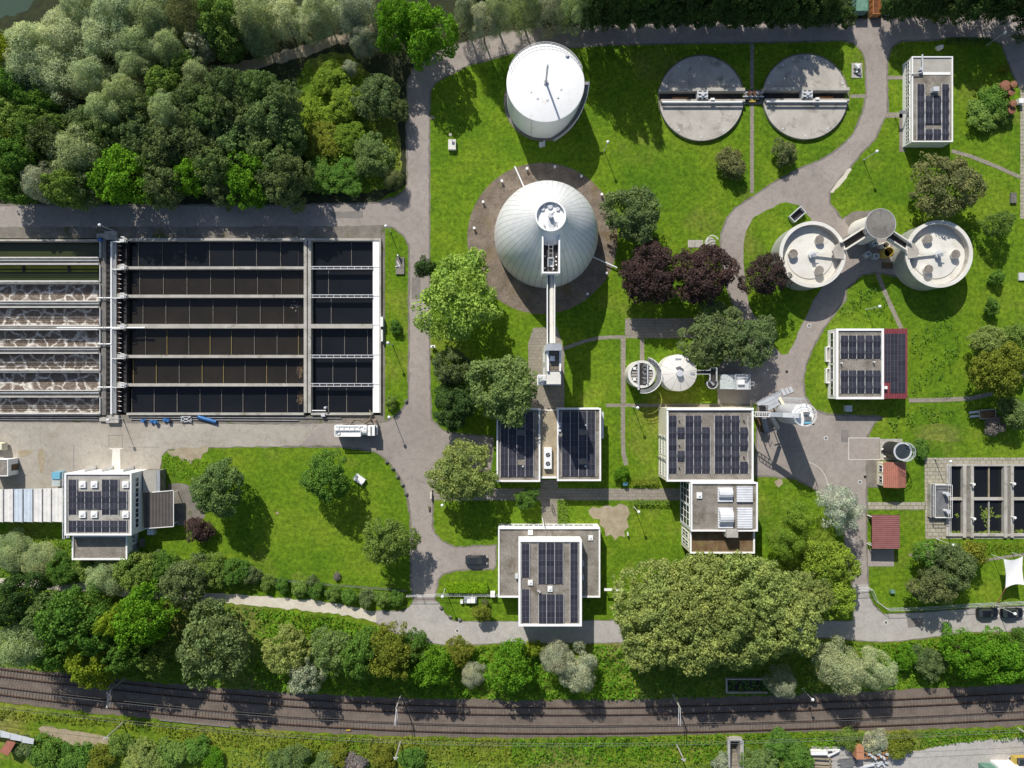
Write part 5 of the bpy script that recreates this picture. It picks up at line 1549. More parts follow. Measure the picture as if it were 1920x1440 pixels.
for k, dy in enumerate((1.7, .9, 0, -.8, -1.6)):
    mb.obox(cx + .5, cy + dy, h - .2, .55, .45, .5 + .2 * (k % 2), .3 * k)
mb.build('drive_unit', 'steel', st)
MB().ring(cx + .25, cy - .2, R_ + .3, R_ + 1.05, h - .15, h - .05, 48, math.radians(-100), math.radians(75)).build('walkway_deck', 'steel', st)
mb = MB()
for zz in (h + .4, h + .9):
    n = 40
    pts = [(cx + .25 + (R_ + 1.05) * math.cos(a), cy - .2 + (R_ + 1.05) * math.sin(a), zz) for a in [math.radians(-100 + 175 * k / n) for k in range(n + 1)]]
    for a, c in zip(pts[:-1], pts[1:]):
        mb.bar(a, c, .07, .07)
    if zz > h + .5:
        for a in pts[::3]:
            mb.bar((a[0], a[1], h - .1), a, .06, .06)
mb.build('walkway_railing', 'white', st)
for dx, dy in ((-1.4, 1.1), (-1.4, -1.0), (1.7, 1.1)):
    MB().obox(cx + dx, cy + dy, h - .33, .5, .5, .3).build('inspection_hatch', 'white', st)
sg = thing('seamed_sludge_tank', 'round white sludge tank with radial roof seams and centre drum', 'tank', P3(1262, 701))
cx, cy = P(1272.5, 699, 4.3); R_ = PL(34, 4.3)
MB().lathe(cx, cy, [(R_ + .05, 0), (R_ + .02, 4.05)], 80).build('wall', 'pale_concrete', sg, True)
MB().lathe(cx, cy, [(.01, 4.75), (R_, 4.3), (R_ + .06, 4.25), (R_ + .06, 4.05)], 96).build('roof', 'seamed_white', sg, True)
MB().cyl(cx, cy - .1, 4.6, 5.5, .62, 24).build('centre_drum', 'light_metal', sg, True)
MB().obox(cx - .15, cy + 1.0, 4.65, .9, .35, .25, .3).obox(cx + .5, cy + .75, 4.65, .5, .3, .3, -.5).cyl(cx + .25, cy + .5, 4.6, 5.2, .12, 8).build('motor', 'steel', sg)
MB().obox(cx - .1, cy + 2.6, 4.38, 1.2, .35, .1).build('roof_hatch', 'metal', sg)
MB().obox(cx + 2.6, cy - .1, 4.4, .9, .5, .12).build('roof_hatch', 'metal', sg)
sp = thing('service_platform', 'dark elevated platform with railing and cage beside the seamed tank', 'platform', P3(1325, 712))
pz = 4.0
MB().pbox(1306, 694.5, 1330, 701.5, pz - .15, pz).pbox(1329, 690, 1341, 714, pz - .16, pz - .01).build('deck', 'dark_deck', sp)
px_, py_ = P(1333.5, 719, pz)
MB().cyl(px_, py_, pz - .2, pz - .02, .95, 24).build('round_deck', 'dark_deck', sp)
railing(sp, [P(1306, 694.5, pz), P(1329, 694.5, pz), P(1329, 690, pz), P(1341.5, 690, pz), P(1341.5, 714, pz)], pz, 1.0, 'light_metal', post=1.2, r=.05)
railing(sp, [P(1306, 701.5, pz), P(1329, 701.5, pz), P(1329, 713, pz)], pz, 1.0, 'light_metal', post=1.2, r=.05)
mb = MB()
for zz in (pz + .5, pz + 1.0):
    pts = [(px_ + 1.0 * math.cos(a), py_ + 1.0 * math.sin(a), zz) for a in np.linspace(math.radians(-200), math.radians(40), 24)]
    for a, c in zip(pts[:-1], pts[1:]):
        mb.bar(a, c, .08, .08)
mb.build('cage', 'light_metal', sp)
mb = MB()
for x, y in ((1309, 698), (1331, 692), (1340, 692), (1340, 713)):
    mb.cyl(*P(x, y, pz), 0, pz - .15, .1, 8)
mb.cyl(px_, py_, 0, pz - .2, .25, 10); mb.build('column', 'steel', sp)
MB().bar((px_ - .5, py_ + .6, pz + .2), (px_ + .5, py_ - .3, pz + .2), .4, .06).build('sloping_plate', 'metal', sp)
gc = thing('glazed_container', 'pale glass-roofed container with small rooftop cage by the big dark tree', 'container', P3(1378, 716))
MB().pbox(1350, 702, 1404.5, 730, 0, 2.9).build('body', 'metal', gc)
MB().pbox(1350.5, 702.5, 1376, 729.5, 2.9, 2.98).build('glass_roof', 'pale_glass', gc)
MB().pbox(1377, 702.5, 1404, 729.5, 2.9, 3.0).build('metal_roof', 'light_metal', gc)
MB().pbox(1384, 712, 1396, 721, 3.0, 3.5).build('roof_unit', 'white', gc)
railing(gc, [P(1376.5, 702, 2.9), P(1404, 702, 2.9), P(1404, 730, 2.9), P(1376.5, 730, 2.9), P(1376.5, 702, 2.9)], 2.9, .9, 'light_metal', post=1.5)
mb = MB(); p = P(1408, 719.5, 3)
for zz in (1, 1.7, 2.4, 3.1, 3.8):
    pts = [(p[0] + .38 * math.cos(a), p[1] + .38 * math.sin(a), zz) for a in np.linspace(-2.2, 2.2, 12)]
    for a, c in zip(pts[:-1], pts[1:]):
        mb.bar(a, c, .06, .06)
for a in (-1.8, -.6, .6, 1.8):
    mb.bar((p[0] + .38 * math.cos(a), p[1] + .38 * math.sin(a), 1), (p[0] + .38 * math.cos(a), p[1] + .38 * math.sin(a), 3.8), .05, .05)
mb.build('ladder_cage', 'light_metal', gc)

# lime silo beside the machine hall, its conveyor and canopy
si = thing('lime_silo', 'tall grey lime silo with white railed top beside the machine hall', 'silo', P3(1455, 772))
h = 11.6
cx, cy = P(1505.5, 777.5, h); R_ = 1.95
MB().lathe(cx, cy, [(.5, 1.2), (R_, 3.4), (R_, h - .05)], 48).build('shell', 'light_metal', si, True)
MB().lathe(cx, cy, [(R_ + .02, h - .1), (R_ + .02, h), (.01, h + .25)], 48).build('roof', 'white', si, True)
mb = MB()
for a in (.8, 2.35, 3.9, 5.5):
    mb.cyl(cx + 1.75 * math.cos(a), cy + 1.75 * math.sin(a), 0, 4, .14, 8)
mb.build('leg', 'steel', si)
mb = MB()
for zz in (h + .6, h + 1.1):
    pts = [(cx + (R_ + .05) * math.cos(a), cy + (R_ + .05) * math.sin(a), zz) for a in np.linspace(0, 2 * math.pi, 40)]
    for a, c in zip(pts[:-1], pts[1:]):
        mb.bar(a, c, .06, .06)
    if zz > h + 1:
        for a in pts[::4]:
            mb.bar((a[0], a[1], h), a, .06, .06)
mb.build('top_railing', 'white', si)
mb = MB(); mb.obox(cx + .4, cy + .3, h + .1, .9, .5, .9).obox(cx + .7, cy - .7, h + .1, 1.1, .7, .7); mb.build('filter_unit', 'steel', si)
MB().obox(cx + .65, cy - 1.4, h + .2, 1.2, .35, .5).build('filter_cover', 'light_blue', si)
MB().tube((cx + 1.1, cy - 1.6, h + .2), (cx + 1.9, cy - 1.75, h + .3), .14, 8).build('relief_pipe', 'black', si)
mb = MB(); lx_, ly_ = cx - .1, cy + R_ + .55
for k in range(14):
    zz = 2.5 + k * .72
    pts = [(lx_ + .5 * math.cos(a), ly_ + .5 * math.sin(a), zz) for a in np.linspace(-.6, math.pi + .6, 10)]
    for a, c in zip(pts[:-1], pts[1:]):
        mb.bar(a, c, .06, .06)
for a in (-.5, .4, 1.2, 2.0, 2.8, 3.6):
    mb.bar((lx_ + .5 * math.cos(a), ly_ + .5 * math.sin(a), 2.5), (lx_ + .5 * math.cos(a), ly_ + .5 * math.sin(a), h + .9), .05, .05)
for k in range(32):
    mb.bar((lx_ - .25, ly_ - .42, .3 + k * .36), (lx_ + .25, ly_ - .42, .3 + k * .36), .04, .04)
mb.build('ladder_cage', 'light_metal', si)
cv = thing('conveyor_bridge', 'white truss and grey duct bridge from the machine hall up to the silo', 'conveyor', P3(1440, 777, 8))
A = Vector(P3(1414, 776.3, 7.0)); M_ = Vector(P3(1440, 776.8, 8.6)); B = Vector(P3(1470, 778, 10.6)); C_ = Vector(P3(1500, 779.3, 12.8))
mb = MB()
for dy in (-.42, .42):
    for dz in (0, .9):
        mb.bar(A + Vector((0, dy, dz)), M_ + Vector((0, dy, dz)), .1, .1)
for k in range(5):
    q = A.lerp(M_, k / 4)
    mb.bar(q + Vector((0, -.42, 0)), q + Vector((0, .42, 0)), .09, .09); mb.bar(q + Vector((0, -.42, .9)), q + Vector((0, .42, .9)), .09, .09)
    mb.bar(q + Vector((0, -.42, 0)), q + Vector((0, -.42, .9)), .07, .07); mb.bar(q + Vector((0, .42, 0)), q + Vector((0, .42, .9)), .07, .07)
mb.build('truss', 'white', cv)
MB().bar(M_ + Vector((0, 0, .3)), B, .8, .7).build('duct', 'metal', cv)
MB().bar(B, C_, .82, .8).build('hood', 'light_metal', cv)
MB().bar(M_ + Vector((.6, -.3, -.2)), Vector(P3(1459, 803, 3.4)), .7, .5).build('branch_chute', 'metal', cv)
mb = MB(); q = Vector(P3(1438, 777, 8)); mb.bar((q.x, q.y, 0), q, .2, .2); q = Vector(P3(1459, 802, 3.2)); mb.bar((q.x, q.y, 0), q, .15, .15); mb.bar(Vector(P3(1450, 803.5, 3.0)), Vector(P3(1464, 800.5, 3.0)), .2, .1); mb.build('support', 'steel', cv)
sc = thing('sloping_canopy', 'grey sloping sheet-roofed canopy leaning at the silo', 'canopy', P3(1445, 757))
z1_, z2_ = 3.0, 3.9
mb = MB(); a = P3(1419, 754.5, z1_); b_ = P3(1463, 733.5, z1_); c = P3(1468, 756, z2_); d = P3(1428, 776, z2_)
mb.quad(a, b_, c, d); mb.quad((a[0], a[1], a[2] - .12), (d[0], d[1], d[2] - .12), (c[0], c[1], c[2] - .12), (b_[0], b_[1], b_[2] - .12)); mb.build('roof', 'grey_sheet', sc)
mb = MB(); mb.bar(a, b_, .2, .2).bar(Vector(a).lerp(Vector(d), .35), Vector(b_).lerp(Vector(c), .35), .06, .14).bar(Vector(a).lerp(Vector(d), .7), Vector(b_).lerp(Vector(c), .7), .06, .14); mb.build('gutter', 'metal', sc)
mb = MB()
for q in (a, b_, c, d):
    mb.bar((q[0], q[1], 0), (q[0], q[1], q[2] - .15), .12, .12)
mb.build('post', 'steel', sc)
MB().bar(P3(1461, 745, 4.1), P3(1468, 757, 4.1), .55, .2).build('cream_box', 'cream', sc)
es = thing('escape_stair', 'dark steel escape stair zigzagging beside the machine hall', 'stair', P3(1434, 795))
mb = MB()
for k in range(18):
    q = P3(1432 + k * .35, 784 + k * 1.5, 4.2 - k * .2); mb.obox(q[0], q[1], q[2], 1.0, .22, .05)
mb.build('treads', 'metal', es)
mb = MB()
for o in (-.5, .5):
    a = Vector(P3(1432, 783, 4.2)) + Vector((o, 0, 0)); c = Vector(P3(1438.5, 811, .5)) + Vector((o, 0, 0))
    mb.bar(a, c, .06, .2); mb.bar(a + Vector((0, 0, 1)), c + Vector((0, 0, 1)), .06, .06)
mb.build('stringer', 'steel', es)
mb = MB(); mb.pbox(1424, 760, 1436, 783, 4.0, 4.15); mb.build('landing', 'dark_steel', es)
railing(es, [P(1424, 760, 4.1), P(1436, 760, 4.1), P(1436, 783, 4.1)], 4.1, 1.0, 'dark_steel', post=1)
mb = MB()
for x, y in ((1425, 761), (1435, 761), (1425, 782)):
    mb.cyl(*P(x, y, 4), 0, 4, .08, 8)
mb.build('post', 'steel', es)
for i in range(3):
    single('stored_panel', MB().obox(*P(1468.5 + i * 7.2, 735.5 - i * 2.4), .03, .62, 1.35 - .1 * i, .12, math.radians(28)), 'light_metal', f'grey panel lying on the yard above the silo, {ordn[i]} from the canopy', 'panel', 'panels lying on the yard')
single('pump_skid', MB().obox(*P(1421, 790), 0, .8, 1.6, 1.2, .3).obox(*P(1428, 800), 0, .6, 2.2, .8, .2), 'wood', 'brown pump skid in the gap below the conveyor', 'pump')

# dark upright tank beside the red-roofed house
dt = thing('dark_tank', 'black lagged upright tank with railed top beside the red-roofed house', 'tank', P3(1668, 845))
h = 4.6
cx, cy = P(1692.5, 846.5, h)
MB().lathe(cx, cy, [(1.6, 0), (1.58, h)], 40).build('shell', 'dark_steel', dt, True)
MB().lathe(cx, cy, [(1.58, h), (.01, h + .15)], 40).build('top', 'window_glass', dt, True)
MB().ring(cx, cy, 1.45, 1.75, h - .05, h + .1, 40).build('rim', 'light_metal', dt)
mb = MB()
for zz, rr_ in ((h + .6, 1.75), (h + 1.1, 1.75)):
    pts = [(cx + .1 + rr_ * math.cos(a), cy + rr_ * math.sin(a), zz) for a in np.linspace(-2.2, 1.6, 30)]
    for a, c in zip(pts[:-1], pts[1:]):
        mb.bar(a, c, .08, .08)
    if zz > h + 1:
        for a in pts[::4]:
            mb.bar((a[0], a[1], h), a, .06, .06)
mb.build('railing', 'light_metal', dt)
MB().obox(cx - 1.9, cy + .15, .6, .3, .3, .3).obox(cx - 1.2, cy - 1.35, .3, .4, .3, .3).build('valve', 'white', dt)
mb = MB(); mb.pbox(1650, 823, 1692, 863, 0, .12); mb.build('plinth', 'concrete', dt)

# ================================================================ VEGETATION


def card_mesh(name, c, nrm, size, aspect, rng, tangent=None, tj=1.0):
    """many separate leaf sprays (one folded rhombus each) as one mesh"""
    n = len(c)
    nrm = nrm / np.linalg.norm(nrm, axis=1, keepdims=True)
    t = rng.normal(size=(n, 3)) * tj
    if tangent is not None:
        t = t + tangent
    t -= nrm * (t * nrm).sum(1, keepdims=True)
    t /= np.linalg.norm(t, axis=1, keepdims=True) + 1e-9
    b = np.cross(nrm, t)
    s = size[:, None]
    v = np.empty((n, 4, 3))
    v[:, 0] = c + t * s
    v[:, 1] = c + b * s * aspect + nrm * s * .18
    v[:, 2] = c - t * s
    v[:, 3] = c - b * s * aspect + nrm * s * .18
    me = bpy.data.meshes.new(name)
    me.vertices.add(n * 4)
    me.vertices.foreach_set('co', v.reshape(-1).astype(np.float32))
    me.loops.add(n * 4)
    me.loops.foreach_set('vertex_index', np.arange(n * 4, dtype=np.int32))
    me.polygons.add(n)
    me.polygons.foreach_set('loop_start', np.arange(0, n * 4, 4, dtype=np.int32))
    me.update(calc_edges=True)
    me.materials.append(MATS['leaves'])
    return me


def crown_mesh(name, seed, nclump=46, rc=(.17, .30), dens=1.0, size=.050, aspect=.62, zlo=-.55, droop=0.0, lob=.14, jit=.55, pointy=0.0, fill=.35, stretch=1.0):
    rng = np.random.default_rng(seed)
    ph = rng.uniform(0, 6.28, 4)
    C = []; Nn = []; S = []; T = []
    core = 9 if nclump > 100 else 0
    for k in range(nclump + core):
        while True:
            d = rng.normal(size=3); d /= np.linalg.norm(d)
            if d[2] > zlo:
                break
        r = rng.uniform(*rc) if k < nclump else .36
        a = math.atan2(d[1], d[0])
        lobe = 1 + lob * (math.sin(2 * a + ph[0]) * .5 + math.sin(3 * a + ph[1]) * .6 + math.sin(5 * a + ph[2]) * .5)
        rad = (1.0 - r) * (rng.uniform(.80, 1.0) if rng.random() > fill else rng.uniform(.25, .8))
        ctr = np.array([d[0] * rad * lobe, d[1] * rad * lobe, d[2] * rad])
        if pointy:
            ctr[:2] *= (1 - pointy * max(0, ctr[2]))
        m = int(dens * 4.2 * (r / size) ** 2 * (1.9 if aspect < .24 else 1) * (.45 if k >= nclump else 1))
        q = rng.normal(size=(m, 3)); q /= np.linalg.norm(q, axis=1, keepdims=True)
        out = ctr / (np.linalg.norm(ctr) + 1e-6)
        q = q + out * .35 + np.array([0, 0, .35]); q /= np.linalg.norm(q, axis=1, keepdims=True)
        rr = r * rng.uniform(.55, 1.08, (m, 1)) ** .6
        # smaller sub-lumps on the clump
        lump = 1 + .16 * np.sin(q[:, :1] * 9 + ph[3] + k) * np.sin(q[:, 1:2] * 8 + k * 2.1) * np.sin(q[:, 2:3] * 7 + k)
        p = ctr + q * rr * lump * np.array([stretch, stretch, .85])
        p[:, 2] -= droop * (p[:, 0] ** 2 + p[:, 1] ** 2)
        C.append(p); Nn.append(q * .85 + np.array([0, 0, .45]) + rng.normal(size=(m, 3)) * jit)
        S.append(size * rng.uniform(.6, 1.35, m)); T.append(out[None, :] * np.array([1, 1, -.6]) * 1.2 + q * .4)
    return card_mesh(name, np.concatenate(C), np.concatenate(Nn), np.concatenate(S), aspect, rng, np.concatenate(T), 1.0)


CROWNS = {
    'round': [crown_mesh('broad_crown', 100 + i, 150, (.07, .21), 1.0, .033, .65, lob=.18, jit=.72) for i in range(4)],
    'loose': [crown_mesh('loose_crown', 200 + i, 125, (.06, .21), 1.0, .034, .62, lob=.26, fill=.28, jit=.75) for i in range(3)],
    'willow': [crown_mesh('willow_crown', 300 + i, 40, (.20, .34), 1.15, .031, .26, lob=.18, droop=.15, jit=.4, fill=.2) for i in range(3)],
    'plane': [crown_mesh('plane_crown', 400 + i, 230, (.05, .15), 1.0, .026, .7, lob=.16, jit=.85, fill=.35) for i in range(3)],
    'spiky': [crown_mesh('spiky_crown', 500 + i, 56, (.12, .24), 1.0, .045, .22, lob=.25, jit=.6, pointy=.35, stretch=1.15) for i in range(2)],
    'bush': [crown_mesh('bush_crown', 600 + i, 30, (.22, .36), 1.0, .052, .62, lob=.2, jit=.6) for i in range(3)],
}


def trunk_mesh(seed):
    r = random.Random(seed)
    mb = MB()
    mb.tube((0, 0, 0), (.01, .01, .45), .045, 8, .032)
    for k in range(6):
        a = k * 1.05 + r.uniform(-.3, .3); z0 = .3 + .03 * k
        p = (.01, .01, z0); q = (.17 * math.cos(a), .17 * math.sin(a), z0 + .22); e = (.36 * math.cos(a + .2), .36 * math.sin(a + .2), z0 + .36)
        mb.tube(p, q, .022, 6, .014); mb.tube(q, e, .014, 5, .004)
    mb.tube((.01, .01, .44), (.02, -.01, .82), .03, 6, .006)
    return mb.mesh('trunk', 'bark', True)


TRUNKS = [trunk_mesh(i) for i in range(3)]
TINT = {'D': (0.099, 0.137, 0.055), 'G': (0.076, 0.149, 0.028), 'B': (0.079, 0.173, 0.015), 'Y': (0.17, 0.22, 0.022), 'L': (0.204, 0.297, 0.061), 'O': (0.172, 0.213, 0.067), 'W': (0.269, 0.314, 0.186), 'V': (0.22, 0.272, 0.136), 'S': (0.25, 0.275, 0.2), 'R': (0.054, 0.037, 0.036), 'X': (0.048, 0.085, 0.027), 'K': (0.115, 0.13, 0.055), 'C': (0.138, 0.209, 0.029), 'P': (0.287, 0.31, 0.265), 'F': (0.27, 0.29, 0.21), 'M': (0.115, 0.175, 0.041), 'U': (0.156, 0.144, 0.144), 'T': (0.127, 0.149, 0.023), 'E': (0.11, 0.165, 0.058), 'H': (0.15, 0.26, 0.012)}
TB = 1.75
tcount = [0]


def tree(px, py, rpx, h, tint, shape, label, cat='tree', name='broadleaf_tree', group=None, flat=1.0, sx=1.0, low=.25):
    h *= 1.0 if h < 4.6 else {'grove of plane trees': 1.4, 'tree row above the top road': 1.42 if px < 1190 else (.95 if px > 1640 else 1.12), 'tree belt above the railway': 1.65, 'trees of the riverside wood': 1.05}.get(group, 1.28 if low == .25 else 1.12)
    zc = h * .62
    x, y = P(px, py, zc)
    r = PL(rpx, zc)
    k = tcount[0]; tcount[0] += 1
    rr = random.Random(k * 7 + 3)
    t = thing(name, label, cat, (x, y, 0), group)
    zb = h * low
    rz = (h - zb) / 1.75
    ms = CROWNS[shape]
    o = link_mesh('crown', ms[k % len(ms)], t, True)
    f = 1.0 if 'gravel track' in str(group) else 1.08
    o.scale = (r * f * sx, r * f, rz * flat)
    o.location = (0, 0, h - rz * flat)
    o.rotation_euler = (0, 0, rr.uniform(0, 6.28) if sx == 1.0 else 0)
    c = tuple(min(.62, v * TB) for v in TINT[tint])
    j = rr.uniform(.88, 1.12)
    o.color = (c[0] * j * rr.uniform(.94, 1.06), c[1] * j, c[2] * j, 1)
    b = link_mesh('trunk', TRUNKS[k % 3], t, True)
    b.scale = (max(r * .95, h * .3), max(r * .95, h * .3), h * .9)
    b.rotation_euler = (0, 0, rr.uniform(0, 6.28))
    return t


# --- single trees inside the works
for row in [
    (1187, 400, 54, 8.5, 'D', 'round', 'dark olive round tree at the right edge of the dome apron'),
    (1218, 512, 56, 8, 'R', 'round', 'dark purple-leaved tree, leftmost of the purple pair below the dome'),
    (1318, 512, 58, 9, 'R', 'round', 'dark purple-leaved tree beside the road, right of the purple pair'),
    (1437, 516, 42, 7.5, 'R', 'loose', 'purple-leaved tree leaning on the left sludge silo'),
    (858, 560, 80, 12, 'L', 'loose', 'big pale yellow-green tree beside the dome apron and road'),
    (1338, 628, 62, 6.5, 'D', 'loose', 'dark olive pine-like tree above the glazed container, larger of two'),
    (1412, 640, 48, 6.5, 'D', 'loose', 'dark olive open-branched tree reaching over the road bend'),
    (848, 690, 38, 8, 'D', 'round', 'dark tree at the road edge below the yellow-green tree'),
    (943, 728, 66, 10.5, 'E', 'round', 'large dark grey-green tree left of the stair tower'),
    (850, 762, 42, 8, 'X', 'round', 'very dark tree at the road edge above the path to the twin roofs'),
    (868, 886, 60, 8.5, 'O', 'plane', 'round olive-yellow tree left of the twin solar roofs'),
    (612, 893, 46, 8, 'G', 'loose', 'mid green tree beside the white box on the left lawn'),
    (727, 1014, 48, 8, 'M', 'loose', 'soft green tree leaning over the road on the left lawn'),
    (408, 918, 50, 9, 'E', 'round', 'dark blue-green tree right of the workshop'),
    (988, 932, 24, 4.5, 'G', 'bush', 'small bright green tree between the twin roofs and the office'),
    (1775, 348, 64, 8, 'K', 'loose', 'wide brownish olive tree below the control building'),
    (1872, 420, 27, 5, 'M', 'loose', 'small loose green tree right of the right silo'),
    (1874, 692, 50, 8, 'T', 'round', 'large olive-yellow tree above the curving east path'),
    (1852, 640, 30, 6, 'O', 'round', 'middle-sized olive tree upper left of the large east tree'),
    (1905, 640, 34, 6.5, 'M', 'round', 'green tree at the right edge above the large east tree'),
    (1578, 955, 45, 8.5, 'P', 'spiky', 'silver-blue conifer beside the east yard'),
    (1495, 968, 34, 6, 'C', 'spiky', 'bright green feathery tree right of the pump house'),
    (1480, 1016, 38, 6, 'C', 'spiky', 'bright green feathery tree right of the brown-roofed wing'),
    (1538, 1014, 34, 5.5, 'C', 'spiky', 'bright green feathery tree just below the silver conifer'),
    (1558, 1058, 48, 8, 'C', 'round', 'yellow-green tree at the left side of the gate drive'),
    (1562, 1122, 42, 8, 'C', 'round', 'bright green tree beside the gate at the bottom road'),
    (1738, 1040, 30, 5, 'G', 'bush', 'fresh green bush left of the dark trees by the lower fence'),
    (1784, 1062, 46, 7, 'D', 'round', 'dark brown-green tree above the lower fence'),
    (1752, 1098, 40, 6.5, 'K', 'loose', 'dull olive tree close to the lower fence'),
    (1825, 1040, 28, 5, 'T', 'bush', 'yellowish shrub between the filters and the white sail'),
    (797, 500, 22, 6, 'X', 'bush', 'small dark tree at the road edge beside the yellow-green tree'),
    (903, 1150, 19, 4, 'T', 'bush', 'small yellow-green tree at the bottom road left of the office'),
]:
    tree(*row)
# big plane grove at bottom
for i, (x, y, r_, h, lab) in enumerate([
    (1222, 1128, 74, 11.5, 'olive plane tree at the upper left of the grove beside the office'),
    (1318, 1108, 68, 12, 'olive plane tree at the top of the grove below the pump house'),
    (1410, 1112, 76, 12.5, 'olive plane tree at the top right of the grove'),
    (1226, 1192, 66, 11.5, 'olive plane tree at the lower left of the grove over the road'),
    (1310, 1192, 74, 12.5, 'olive plane tree at the lower middle of the grove over the road'),
    (1400, 1186, 70, 12, 'olive plane tree at the lower right middle of the grove'),
    (1472, 1160, 72, 12, 'olive plane tree at the right end of the grove beside the gate trees'),
    (1280, 1150, 60, 13, 'olive plane tree in the heart of the grove'),
    (1508, 1118, 50, 9, 'olive plane tree at the upper right end of the grove beside the yellow-green trees'),
    (1365, 1150, 58, 13, 'olive plane tree in the grove, right of its heart')]):
    tree(x, y, r_, h, 'O', 'plane', lab, 'tree', 'plane_tree', 'grove of plane trees')

# --- shrubs
for row in [
    (369, 995, 28, 4, 'R', 'bush', 'round dark purple shrub right of the workshop carport'),
    (1373, 305, 32, 4, 'K', 'bush', 'brownish feathery shrub left of the path between the covered basins'),
    (1470, 284, 27, 3.5, 'K', 'bush', 'brownish feathery shrub right of the path below the right covered basin'),
    (1166, 890, 16, 2.5, 'B', 'bush', 'small bright green shrub at the end of the long path'),
    (741, 612, 14, 2.2, 'G', 'bush', 'small green shrub beside the lamp right of the black tanks'),
    (734, 755, 14, 2.5, 'M', 'bush', 'small pale green shrub at the lower right corner of the tanks'),
    (1872, 518, 15, 3, 'G', 'bush', 'small dark green shrub right of the right silo, upper of two'),
    (1862, 574, 17, 3, 'G', 'bush', 'small dark green shrub right of the right silo, lower of two'),
    (1868, 801, 21, 3, 'U', 'bush', 'grey-violet round bush beside the trailer'),
    (1908, 775, 32, 5, 'E', 'bush', 'dark green bush at the right edge beside the grey-violet bush'),
    (1728, 842, 20, 2, 'G', 'bush', 'low green shrub between the black tank and filter apron'),
    (1870, 188, 34, 3.2, 'G', 'bush', 'green creeper mound beside the brown tanks, upper'),
    (1840, 215, 34, 2.6, 'M', 'bush', 'green creeper mound right of the control building, lower'),
    (1880, 212, 24, 2.4, 'M', 'bush', 'green creeper mound directly below the brown tanks'),
    (588, 1090, 13, 2, 'D', 'bush', 'small dark round bush on the lower edge of the left lawn'),
    (632, 1082, 8, 1, 'U', 'bush', 'tiny reddish dry shrub on the lower part of the left lawn'),
    (1885, 128, 10, 2, 'T', 'bush', 'yellowish hedge shrub at the top right road bend'),
    (1752, 25, 14, 2.5, 'Y', 'bush', 'yellowish shrub at the top road beside the skips'),
    (293, 1042, 12, 2, 'U', 'bush', 'small brownish shrub below the purple shrub'),
]:
    tree(*row, cat='shrub', name='shrub', low=.05)
# clipped hedges
def hedge(name, label, px, h, tint, dens=9, size=.16):
    rng = np.random.default_rng(int(px[0]))
    x0, y0, x1, y1 = wrect(px, h)
    n = int(((x1 - x0) * (y1 - y0) + 2 * h * (x1 - x0 + y1 - y0)) * dens)
    p = rng.uniform([x0, y0, .1], [x1, y1, h], (n, 3))
    side = rng.random(n)
    nr = rng.normal(size=(n, 3)) * .5
    top = side < .55
    p[top, 2] = h + rng.normal(0, .05, top.sum()); nr[top, 2] += 1
    s = (~top) & (side < .75); p[s, 1] = y0; nr[s, 1] -= 1
    s = (side >= .75) & (side < .9); p[s, 1] = y1; nr[s, 1] += 1
    s = side >= .9; p[s, 0] = np.where(rng.random(s.sum()) < .5, x0, x1)
    o = link_mesh(name, card_mesh(name, p, nr, rng.uniform(.6, 1.3, n) * size, .65, rng))
    o.color = (*[v * TB for v in TINT[tint]], 1)
    setp(o, label, 'hedge')


hedge('hedge', 'clipped bright green hedge above the garden table', (837, 1095, 913, 1111), 1.4, 'H', 60, .11)
hedge('hedge', 'low olive hedge along the path left of the machine hall', (1180, 900, 1235, 909), .9, 'T', 18)
hedge('hedge', 'low olive hedge left of the pump house with a gap', (1190, 938, 1256, 946), .9, 'M', 18)
hedge('hedge', 'dark hedge curving along the top right road', (1783, 70, 1858, 78), 1.5, 'X', 18)
hedge('hedge', 'low green hedge beside the bare earth patch', (1046, 938, 1064, 985), .9, 'M', 14)
tb_ = thing('topiary_ball', 'clipped dark round topiary ball beside the hedge above the bottom road', 'topiary', P3(911, 1126))
o = link_mesh('crown', CROWNS['bush'][0], tb_, True); o.scale = (.9, .9, .9); o.location = (0, 0, .95); o.color = (*[v * TB for v in TINT['K']], 1)

# --- riverside wood: rows from top to bottom, labelled by row and place
def ordword(i):
    return ordn[i] if i < len(ordn) else f'{i + 1}th'


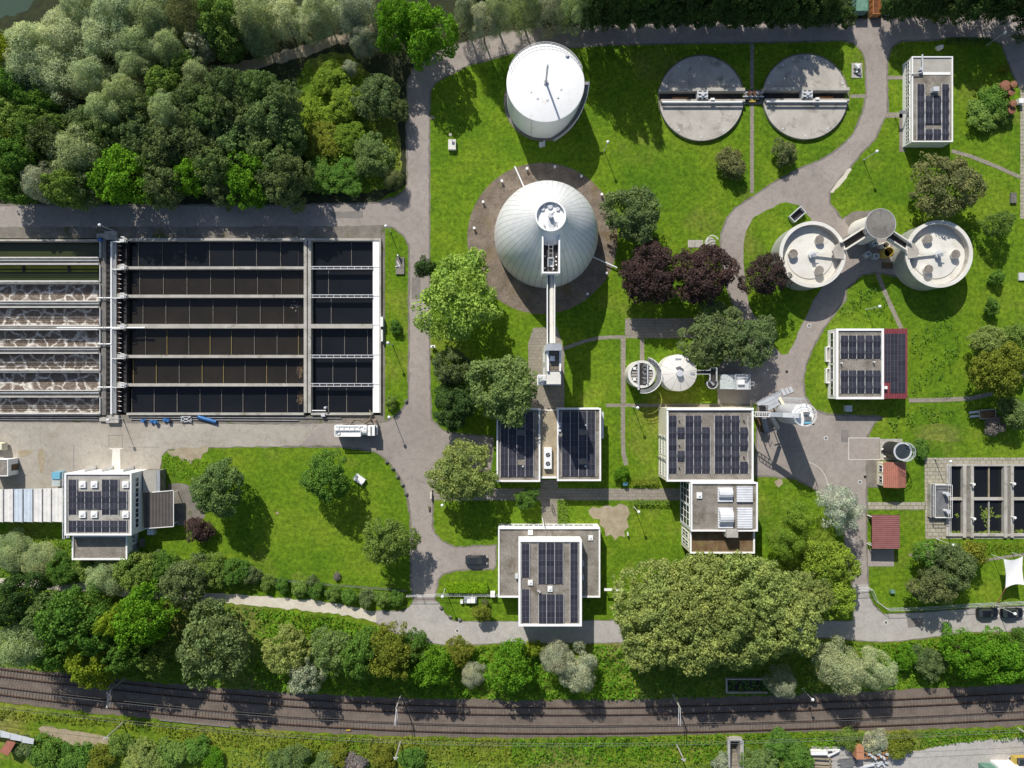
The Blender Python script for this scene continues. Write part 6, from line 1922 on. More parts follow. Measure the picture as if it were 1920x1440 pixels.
WOOD = [
    ('uppermost', [(150, 12, 42, 'W'), (215, 22, 50, 'W'), (285, 25, 48, 'V'), (350, 22, 46, 'K'), (405, 30, 42, 'M'), (470, 28, 42, 'V'), (528, 28, 38, 'W'), (602, 8, 36, 'W'), (660, 12, 40, 'S')]),
    ('second', [(5, 95, 34, 'Y'), (62, 88, 52, 'W'), (125, 66, 56, 'W'), (195, 72, 52, 'W'), (262, 72, 42, 'V'), (320, 85, 34, 'V'), (372, 78, 30, 'F'), (425, 65, 40, 'M'), (482, 72, 30, 'V'), (578, 42, 30, 'W')]),
    ('third', [(52, 132, 46, 'W'), (112, 140, 52, 'W'), (170, 145, 34, 'W'), (250, 125, 36, 'V'), (300, 88, 26, 'W'), (305, 160, 34, 'M'), (370, 140, 34, 'V'), (425, 165, 38, 'D'), (20, 165, 34, 'G')]),
    ('fourth', [(22, 222, 46, 'M'), (70, 232, 34, 'M'), (200, 205, 38, 'V'), (258, 208, 34, 'D'), (310, 205, 36, 'V'), (365, 190, 40, 'D'), (425, 210, 42, 'D'), (480, 165, 34, 'E'), (498, 228, 42, 'D'), (5, 262, 24, 'Y')]),
    ('fifth', [(35, 290, 40, 'G'), (90, 262, 36, 'D'), (135, 285, 50, 'V'), (200, 250, 38, 'E'), (260, 258, 40, 'D'), (320, 262, 42, 'D'), (380, 262, 44, 'D'), (440, 265, 44, 'E'), (505, 282, 42, 'E')]),
    ('mixed middle', [(160, 235, 36, 'D'), (230, 170, 34, 'V'), (340, 120, 32, 'M'), (395, 215, 34, 'E'), (460, 225, 36, 'D'), (530, 190, 34, 'D'), (535, 250, 36, 'E'), (545, 320, 34, 'D'), (60, 190, 34, 'G'), (285, 300, 34, 'D'), (400, 310, 36, 'E'), (500, 330, 32, 'D')]),
    ('lowest', [(20, 345, 34, 'G'), (72, 338, 36, 'S'), (120, 350, 36, 'M'), (165, 345, 36, 'D'), (232, 330, 56, 'B'), (300, 345, 38, 'D'), (356, 330, 32, 'B'), (410, 350, 32, 'D'), (462, 330, 50, 'B'), (530, 350, 36, 'D')]),
]
CN = {'W': 'pale silvery willow', 'V': 'grey-green willow', 'S': 'silvery tree', 'K': 'dull brownish tree', 'M': 'soft green tree', 'D': 'dark olive tree', 'E': 'dark grey-green tree', 'G': 'green tree', 'B': 'bright leaf-green tree', 'Y': 'yellow-green tree', 'F': 'white-flecked tree', 'X': 'dark green tree', 'O': 'olive tree', 'T': 'yellowish olive tree', 'U': 'brownish tree'}
SH = {'C': 'round', 'W': 'willow', 'V': 'willow', 'S': 'willow', 'F': 'loose', 'B': 'loose', 'D': 'loose', 'E': 'loose', 'M': 'round', 'G': 'round', 'K': 'willow', 'Y': 'loose', 'X': 'round', 'O': 'plane', 'T': 'loose', 'U': 'bush'}
wr = random.Random(5)
for rn, lst in WOOD:
    lst = sorted(lst)
    for i, (x, y, r_, c) in enumerate(lst):
        tree(x, y, r_ * 1.1, wr.uniform(8.5, 11.5) * (1.0 if r_ > 32 else .8), c, SH[c], f'{CN[c]} in the {rn} row of the riverside wood, {ordword(i)} from the left', 'tree', 'willow_tree' if c in 'WVS' else 'woodland_tree', 'trees of the riverside wood', low=.1)
for i, (x, y, r_, h, c, lab) in enumerate([
    (648, 192, 34, 4, 'C', 'fresh yellow-green tree in the middle of the meadow thicket'), (705, 180, 44, 6, 'D', 'dark tree in the thicket beside the vertical road'), (745, 205, 22, 5, 'D', 'small dark tree overhanging the road edge by the thicket'),
    (655, 255, 30, 3.4, 'C', 'fresh green bush tree in the thicket below the yellow-green tree'), (700, 290, 40, 5.5, 'E', 'grey-green tree in the lower right of the thicket'), (735, 335, 22, 4.5, 'K', 'small brownish tree at the corner of the two roads'),
    (622, 146, 34, 3.4, 'C', 'bright green bush at the top of the meadow thicket'), (655, 125, 16, 3.5, 'S', 'small silvery bush at the top of the meadow thicket'), (600, 330, 36, 3, 'G', 'green bush at the bottom of the meadow thicket'), (650, 330, 34, 3.2, 'G', 'green bush at the bottom middle of the thicket'),
    (600, 265, 38, 2.6, 'T', 'yellowish bush at the left of the meadow thicket'), (680, 70, 30, 8, 'S', 'silvery tall tree where the forest path ends'), (745, 40, 46, 11, 'B', 'bright green tree left of the top road bend, left of two'), (800, 55, 56, 12, 'B', 'bright green tree at the top road bend, right of two'),
    (872, 18, 26, 11, 'S', 'silvery small tree above the top road bend'), (905, 38, 34, 12, 'S', 'silvery tree above the top road, left of the gas tank'), (935, 18, 30, 13, 'W', 'pale willow above the top road, left of the gas tank')]):
    tree(x, y, r_, h, c, SH[c], lab, 'tree', 'thicket_tree', low=.12)
# wall of trees along the top road
for i, (x, y, r_, h, c) in enumerate([(985, 5, 36, 11, 'V'), (1030, 12, 36, 10, 'S'), (1080, 8, 36, 11, 'V'), (1125, -12, 38, 14, 'X'), (1168, -20, 38, 15, 'X'), (1212, -14, 36, 14, 'X'), (1250, -18, 36, 14, 'X'), (1295, -10, 36, 12.5, 'X'), (1338, -12, 36, 13.5, 'X'), (1382, -8, 36, 12, 'X'), (1424, -16, 38, 14.5, 'X'), (1468, -14, 38, 13.5, 'X'), (1512, -2, 34, 9.5, 'X'), (1552, -4, 34, 9, 'X'), (1700, -10, 34, 11.5, 'X'), (1748, -14, 36, 11.5, 'X'), (1792, -10, 36, 13, 'X'), (1836, -14, 38, 14, 'X'), (1880, -14, 36, 13.5, 'X'), (1925, -12, 36, 13, 'X'), (1960, 40, 34, 11, 'X')]):
    tree(x, y, r_, h, c, SH[c], f'{CN[c]} in the row above the top road, {ordword(i)} from the gas tank end' if i < 18 else f'{CN[c]} above the top road near the right corner, {ordword(i - 18)} past the long row', 'tree', 'roadside_tree', 'tree row above the top road', low=.05)

for i in range(26):
    x = 1005 + i * 23.5
    if x > 1595:
        break
    tree(x, 27 + (i % 3) * 2, 19, 4.4, 'X', 'bush', f'dark shrub along the upper edge of the top road, {ordword(i)} from the left' if i < 14 else f'dark shrub along the upper edge of the top road, {ordword(25 - i)} from the right', 'shrub', 'shrub', 'shrub belt along the top road', low=.05)

# --- strip between the works and the railway
BANK = [
    ('bush row below the workshop', [(20, 1032, 42, 4, 'V'), (68, 1050, 38, 4, 'V'), (112, 1070, 32, 4, 'G'), (150, 1065, 26, 3, 'M'), (195, 1082, 42, 5, 'V'), (250, 1072, 40, 5, 'M'), (300, 1066, 34, 4, 'G'), (342, 1094, 48, 7, 'D'), (395, 1070, 32, 4.5, 'M'), (438, 1074, 28, 4, 'G'), (470, 1079, 20, 3, 'D')]),
    ('hedge row along the white gravel track', [(500, 1093, 18, 2.2, 'M'), (530, 1099, 17, 2.2, 'G'), (560, 1103, 19, 2.2, 'M'), (592, 1107, 19, 2.4, 'G'), (624, 1111, 19, 2.4, 'M'), (655, 1117, 19, 2.4, 'G'), (686, 1123, 21, 2.5, 'D'), (714, 1125, 19, 2.4, 'M'), (742, 1121, 19, 2.2, 'G')]),
    ('tree belt above the railway', [(18, 1130, 46, 9, 'X'), (40, 1205, 56, 9, 'V'), (78, 1150, 34, 8, 'E'), (125, 1165, 56, 10, 'G'), (100, 1225, 34, 7, 'G'), (168, 1242, 50, 8, 'Y'), (185, 1190, 36, 9, 'G'), (212, 1165, 28, 9, 'Y'), (262, 1165, 52, 10, 'B'), (232, 1225, 36, 8, 'G'), (290, 1232, 36, 7, 'M'), (392, 1218, 68, 9.5, 'D'), (535, 1225, 46, 6, 'O'), (570, 1268, 36, 6, 'F'), (620, 1225, 40, 7, 'E'), (672, 1232, 42, 7, 'G'), (735, 1228, 50, 8, 'T'), (775, 1218, 30, 6, 'G'), (808, 1255, 38, 6.5, 'B'), (858, 1225, 28, 4, 'T'), (888, 1268, 26, 4, 'S'), (955, 1258, 46, 6, 'B'), (1003, 1215, 18, 3, 'Y'), (1045, 1240, 32, 6, 'S'), (1085, 1262, 42, 6.5, 'S'), (1470, 1282, 30, 5, 'S'), (1585, 1258, 50, 8, 'W'), (1648, 1262, 40, 7, 'W'), (1745, 1245, 32, 4.5, 'D'), (1700, 1235, 24, 3.5, 'B'), (1822, 1228, 46, 6, 'B'), (1882, 1235, 50, 6.5, 'B'), (1925, 1225, 40, 6, 'G')]),
    ('scrub below the railway', [(45, 1402, 24, 3, 'D'), (85, 1420, 40, 3, 'G'), (140, 1420, 38, 3, 'G'), (185, 1425, 30, 3, 'T'), (225, 1395, 26, 3, 'M'), (265, 1425, 38, 3.2, 'O'), (320, 1415, 38, 3, 'M'), (365, 1410, 30, 2.6, 'G'), (400, 1428, 24, 2.2, 'B'), (540, 1430, 36, 3.4, 'E'), (605, 1435, 28, 3, 'E'), (630, 1420, 24, 2.4, 'T'), (665, 1432, 24, 2, 'U'), (720, 1425, 28, 2.4, 'T'), (770, 1425, 26, 2.4, 'G'), (1352, 1432, 20, 2.6, 'S'), (1425, 1432, 34, 3.2, 'E'), (1500, 1425, 34, 3, 'G'), (1460, 1395, 30, 2.4, 'G'), (1590, 1388, 26, 2.4, 'M'), (1640, 1390, 28, 2.4, 'S'), (1690, 1398, 30, 2.8, 'T')]),
]
for rn, lst in BANK:
    lst = sorted(lst)
    for i, (x, y, r_, h, c) in enumerate(lst):
        small = h < 5.2
        nm = 'bush' if small else ('willow_tree' if c in 'WVS' else 'bank_tree')
        cn = CN[c].replace('tree', 'bush').replace('willow', 'willow bush') if small else CN[c]
        tree(x, y, r_, h, c, 'bush' if h < 3.2 else SH[c], f'{cn} in the {rn}, {ordword(i)} from the left' if i < 18 else f'{cn} in the {rn}, {ordword(len(lst) - 1 - i)} from the right', 'bush' if small else 'tree', nm, rn, low=.05)


# --- ground cover that nobody could count
def inside(poly, x, y):
    r = np.zeros(len(x), bool)
    n = len(poly)
    for i in range(n):
        x0, y0 = poly[i]; x1, y1 = poly[(i + 1) % n]
        c = ((y0 > y) != (y1 > y)) & (x < (x1 - x0) * (y - y0) / (y1 - y0 + 1e-12) + x0)
        r ^= c
    return r


def cover(name, label, pxs, dens, size, hmax, tint, seed, clump=1.6, thr=0.0):
    rng = np.random.default_rng(seed)
    poly = [P(x, y) for x, y in pxs]
    xs = [p[0] for p in poly]; ys = [p[1] for p in poly]
    n = int((max(xs) - min(xs)) * (max(ys) - min(ys)) * dens)
    x = rng.uniform(min(xs), max(xs), n); y = rng.uniform(min(ys), max(ys), n)
    m = inside(poly, x, y); x = x[m]; y = y[m]
    ph = rng.uniform(0, 6.28, 8); w = rng.uniform(.7, 1.4, 8) / clump

    def hf(x, y):
        v = np.zeros_like(x)
        for k in range(4):
            a = ph[k] * 2
            v += np.sin((x * math.cos(a) + y * math.sin(a)) * w[k] * (1.5 + k) + ph[k + 4]) / (1 + .45 * k)
        return np.clip(.5 + v * .28, 0, 1.2)
    h = hf(x, y)
    if thr:
        m = h > thr; x = x[m]; y = y[m]; h = h[m]
    e = .15
    gx = (hf(x + e, y) - h) / e * hmax; gy = (hf(x, y + e) - h) / e * hmax
    z = .06 + h * hmax * rng.uniform(.55, 1.0, len(x))
    nr = np.stack([-gx * .8, -gy * .8, np.ones_like(x)], 1) + rng.normal(size=(len(x), 3)) * .5
    me = card_mesh(name, np.stack([x, y, z], 1), nr, rng.uniform(.55, 1.35, len(x)) * size, .5, rng)
    o = link_mesh(name, me)
    c = tuple(v * TB for v in TINT[tint])
    o.color = (*c, 1)
    setp(o, label, 'ground cover', None, 'stuff')


cover('undergrowth', 'green undergrowth between the works road and the railway', [(480, 1140), (600, 1150), (705, 1172), (770, 1200), (842, 1213), (960, 1209), (1200, 1208), (1200, 1311), (960, 1311), (720, 1305), (480, 1294)], 11, .28, 1.2, 'B', 1)
cover('undergrowth', 'dark undergrowth under the plane grove', [(1200, 1208), (1540, 1202), (1540, 1300), (1440, 1304), (1200, 1311)], 7, .30, .7, 'G', 2)
cover('undergrowth', 'bright green undergrowth right of the grove above the railway', [(1540, 1201), (1652, 1207), (1752, 1197), (1815, 1189), (1990, 1186), (1990, 1279), (1690, 1290), (1540, 1300)], 8, .28, .6, 'B', 3)
cover('undergrowth', 'dark undergrowth on the bank at the lower left', [(-60, 1108), (125, 1110), (275, 1126), (480, 1140), (480, 1294), (240, 1272), (-60, 1244)], 5, .30, .7, 'G', 4)
cover('undergrowth', 'green brambles along the lower edge of the railway, left half', [(-40, 1322), (240, 1347), (480, 1370), (720, 1381), (960, 1384), (960, 1428), (700, 1420), (440, 1400), (240, 1365), (60, 1350), (-40, 1345)], 8, .26, .6, 'T', 5)
cover('undergrowth', 'green brambles along the lower edge of the railway, right half', [(960, 1384), (1200, 1380), (1366, 1374), (1366, 1425), (1200, 1425), (960, 1430)], 11, .26, .9, 'B', 6)
cover('undergrowth', 'green brambles between the stairwell and the south yard', [(1392, 1374), (1440, 1372), (1690, 1372), (1920, 1364), (1990, 1362), (1990, 1380), (1830, 1388), (1720, 1405), (1600, 1398), (1520, 1402), (1515, 1445), (1392, 1445)], 11, .25, .8, 'B', 7)
cover('undergrowth', 'scrubby growth along the lowest strip below the brambles', [(430, 1402), (700, 1422), (960, 1432), (1366, 1428), (1366, 1450), (430, 1450)], 6, .25, .5, 'M', 8)
cover('undergrowth', 'yellow-green meadow growth in the thicket beside the road', [(585, 150), (640, 110), (700, 150), (740, 230), (750, 345), (690, 358), (575, 355), (570, 240)], 13, .26, 1.6, 'C', 9)
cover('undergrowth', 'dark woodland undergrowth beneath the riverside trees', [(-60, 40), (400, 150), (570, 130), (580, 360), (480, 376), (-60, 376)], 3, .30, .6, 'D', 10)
cover('undergrowth', 'dark growth beneath the trees above the top road', [(840, 70), (960, 50), (1200, 38), (1600, 30), (1600, 0), (1200, -10), (900, -10)], 5, .3, .6, 'X', 11)
cover('weeds', 'dark green weeds in the meadow right of the blower house', [(1708, 620), (1745, 590), (1790, 595), (1800, 640), (1795, 700), (1790, 745), (1708, 745)], 7, .20, .55, 'G', 12, 1.0, .52)
cover('weeds', 'dark green weeds on the triangle between the silos', [(1640, 520), (1660, 560), (1676, 600), (1600, 600), (1570, 590), (1595, 550)], 8, .20, .5, 'G', 13, .9, .42)
cover('weeds', 'green weeds on the slope above the filters', [(1660, 790), (1720, 760), (1790, 770), (1780, 785), (1700, 800), (1670, 815), (1725, 835), (1722, 850), (1690, 825)], 8, .20, .45, 'G', 14, .9, .4)
cover('weeds', 'hedge-like growth along the bottom fence of the filters', [(1790, 1014), (1925, 1014), (1925, 1034), (1850, 1040), (1790, 1030)], 11, .18, .9, 'T', 15)
cover('weeds', 'bushy green growth at the sandy corner of the works yard', [(302, 858), (318, 850), (340, 860), (388, 862), (388, 892), (310, 892)], 9, .18, .5, 'B', 16)
cover('weeds', 'green scrub at the left below the canopy', [(-20, 1000), (60, 995), (132, 1015), (132, 1050), (240, 1055), (330, 1040), (480, 1075), (480, 1105), (280, 1095), (-20, 1080)], 8, .24, .7, 'M', 17)

# ================================================================ STREET FURNITURE
lamp0 = None
LAMPS = [((1133, 283), 'beside the gas tank shadow on the main lawn'), ((1619, 300), 'at the curved road right of the covered basins'), ((1850, 85), 'at the top right road corner'), ((1624, 580), 'on the grass triangle between silos and blower house'), ((1757, 1011), 'at the lower left corner of the filter apron'), ((1752, 860), 'at the upper left of the filter apron'), ((1189, 951), 'beside the bare earth patch right of the office'), ((1187, 763), 'above the lawn left of the machine hall'), ((834, 939), 'beside the olive-yellow tree left of the walkway'), ((738, 780), 'at the lower right corner of the black tanks'), ((732, 435), 'at the upper right corner of the black tanks'), ((736, 646), 'beside the green shrub right of the black tanks'), ((834.5, 1104), 'at the fence above the bottom road'), ((215.5, 433), 'on the landing at the top of the gallery'), ((231, 785), 'near the landing at the bottom of the gallery'), ((1868, 1135), 'at the fence beside the two parked cars'), ((1503, 1290), 'beside the railway right of the plane grove')]
for i, ((x, y), where) in enumerate(LAMPS):
    lab = 'slim street lamp with white globe ' + where
    p = P(x, y)
    if lamp0 is None:
        lamp0 = thing('street_lamp', lab, 'street lamp', (p[0], p[1], 0), 'globe street lamps')
        mb = MB(); mb.cyl(0, 0, 0, 5.0, .075, 10, .05).cyl(0, 0, 0, .5, .11, 10); mb.build('pole', 'light_metal', lamp0, True, True)
        mb = MB(); mb.sphere((0, 0, 5.2), .30, 20); mb.build('globe', 'globe', lamp0, True, True)
    else:
        o = copy_tree(lamp0); o['label'] = lab; o.location = (p[0], p[1], 0)

# overhead line masts
MASTS = [((235, 1271), 1, 'at the left'), ((752, 1302), 1, 'near the middle'), ((1262, 1302), 1, 'right of the middle')]
for (x, y), s, where in MASTS:
    m = thing('railway_mast', 'grey overhead line mast with cantilevers on the upper bank ' + where, 'mast', P3(x, y), 'masts on the upper bank')
    p = P(x, y); hh = 6.4
    MB().tube((p[0], p[1], 0), (p[0], p[1], hh), .17, 8, .12).build('pole', 'concrete', m, True)
    MB().bar((p[0], p[1], hh - .3), (p[0] - .05, p[1] - 3.2, hh - .2), .09, .09).bar((p[0], p[1], hh - 1.6), (p[0] - .35, p[1] - 3.2, hh - .4), .08, .08).bar((p[0], p[1], hh - 1.0), (p[0] + .3, p[1] - 3.4, hh - .9), .07, .07).build('cantilever', 'light_metal', m)
for (x, y), where in (((231, 1355), 'at the left'), ((751, 1391), 'in the middle'), ((1232 + 36, 1394), 'right of the middle'), ((1909, 1365), 'at the far right')):
    m = thing('railway_mast', 'pale slender mast in the scrub below the tracks ' + where, 'mast', P3(x, y), 'masts below the tracks')
    p = P(x, y)
    MB().tube((p[0], p[1], 0), (p[0], p[1], 6.6), .16, 8, .11).build('pole', 'concrete', m, True)
    MB().obox(p[0], p[1], 5.8, .9, .12, .12).obox(p[0], p[1], 6.3, .5, .12, .12).build('cross_arm', 'light_metal', m)
for off, lab in ((6.5, 'upper'), (41, 'lower')):
    w = thing('overhead_wire', f'thin overhead contact wire above the {lab} railway track', 'wire', P3(960, rail_y(960, off), 5.6), 'overhead wires')
    for nm, z, r_ in (('contact_wire', 5.3, .022), ('carrier_wire', 6.2, .026)):
        mb = MB()
        pts = [P3(960 + (x - 960) * ALT / (ALT - z) * (ALT - z) / ALT, rail_y(x, off), 0) for x in range(-100, 2081, 60)]
        mb.path([(a[0], a[1], z) for a in pts], r_, 4)
        mb.build(nm, 'steel', w)

# fences and gates
def fence(name, label, pxs, h, mat='light_metal', cat='fence', post=2.5, mesh=True):
    pts = [P(x, y) for x, y in pxs]
    a = pts[0]
    f = thing(name, label, cat, (a[0], a[1], 0))
    mb = MB()
    for p, q in zip(pts[:-1], pts[1:]):
        for z in ([h * .12, h * .5, h] if mesh else [h * .55, h]):
            mb.bar((p[0], p[1], z), (q[0], q[1], z), .05, .05)
        L = math.hypot(q[0] - p[0], q[1] - p[1])
        if mesh:
            n = max(2, int(L / .35))
            for i in range(n):
                t = i / n
                x = p[0] + (q[0] - p[0]) * t; y = p[1] + (q[1] - p[1]) * t
                mb.bar((x, y, .1), (x, y, h), .02, .02)
    mb.build('mesh_panel' if mesh else 'rail', mat, f)
    for p, q in zip(pts[:-1], pts[1:]):
        L = math.hypot(q[0] - p[0], q[1] - p[1]); n = max(1, int(L / post))
        for i in range(n):
            t = i / n
            MB().cyl(p[0] + (q[0] - p[0]) * t, p[1] + (q[1] - p[1]) * t, 0, h + .1, .05, 6).build('post', mat, f)
    return f


fence('mesh_fence', 'pale mesh fence along the bottom road from the gate past the sail', [(1629, 1102), (1638, 1124), (1660, 1140), (1730, 1138), (1832, 1131), (1990, 1124)], 1.8)
fence('mesh_fence', 'thin pale mesh fence above the garden table left of the office', [(815, 1113), (934, 1114)], 1.6)
fence('mesh_fence', 'thin mesh fence at the stony slope below the left lawn', [(480, 1082), (620, 1095), (764, 1106)], 1.0, 'steel', post=4)
ga_ = fence('sliding_gate', 'white rail gate across the vertical road at the bottom road', [(764, 1114), (817, 1114)], 1.7, 'white', 'gate', 2)
ga_ = fence('swing_gate', 'white framed gate across the drive beside the plane grove', [(1598, 1103), (1628, 1101)], 1.8, 'white', 'gate', 3)
single('gate_pillar', MB().obox(*P(924, 1112), 0, .9, .9, 1.3), 'white', 'white cubic gate pillar at the lower left corner of the office', 'pillar')
en = thing('basement_enclosure', 'dark concrete enclosure in the shade of the grove above the railway', 'enclosure', P3(1400, 1287))
MB().pbox(1362, 1273, 1440, 1275, 0, .9).pbox(1362, 1298, 1440, 1300, 0, .9).pbox(1362, 1275, 1364, 1298, 0, .9).build('wall', 'concrete', en)
MB().pbox(1364, 1275, 1440, 1298, 0.01, .08).build('floor', 'dark_deck', en)
ss = thing('underpass_stair', 'concrete stairwell descending under the railway at the bottom edge', 'stairwell', P3(1378, 1415))
MB().pbox(1364.5, 1385, 1369, 1450, -3, .8).pbox(1388, 1385, 1392, 1450, -3, .8).pbox(1369, 1384, 1388, 1388, -3, .8).build('wall', 'concrete', ss)
mb = MB()
for k in range(14):
    mb.pbox(1369, 1392 + k * 4, 1388, 1396 + k * 4, -3.2, -2.4 + k * .18)
mb.build('steps', 'paving', ss)
railing(ss, [P(1366, 1450, .8), P(1366, 1385, .8), P(1391, 1385, .8), P(1391, 1450, .8)], .8, .9, 'light_metal', post=2)

# ================================================================ VEHICLES


def car(name, label, px, py, rot, paint, L=4.3, W=1.78):
    p = P(px, py)
    c = thing(name, label, 'car', (p[0], p[1], 0), 'parked cars')
    c.rotation_euler = (0, 0, rot)
    xs = [-.5, -.49, -.44, -.3, -.1, .1, .22, .36, .45, .49, .5]
    zl = [.35, .3, .22, .2, .2, .2, .2, .2, .22, .3, .4]
    zu = [.62, .82, .92, .95, .95, .94, .92, .86, .78, .66, .5]
    wd = [.80, .90, .96, 1, 1, 1, 1, .98, .94, .86, .74]
    vs = []; fs = []
    for x, a, b, w in zip(xs, zl, zu, wd):
        hw = W / 2 * w
        vs += [(x * L, -hw * .92, a), (x * L, -hw, (a + b) / 2), (x * L, -hw * .93, b), (x * L, hw * .93, b), (x * L, hw, (a + b) / 2), (x * L, hw * .92, a)]
    for i in range(len(xs) - 1):
        for j in range(6):
            fs.append((i * 6 + j, i * 6 + (j + 1) % 6, i * 6 + 6 + (j + 1) % 6, i * 6 + 6 + j))
    n = (len(xs) - 1) * 6
    fs += [(5, 4, 3, 2, 1, 0), tuple(n + k for k in range(6))]
    MB().add(vs, fs).build('body', paint, c, True, True)
    rx = [-.46, -.34, .05, .24]; rw = [.80, .72, .72, .82]; rz = [.93, 1.42, 1.44, .9]
    g = []; gf = []
    for x, w, z in zip(rx, rw, rz):
        g += [(x * L, -W / 2 * w, z), (x * L, W / 2 * w, z)]
    low = []
    for x in rx:
        low += [(x * L, -W / 2 * .93, .9), (x * L, W / 2 * .93, .9)]
    mb = MB(); mb.quad(g[2], g[3], g[5], g[4]); mb.build('roof', paint, c, False, True)
    mb = MB(); mb.quad(g[4], g[5], g[7], g[6]); mb.build('windscreen', 'window_glass', c, False, True)
    mb = MB(); mb.quad(g[0], g[1], g[3], g[2]); mb.build('rear_window', 'window_glass', c, False, True)
    for s in (0, 1):
        mb = MB(); mb.add([g[0 + s], g[2 + s], g[4 + s], g[6 + s], low[2 + s], low[4 + s]], [(0, 1, 4), (1, 2, 5, 4), (2, 3, 5)]); mb.build('side_window', 'window_glass', c, False, True)
        y = (W / 2 + .08) * (1 if s else -1)
        mb = MB(); mb.obox(.17 * L, y, .92, .16, .2, .13); mb.build('mirror', paint, c, False, True)
        mb = MB(); mb.obox(.485 * L, y * .68, .62, .12, .35, .12); mb.build('headlight', 'globe', c, False, True)
        for x in (-.31, .31):
            mb = MB(); mb.tube((x * L, y * .98, .32), (x * L, y * .78, .32), .32, 16); w_ = mb.build('wheel', 'rubber', c, True, True)
            o = link_mesh('rim', MB().tube((x * L, y * .985, .32), (x * L, y * .97, .32), .19, 12).mesh('rim', 'light_metal'), w_, True)
    return c


car('parked_car', 'dark grey car parked on the short bay left of the office', 893.5, 1048.5, 0.0, 'car_grey')
car('parked_car', 'black car by the lower fence, nearer the gate', 1847.5, 1146.5, 0.03, 'car_black', 4.2)
car('parked_car', 'black car by the lower fence, beyond the lamp and under the sail', 1893.5, 1147, 0.03, 'car_black', 4.3)

tr = thing('suction_truck', 'white suction tanker truck with railed roof parked below the black tanks', 'truck', P3(664, 808))
MB().pbox(645, 797, 703, 817, .55, .95).build('chassis', 'dark_steel', tr)
mb = MB()
x0, y0, x1, y1 = wrect((627, 797, 690, 818), 2.9)
yc = (y0 + y1) / 2
mb.tube((x0 + 1.5, yc, 1.9), (x1 - .3, yc, 1.9), .95, 20); mb.build('tank', 'white', tr, True)
mb = MB(); mb.box(x0 + .2, y0 + 1.2, 2.4, x1 - .3, y1, 2.75).box(x0 + .2, y0, 2.2, x1 - 1.4, y0 + 1.2, 2.82); mb.build('catwalk', 'white', tr)
railing(tr, [(x0 + .1, y0), (x1 - 1.4, y0), (x1 - 1.4, y0 + 1.2), (x0 + .1, y0 + 1.2), (x0 + .1, y0)], 2.8, .35, 'white', post=1.2, r=.05)
mb = MB(); mb.box(x0 - .1, y0 + .05, .6, x0 + 1.2, y1 - .05, 2.55); mb.build('rear_pump_box', 'white', tr)
mb = MB(); xa = x1 - .1; mb.box(xa, y0 + .1, .6, xa + 1.35, y1 - .1, 2.7).box(xa + 1.35, y0 + .15, .6, xa + 1.6, y1 - .15, 1.5); mb.build('cab', 'white', tr)
mb = MB(); mb.quad((xa + 1.36, y0 + .2, 1.5), (xa + 1.36, y1 - .2, 1.5), (xa + 1.36, y1 - .2, 2.5), (xa + 1.36, y0 + .2, 2.5)); mb.build('windscreen', 'window_glass', tr)
mb = MB(); mb.box(xa + .55, y0 + .3, 2.7, xa + .75, y1 - .3, 2.85); mb.build('light_bar', 'steel', tr)
mb = MB()
for k in range(6):
    mb.cyl(x0 + .8 + k * 1.0, y1 - .5 - .1 * (k % 2), 2.75, 2.95, .22 - .03 * (k % 3), 10)
mb.tube((x0 + .3, y1 - .25, 2.85), (x1 - 1.0, y1 - .25, 2.85), .09, 8); mb.build('roof_fitting', 'light_metal', tr, True)
mb = MB(); mb.ring(x0 + .75, y0 + .6, .28, .42, 2.82, 3.0, 16); mb.build('manhole_ring', 'metal', tr)
for x in (x0 + 1.7, x0 + 2.9, x1 - .2):
    for s in (y0 + .12, y1 - .12):
        mb = MB(); mb.tube((x, s - .14, .5), (x, s + .14, .5), .5, 16); mb.build('wheel', 'rubber', tr, True)
pts = [P3(645, 797, 2.2), P3(655, 791, .5), P3(664, 787, .12), P3(673, 786.5, .12), P3(680, 789, .12), P3(684, 794, .12), P3(690, 789, .12), P3(696, 781, .3), P3(697, 775, .9), P3(694, 771.5, .8), P3(693, 769, -.5)]
single('suction_hose', MB().path(pts, .06, 8), 'sand', 'pale suction hose from the white truck into the black tank', 'hose')
tl = thing('loaded_trailer', 'small trailer with a brown mulch load beside the grey-violet bush', 'trailer', P3(1846, 776))
p = P(1847, 776)
MB().obox(p[0], p[1], .45, 2.9, 1.7, .1, .07).obox(p[0] - .05, p[1] + .85, .5, 2.9, .1, .6, .07).obox(p[0] + .05, p[1] - .85, .5, 2.9, .1, .6, .07).obox(p[0] + 1.4, p[1] + .1, .5, .1, 1.6, .6, .07).build('bed', 'light_metal', tl)
MB().obox(p[0], p[1], .55, 2.7, 1.55, .45, .07).build('mulch_load', 'mulch', tl)
MB().obox(p[0] - 2.4, p[1] + .35, .3, 1.9, .45, .08, .1).obox(p[0] - 2.3, p[1] - .45, .3, 1.9, .4, .08, .1).build('ramp', 'light_metal', tl)
for s in (-.95, .95):
    MB().tube((p[0] + .2, p[1] + s - .1, .32), (p[0] + .2, p[1] + s + .1, .32), .32, 14).build('wheel', 'rubber', tl, True)
vn = thing('utility_cart', 'cream utility vehicle cut by the left edge of the yard', 'vehicle', P3(0, 837))
MB().pbox(-14, 830, 8.5, 844.5, .45, 1.3).build('body', 'cream', vn)
MB().pbox(-12, 831.5, 3, 843, 1.3, 1.95).build('cab', 'cream', vn)
MB().pbox(3.1, 832.5, 3.6, 842, 1.25, 1.8).build('windscreen', 'window_glass', vn)
for x in (-10, 4):
    for y in (832, 843):
        q = P(x, y, .4); MB().tube((q[0], q[1] - .12, .35), (q[0], q[1] + .12, .35), .35, 14).build('wheel', 'rubber', vn, True)


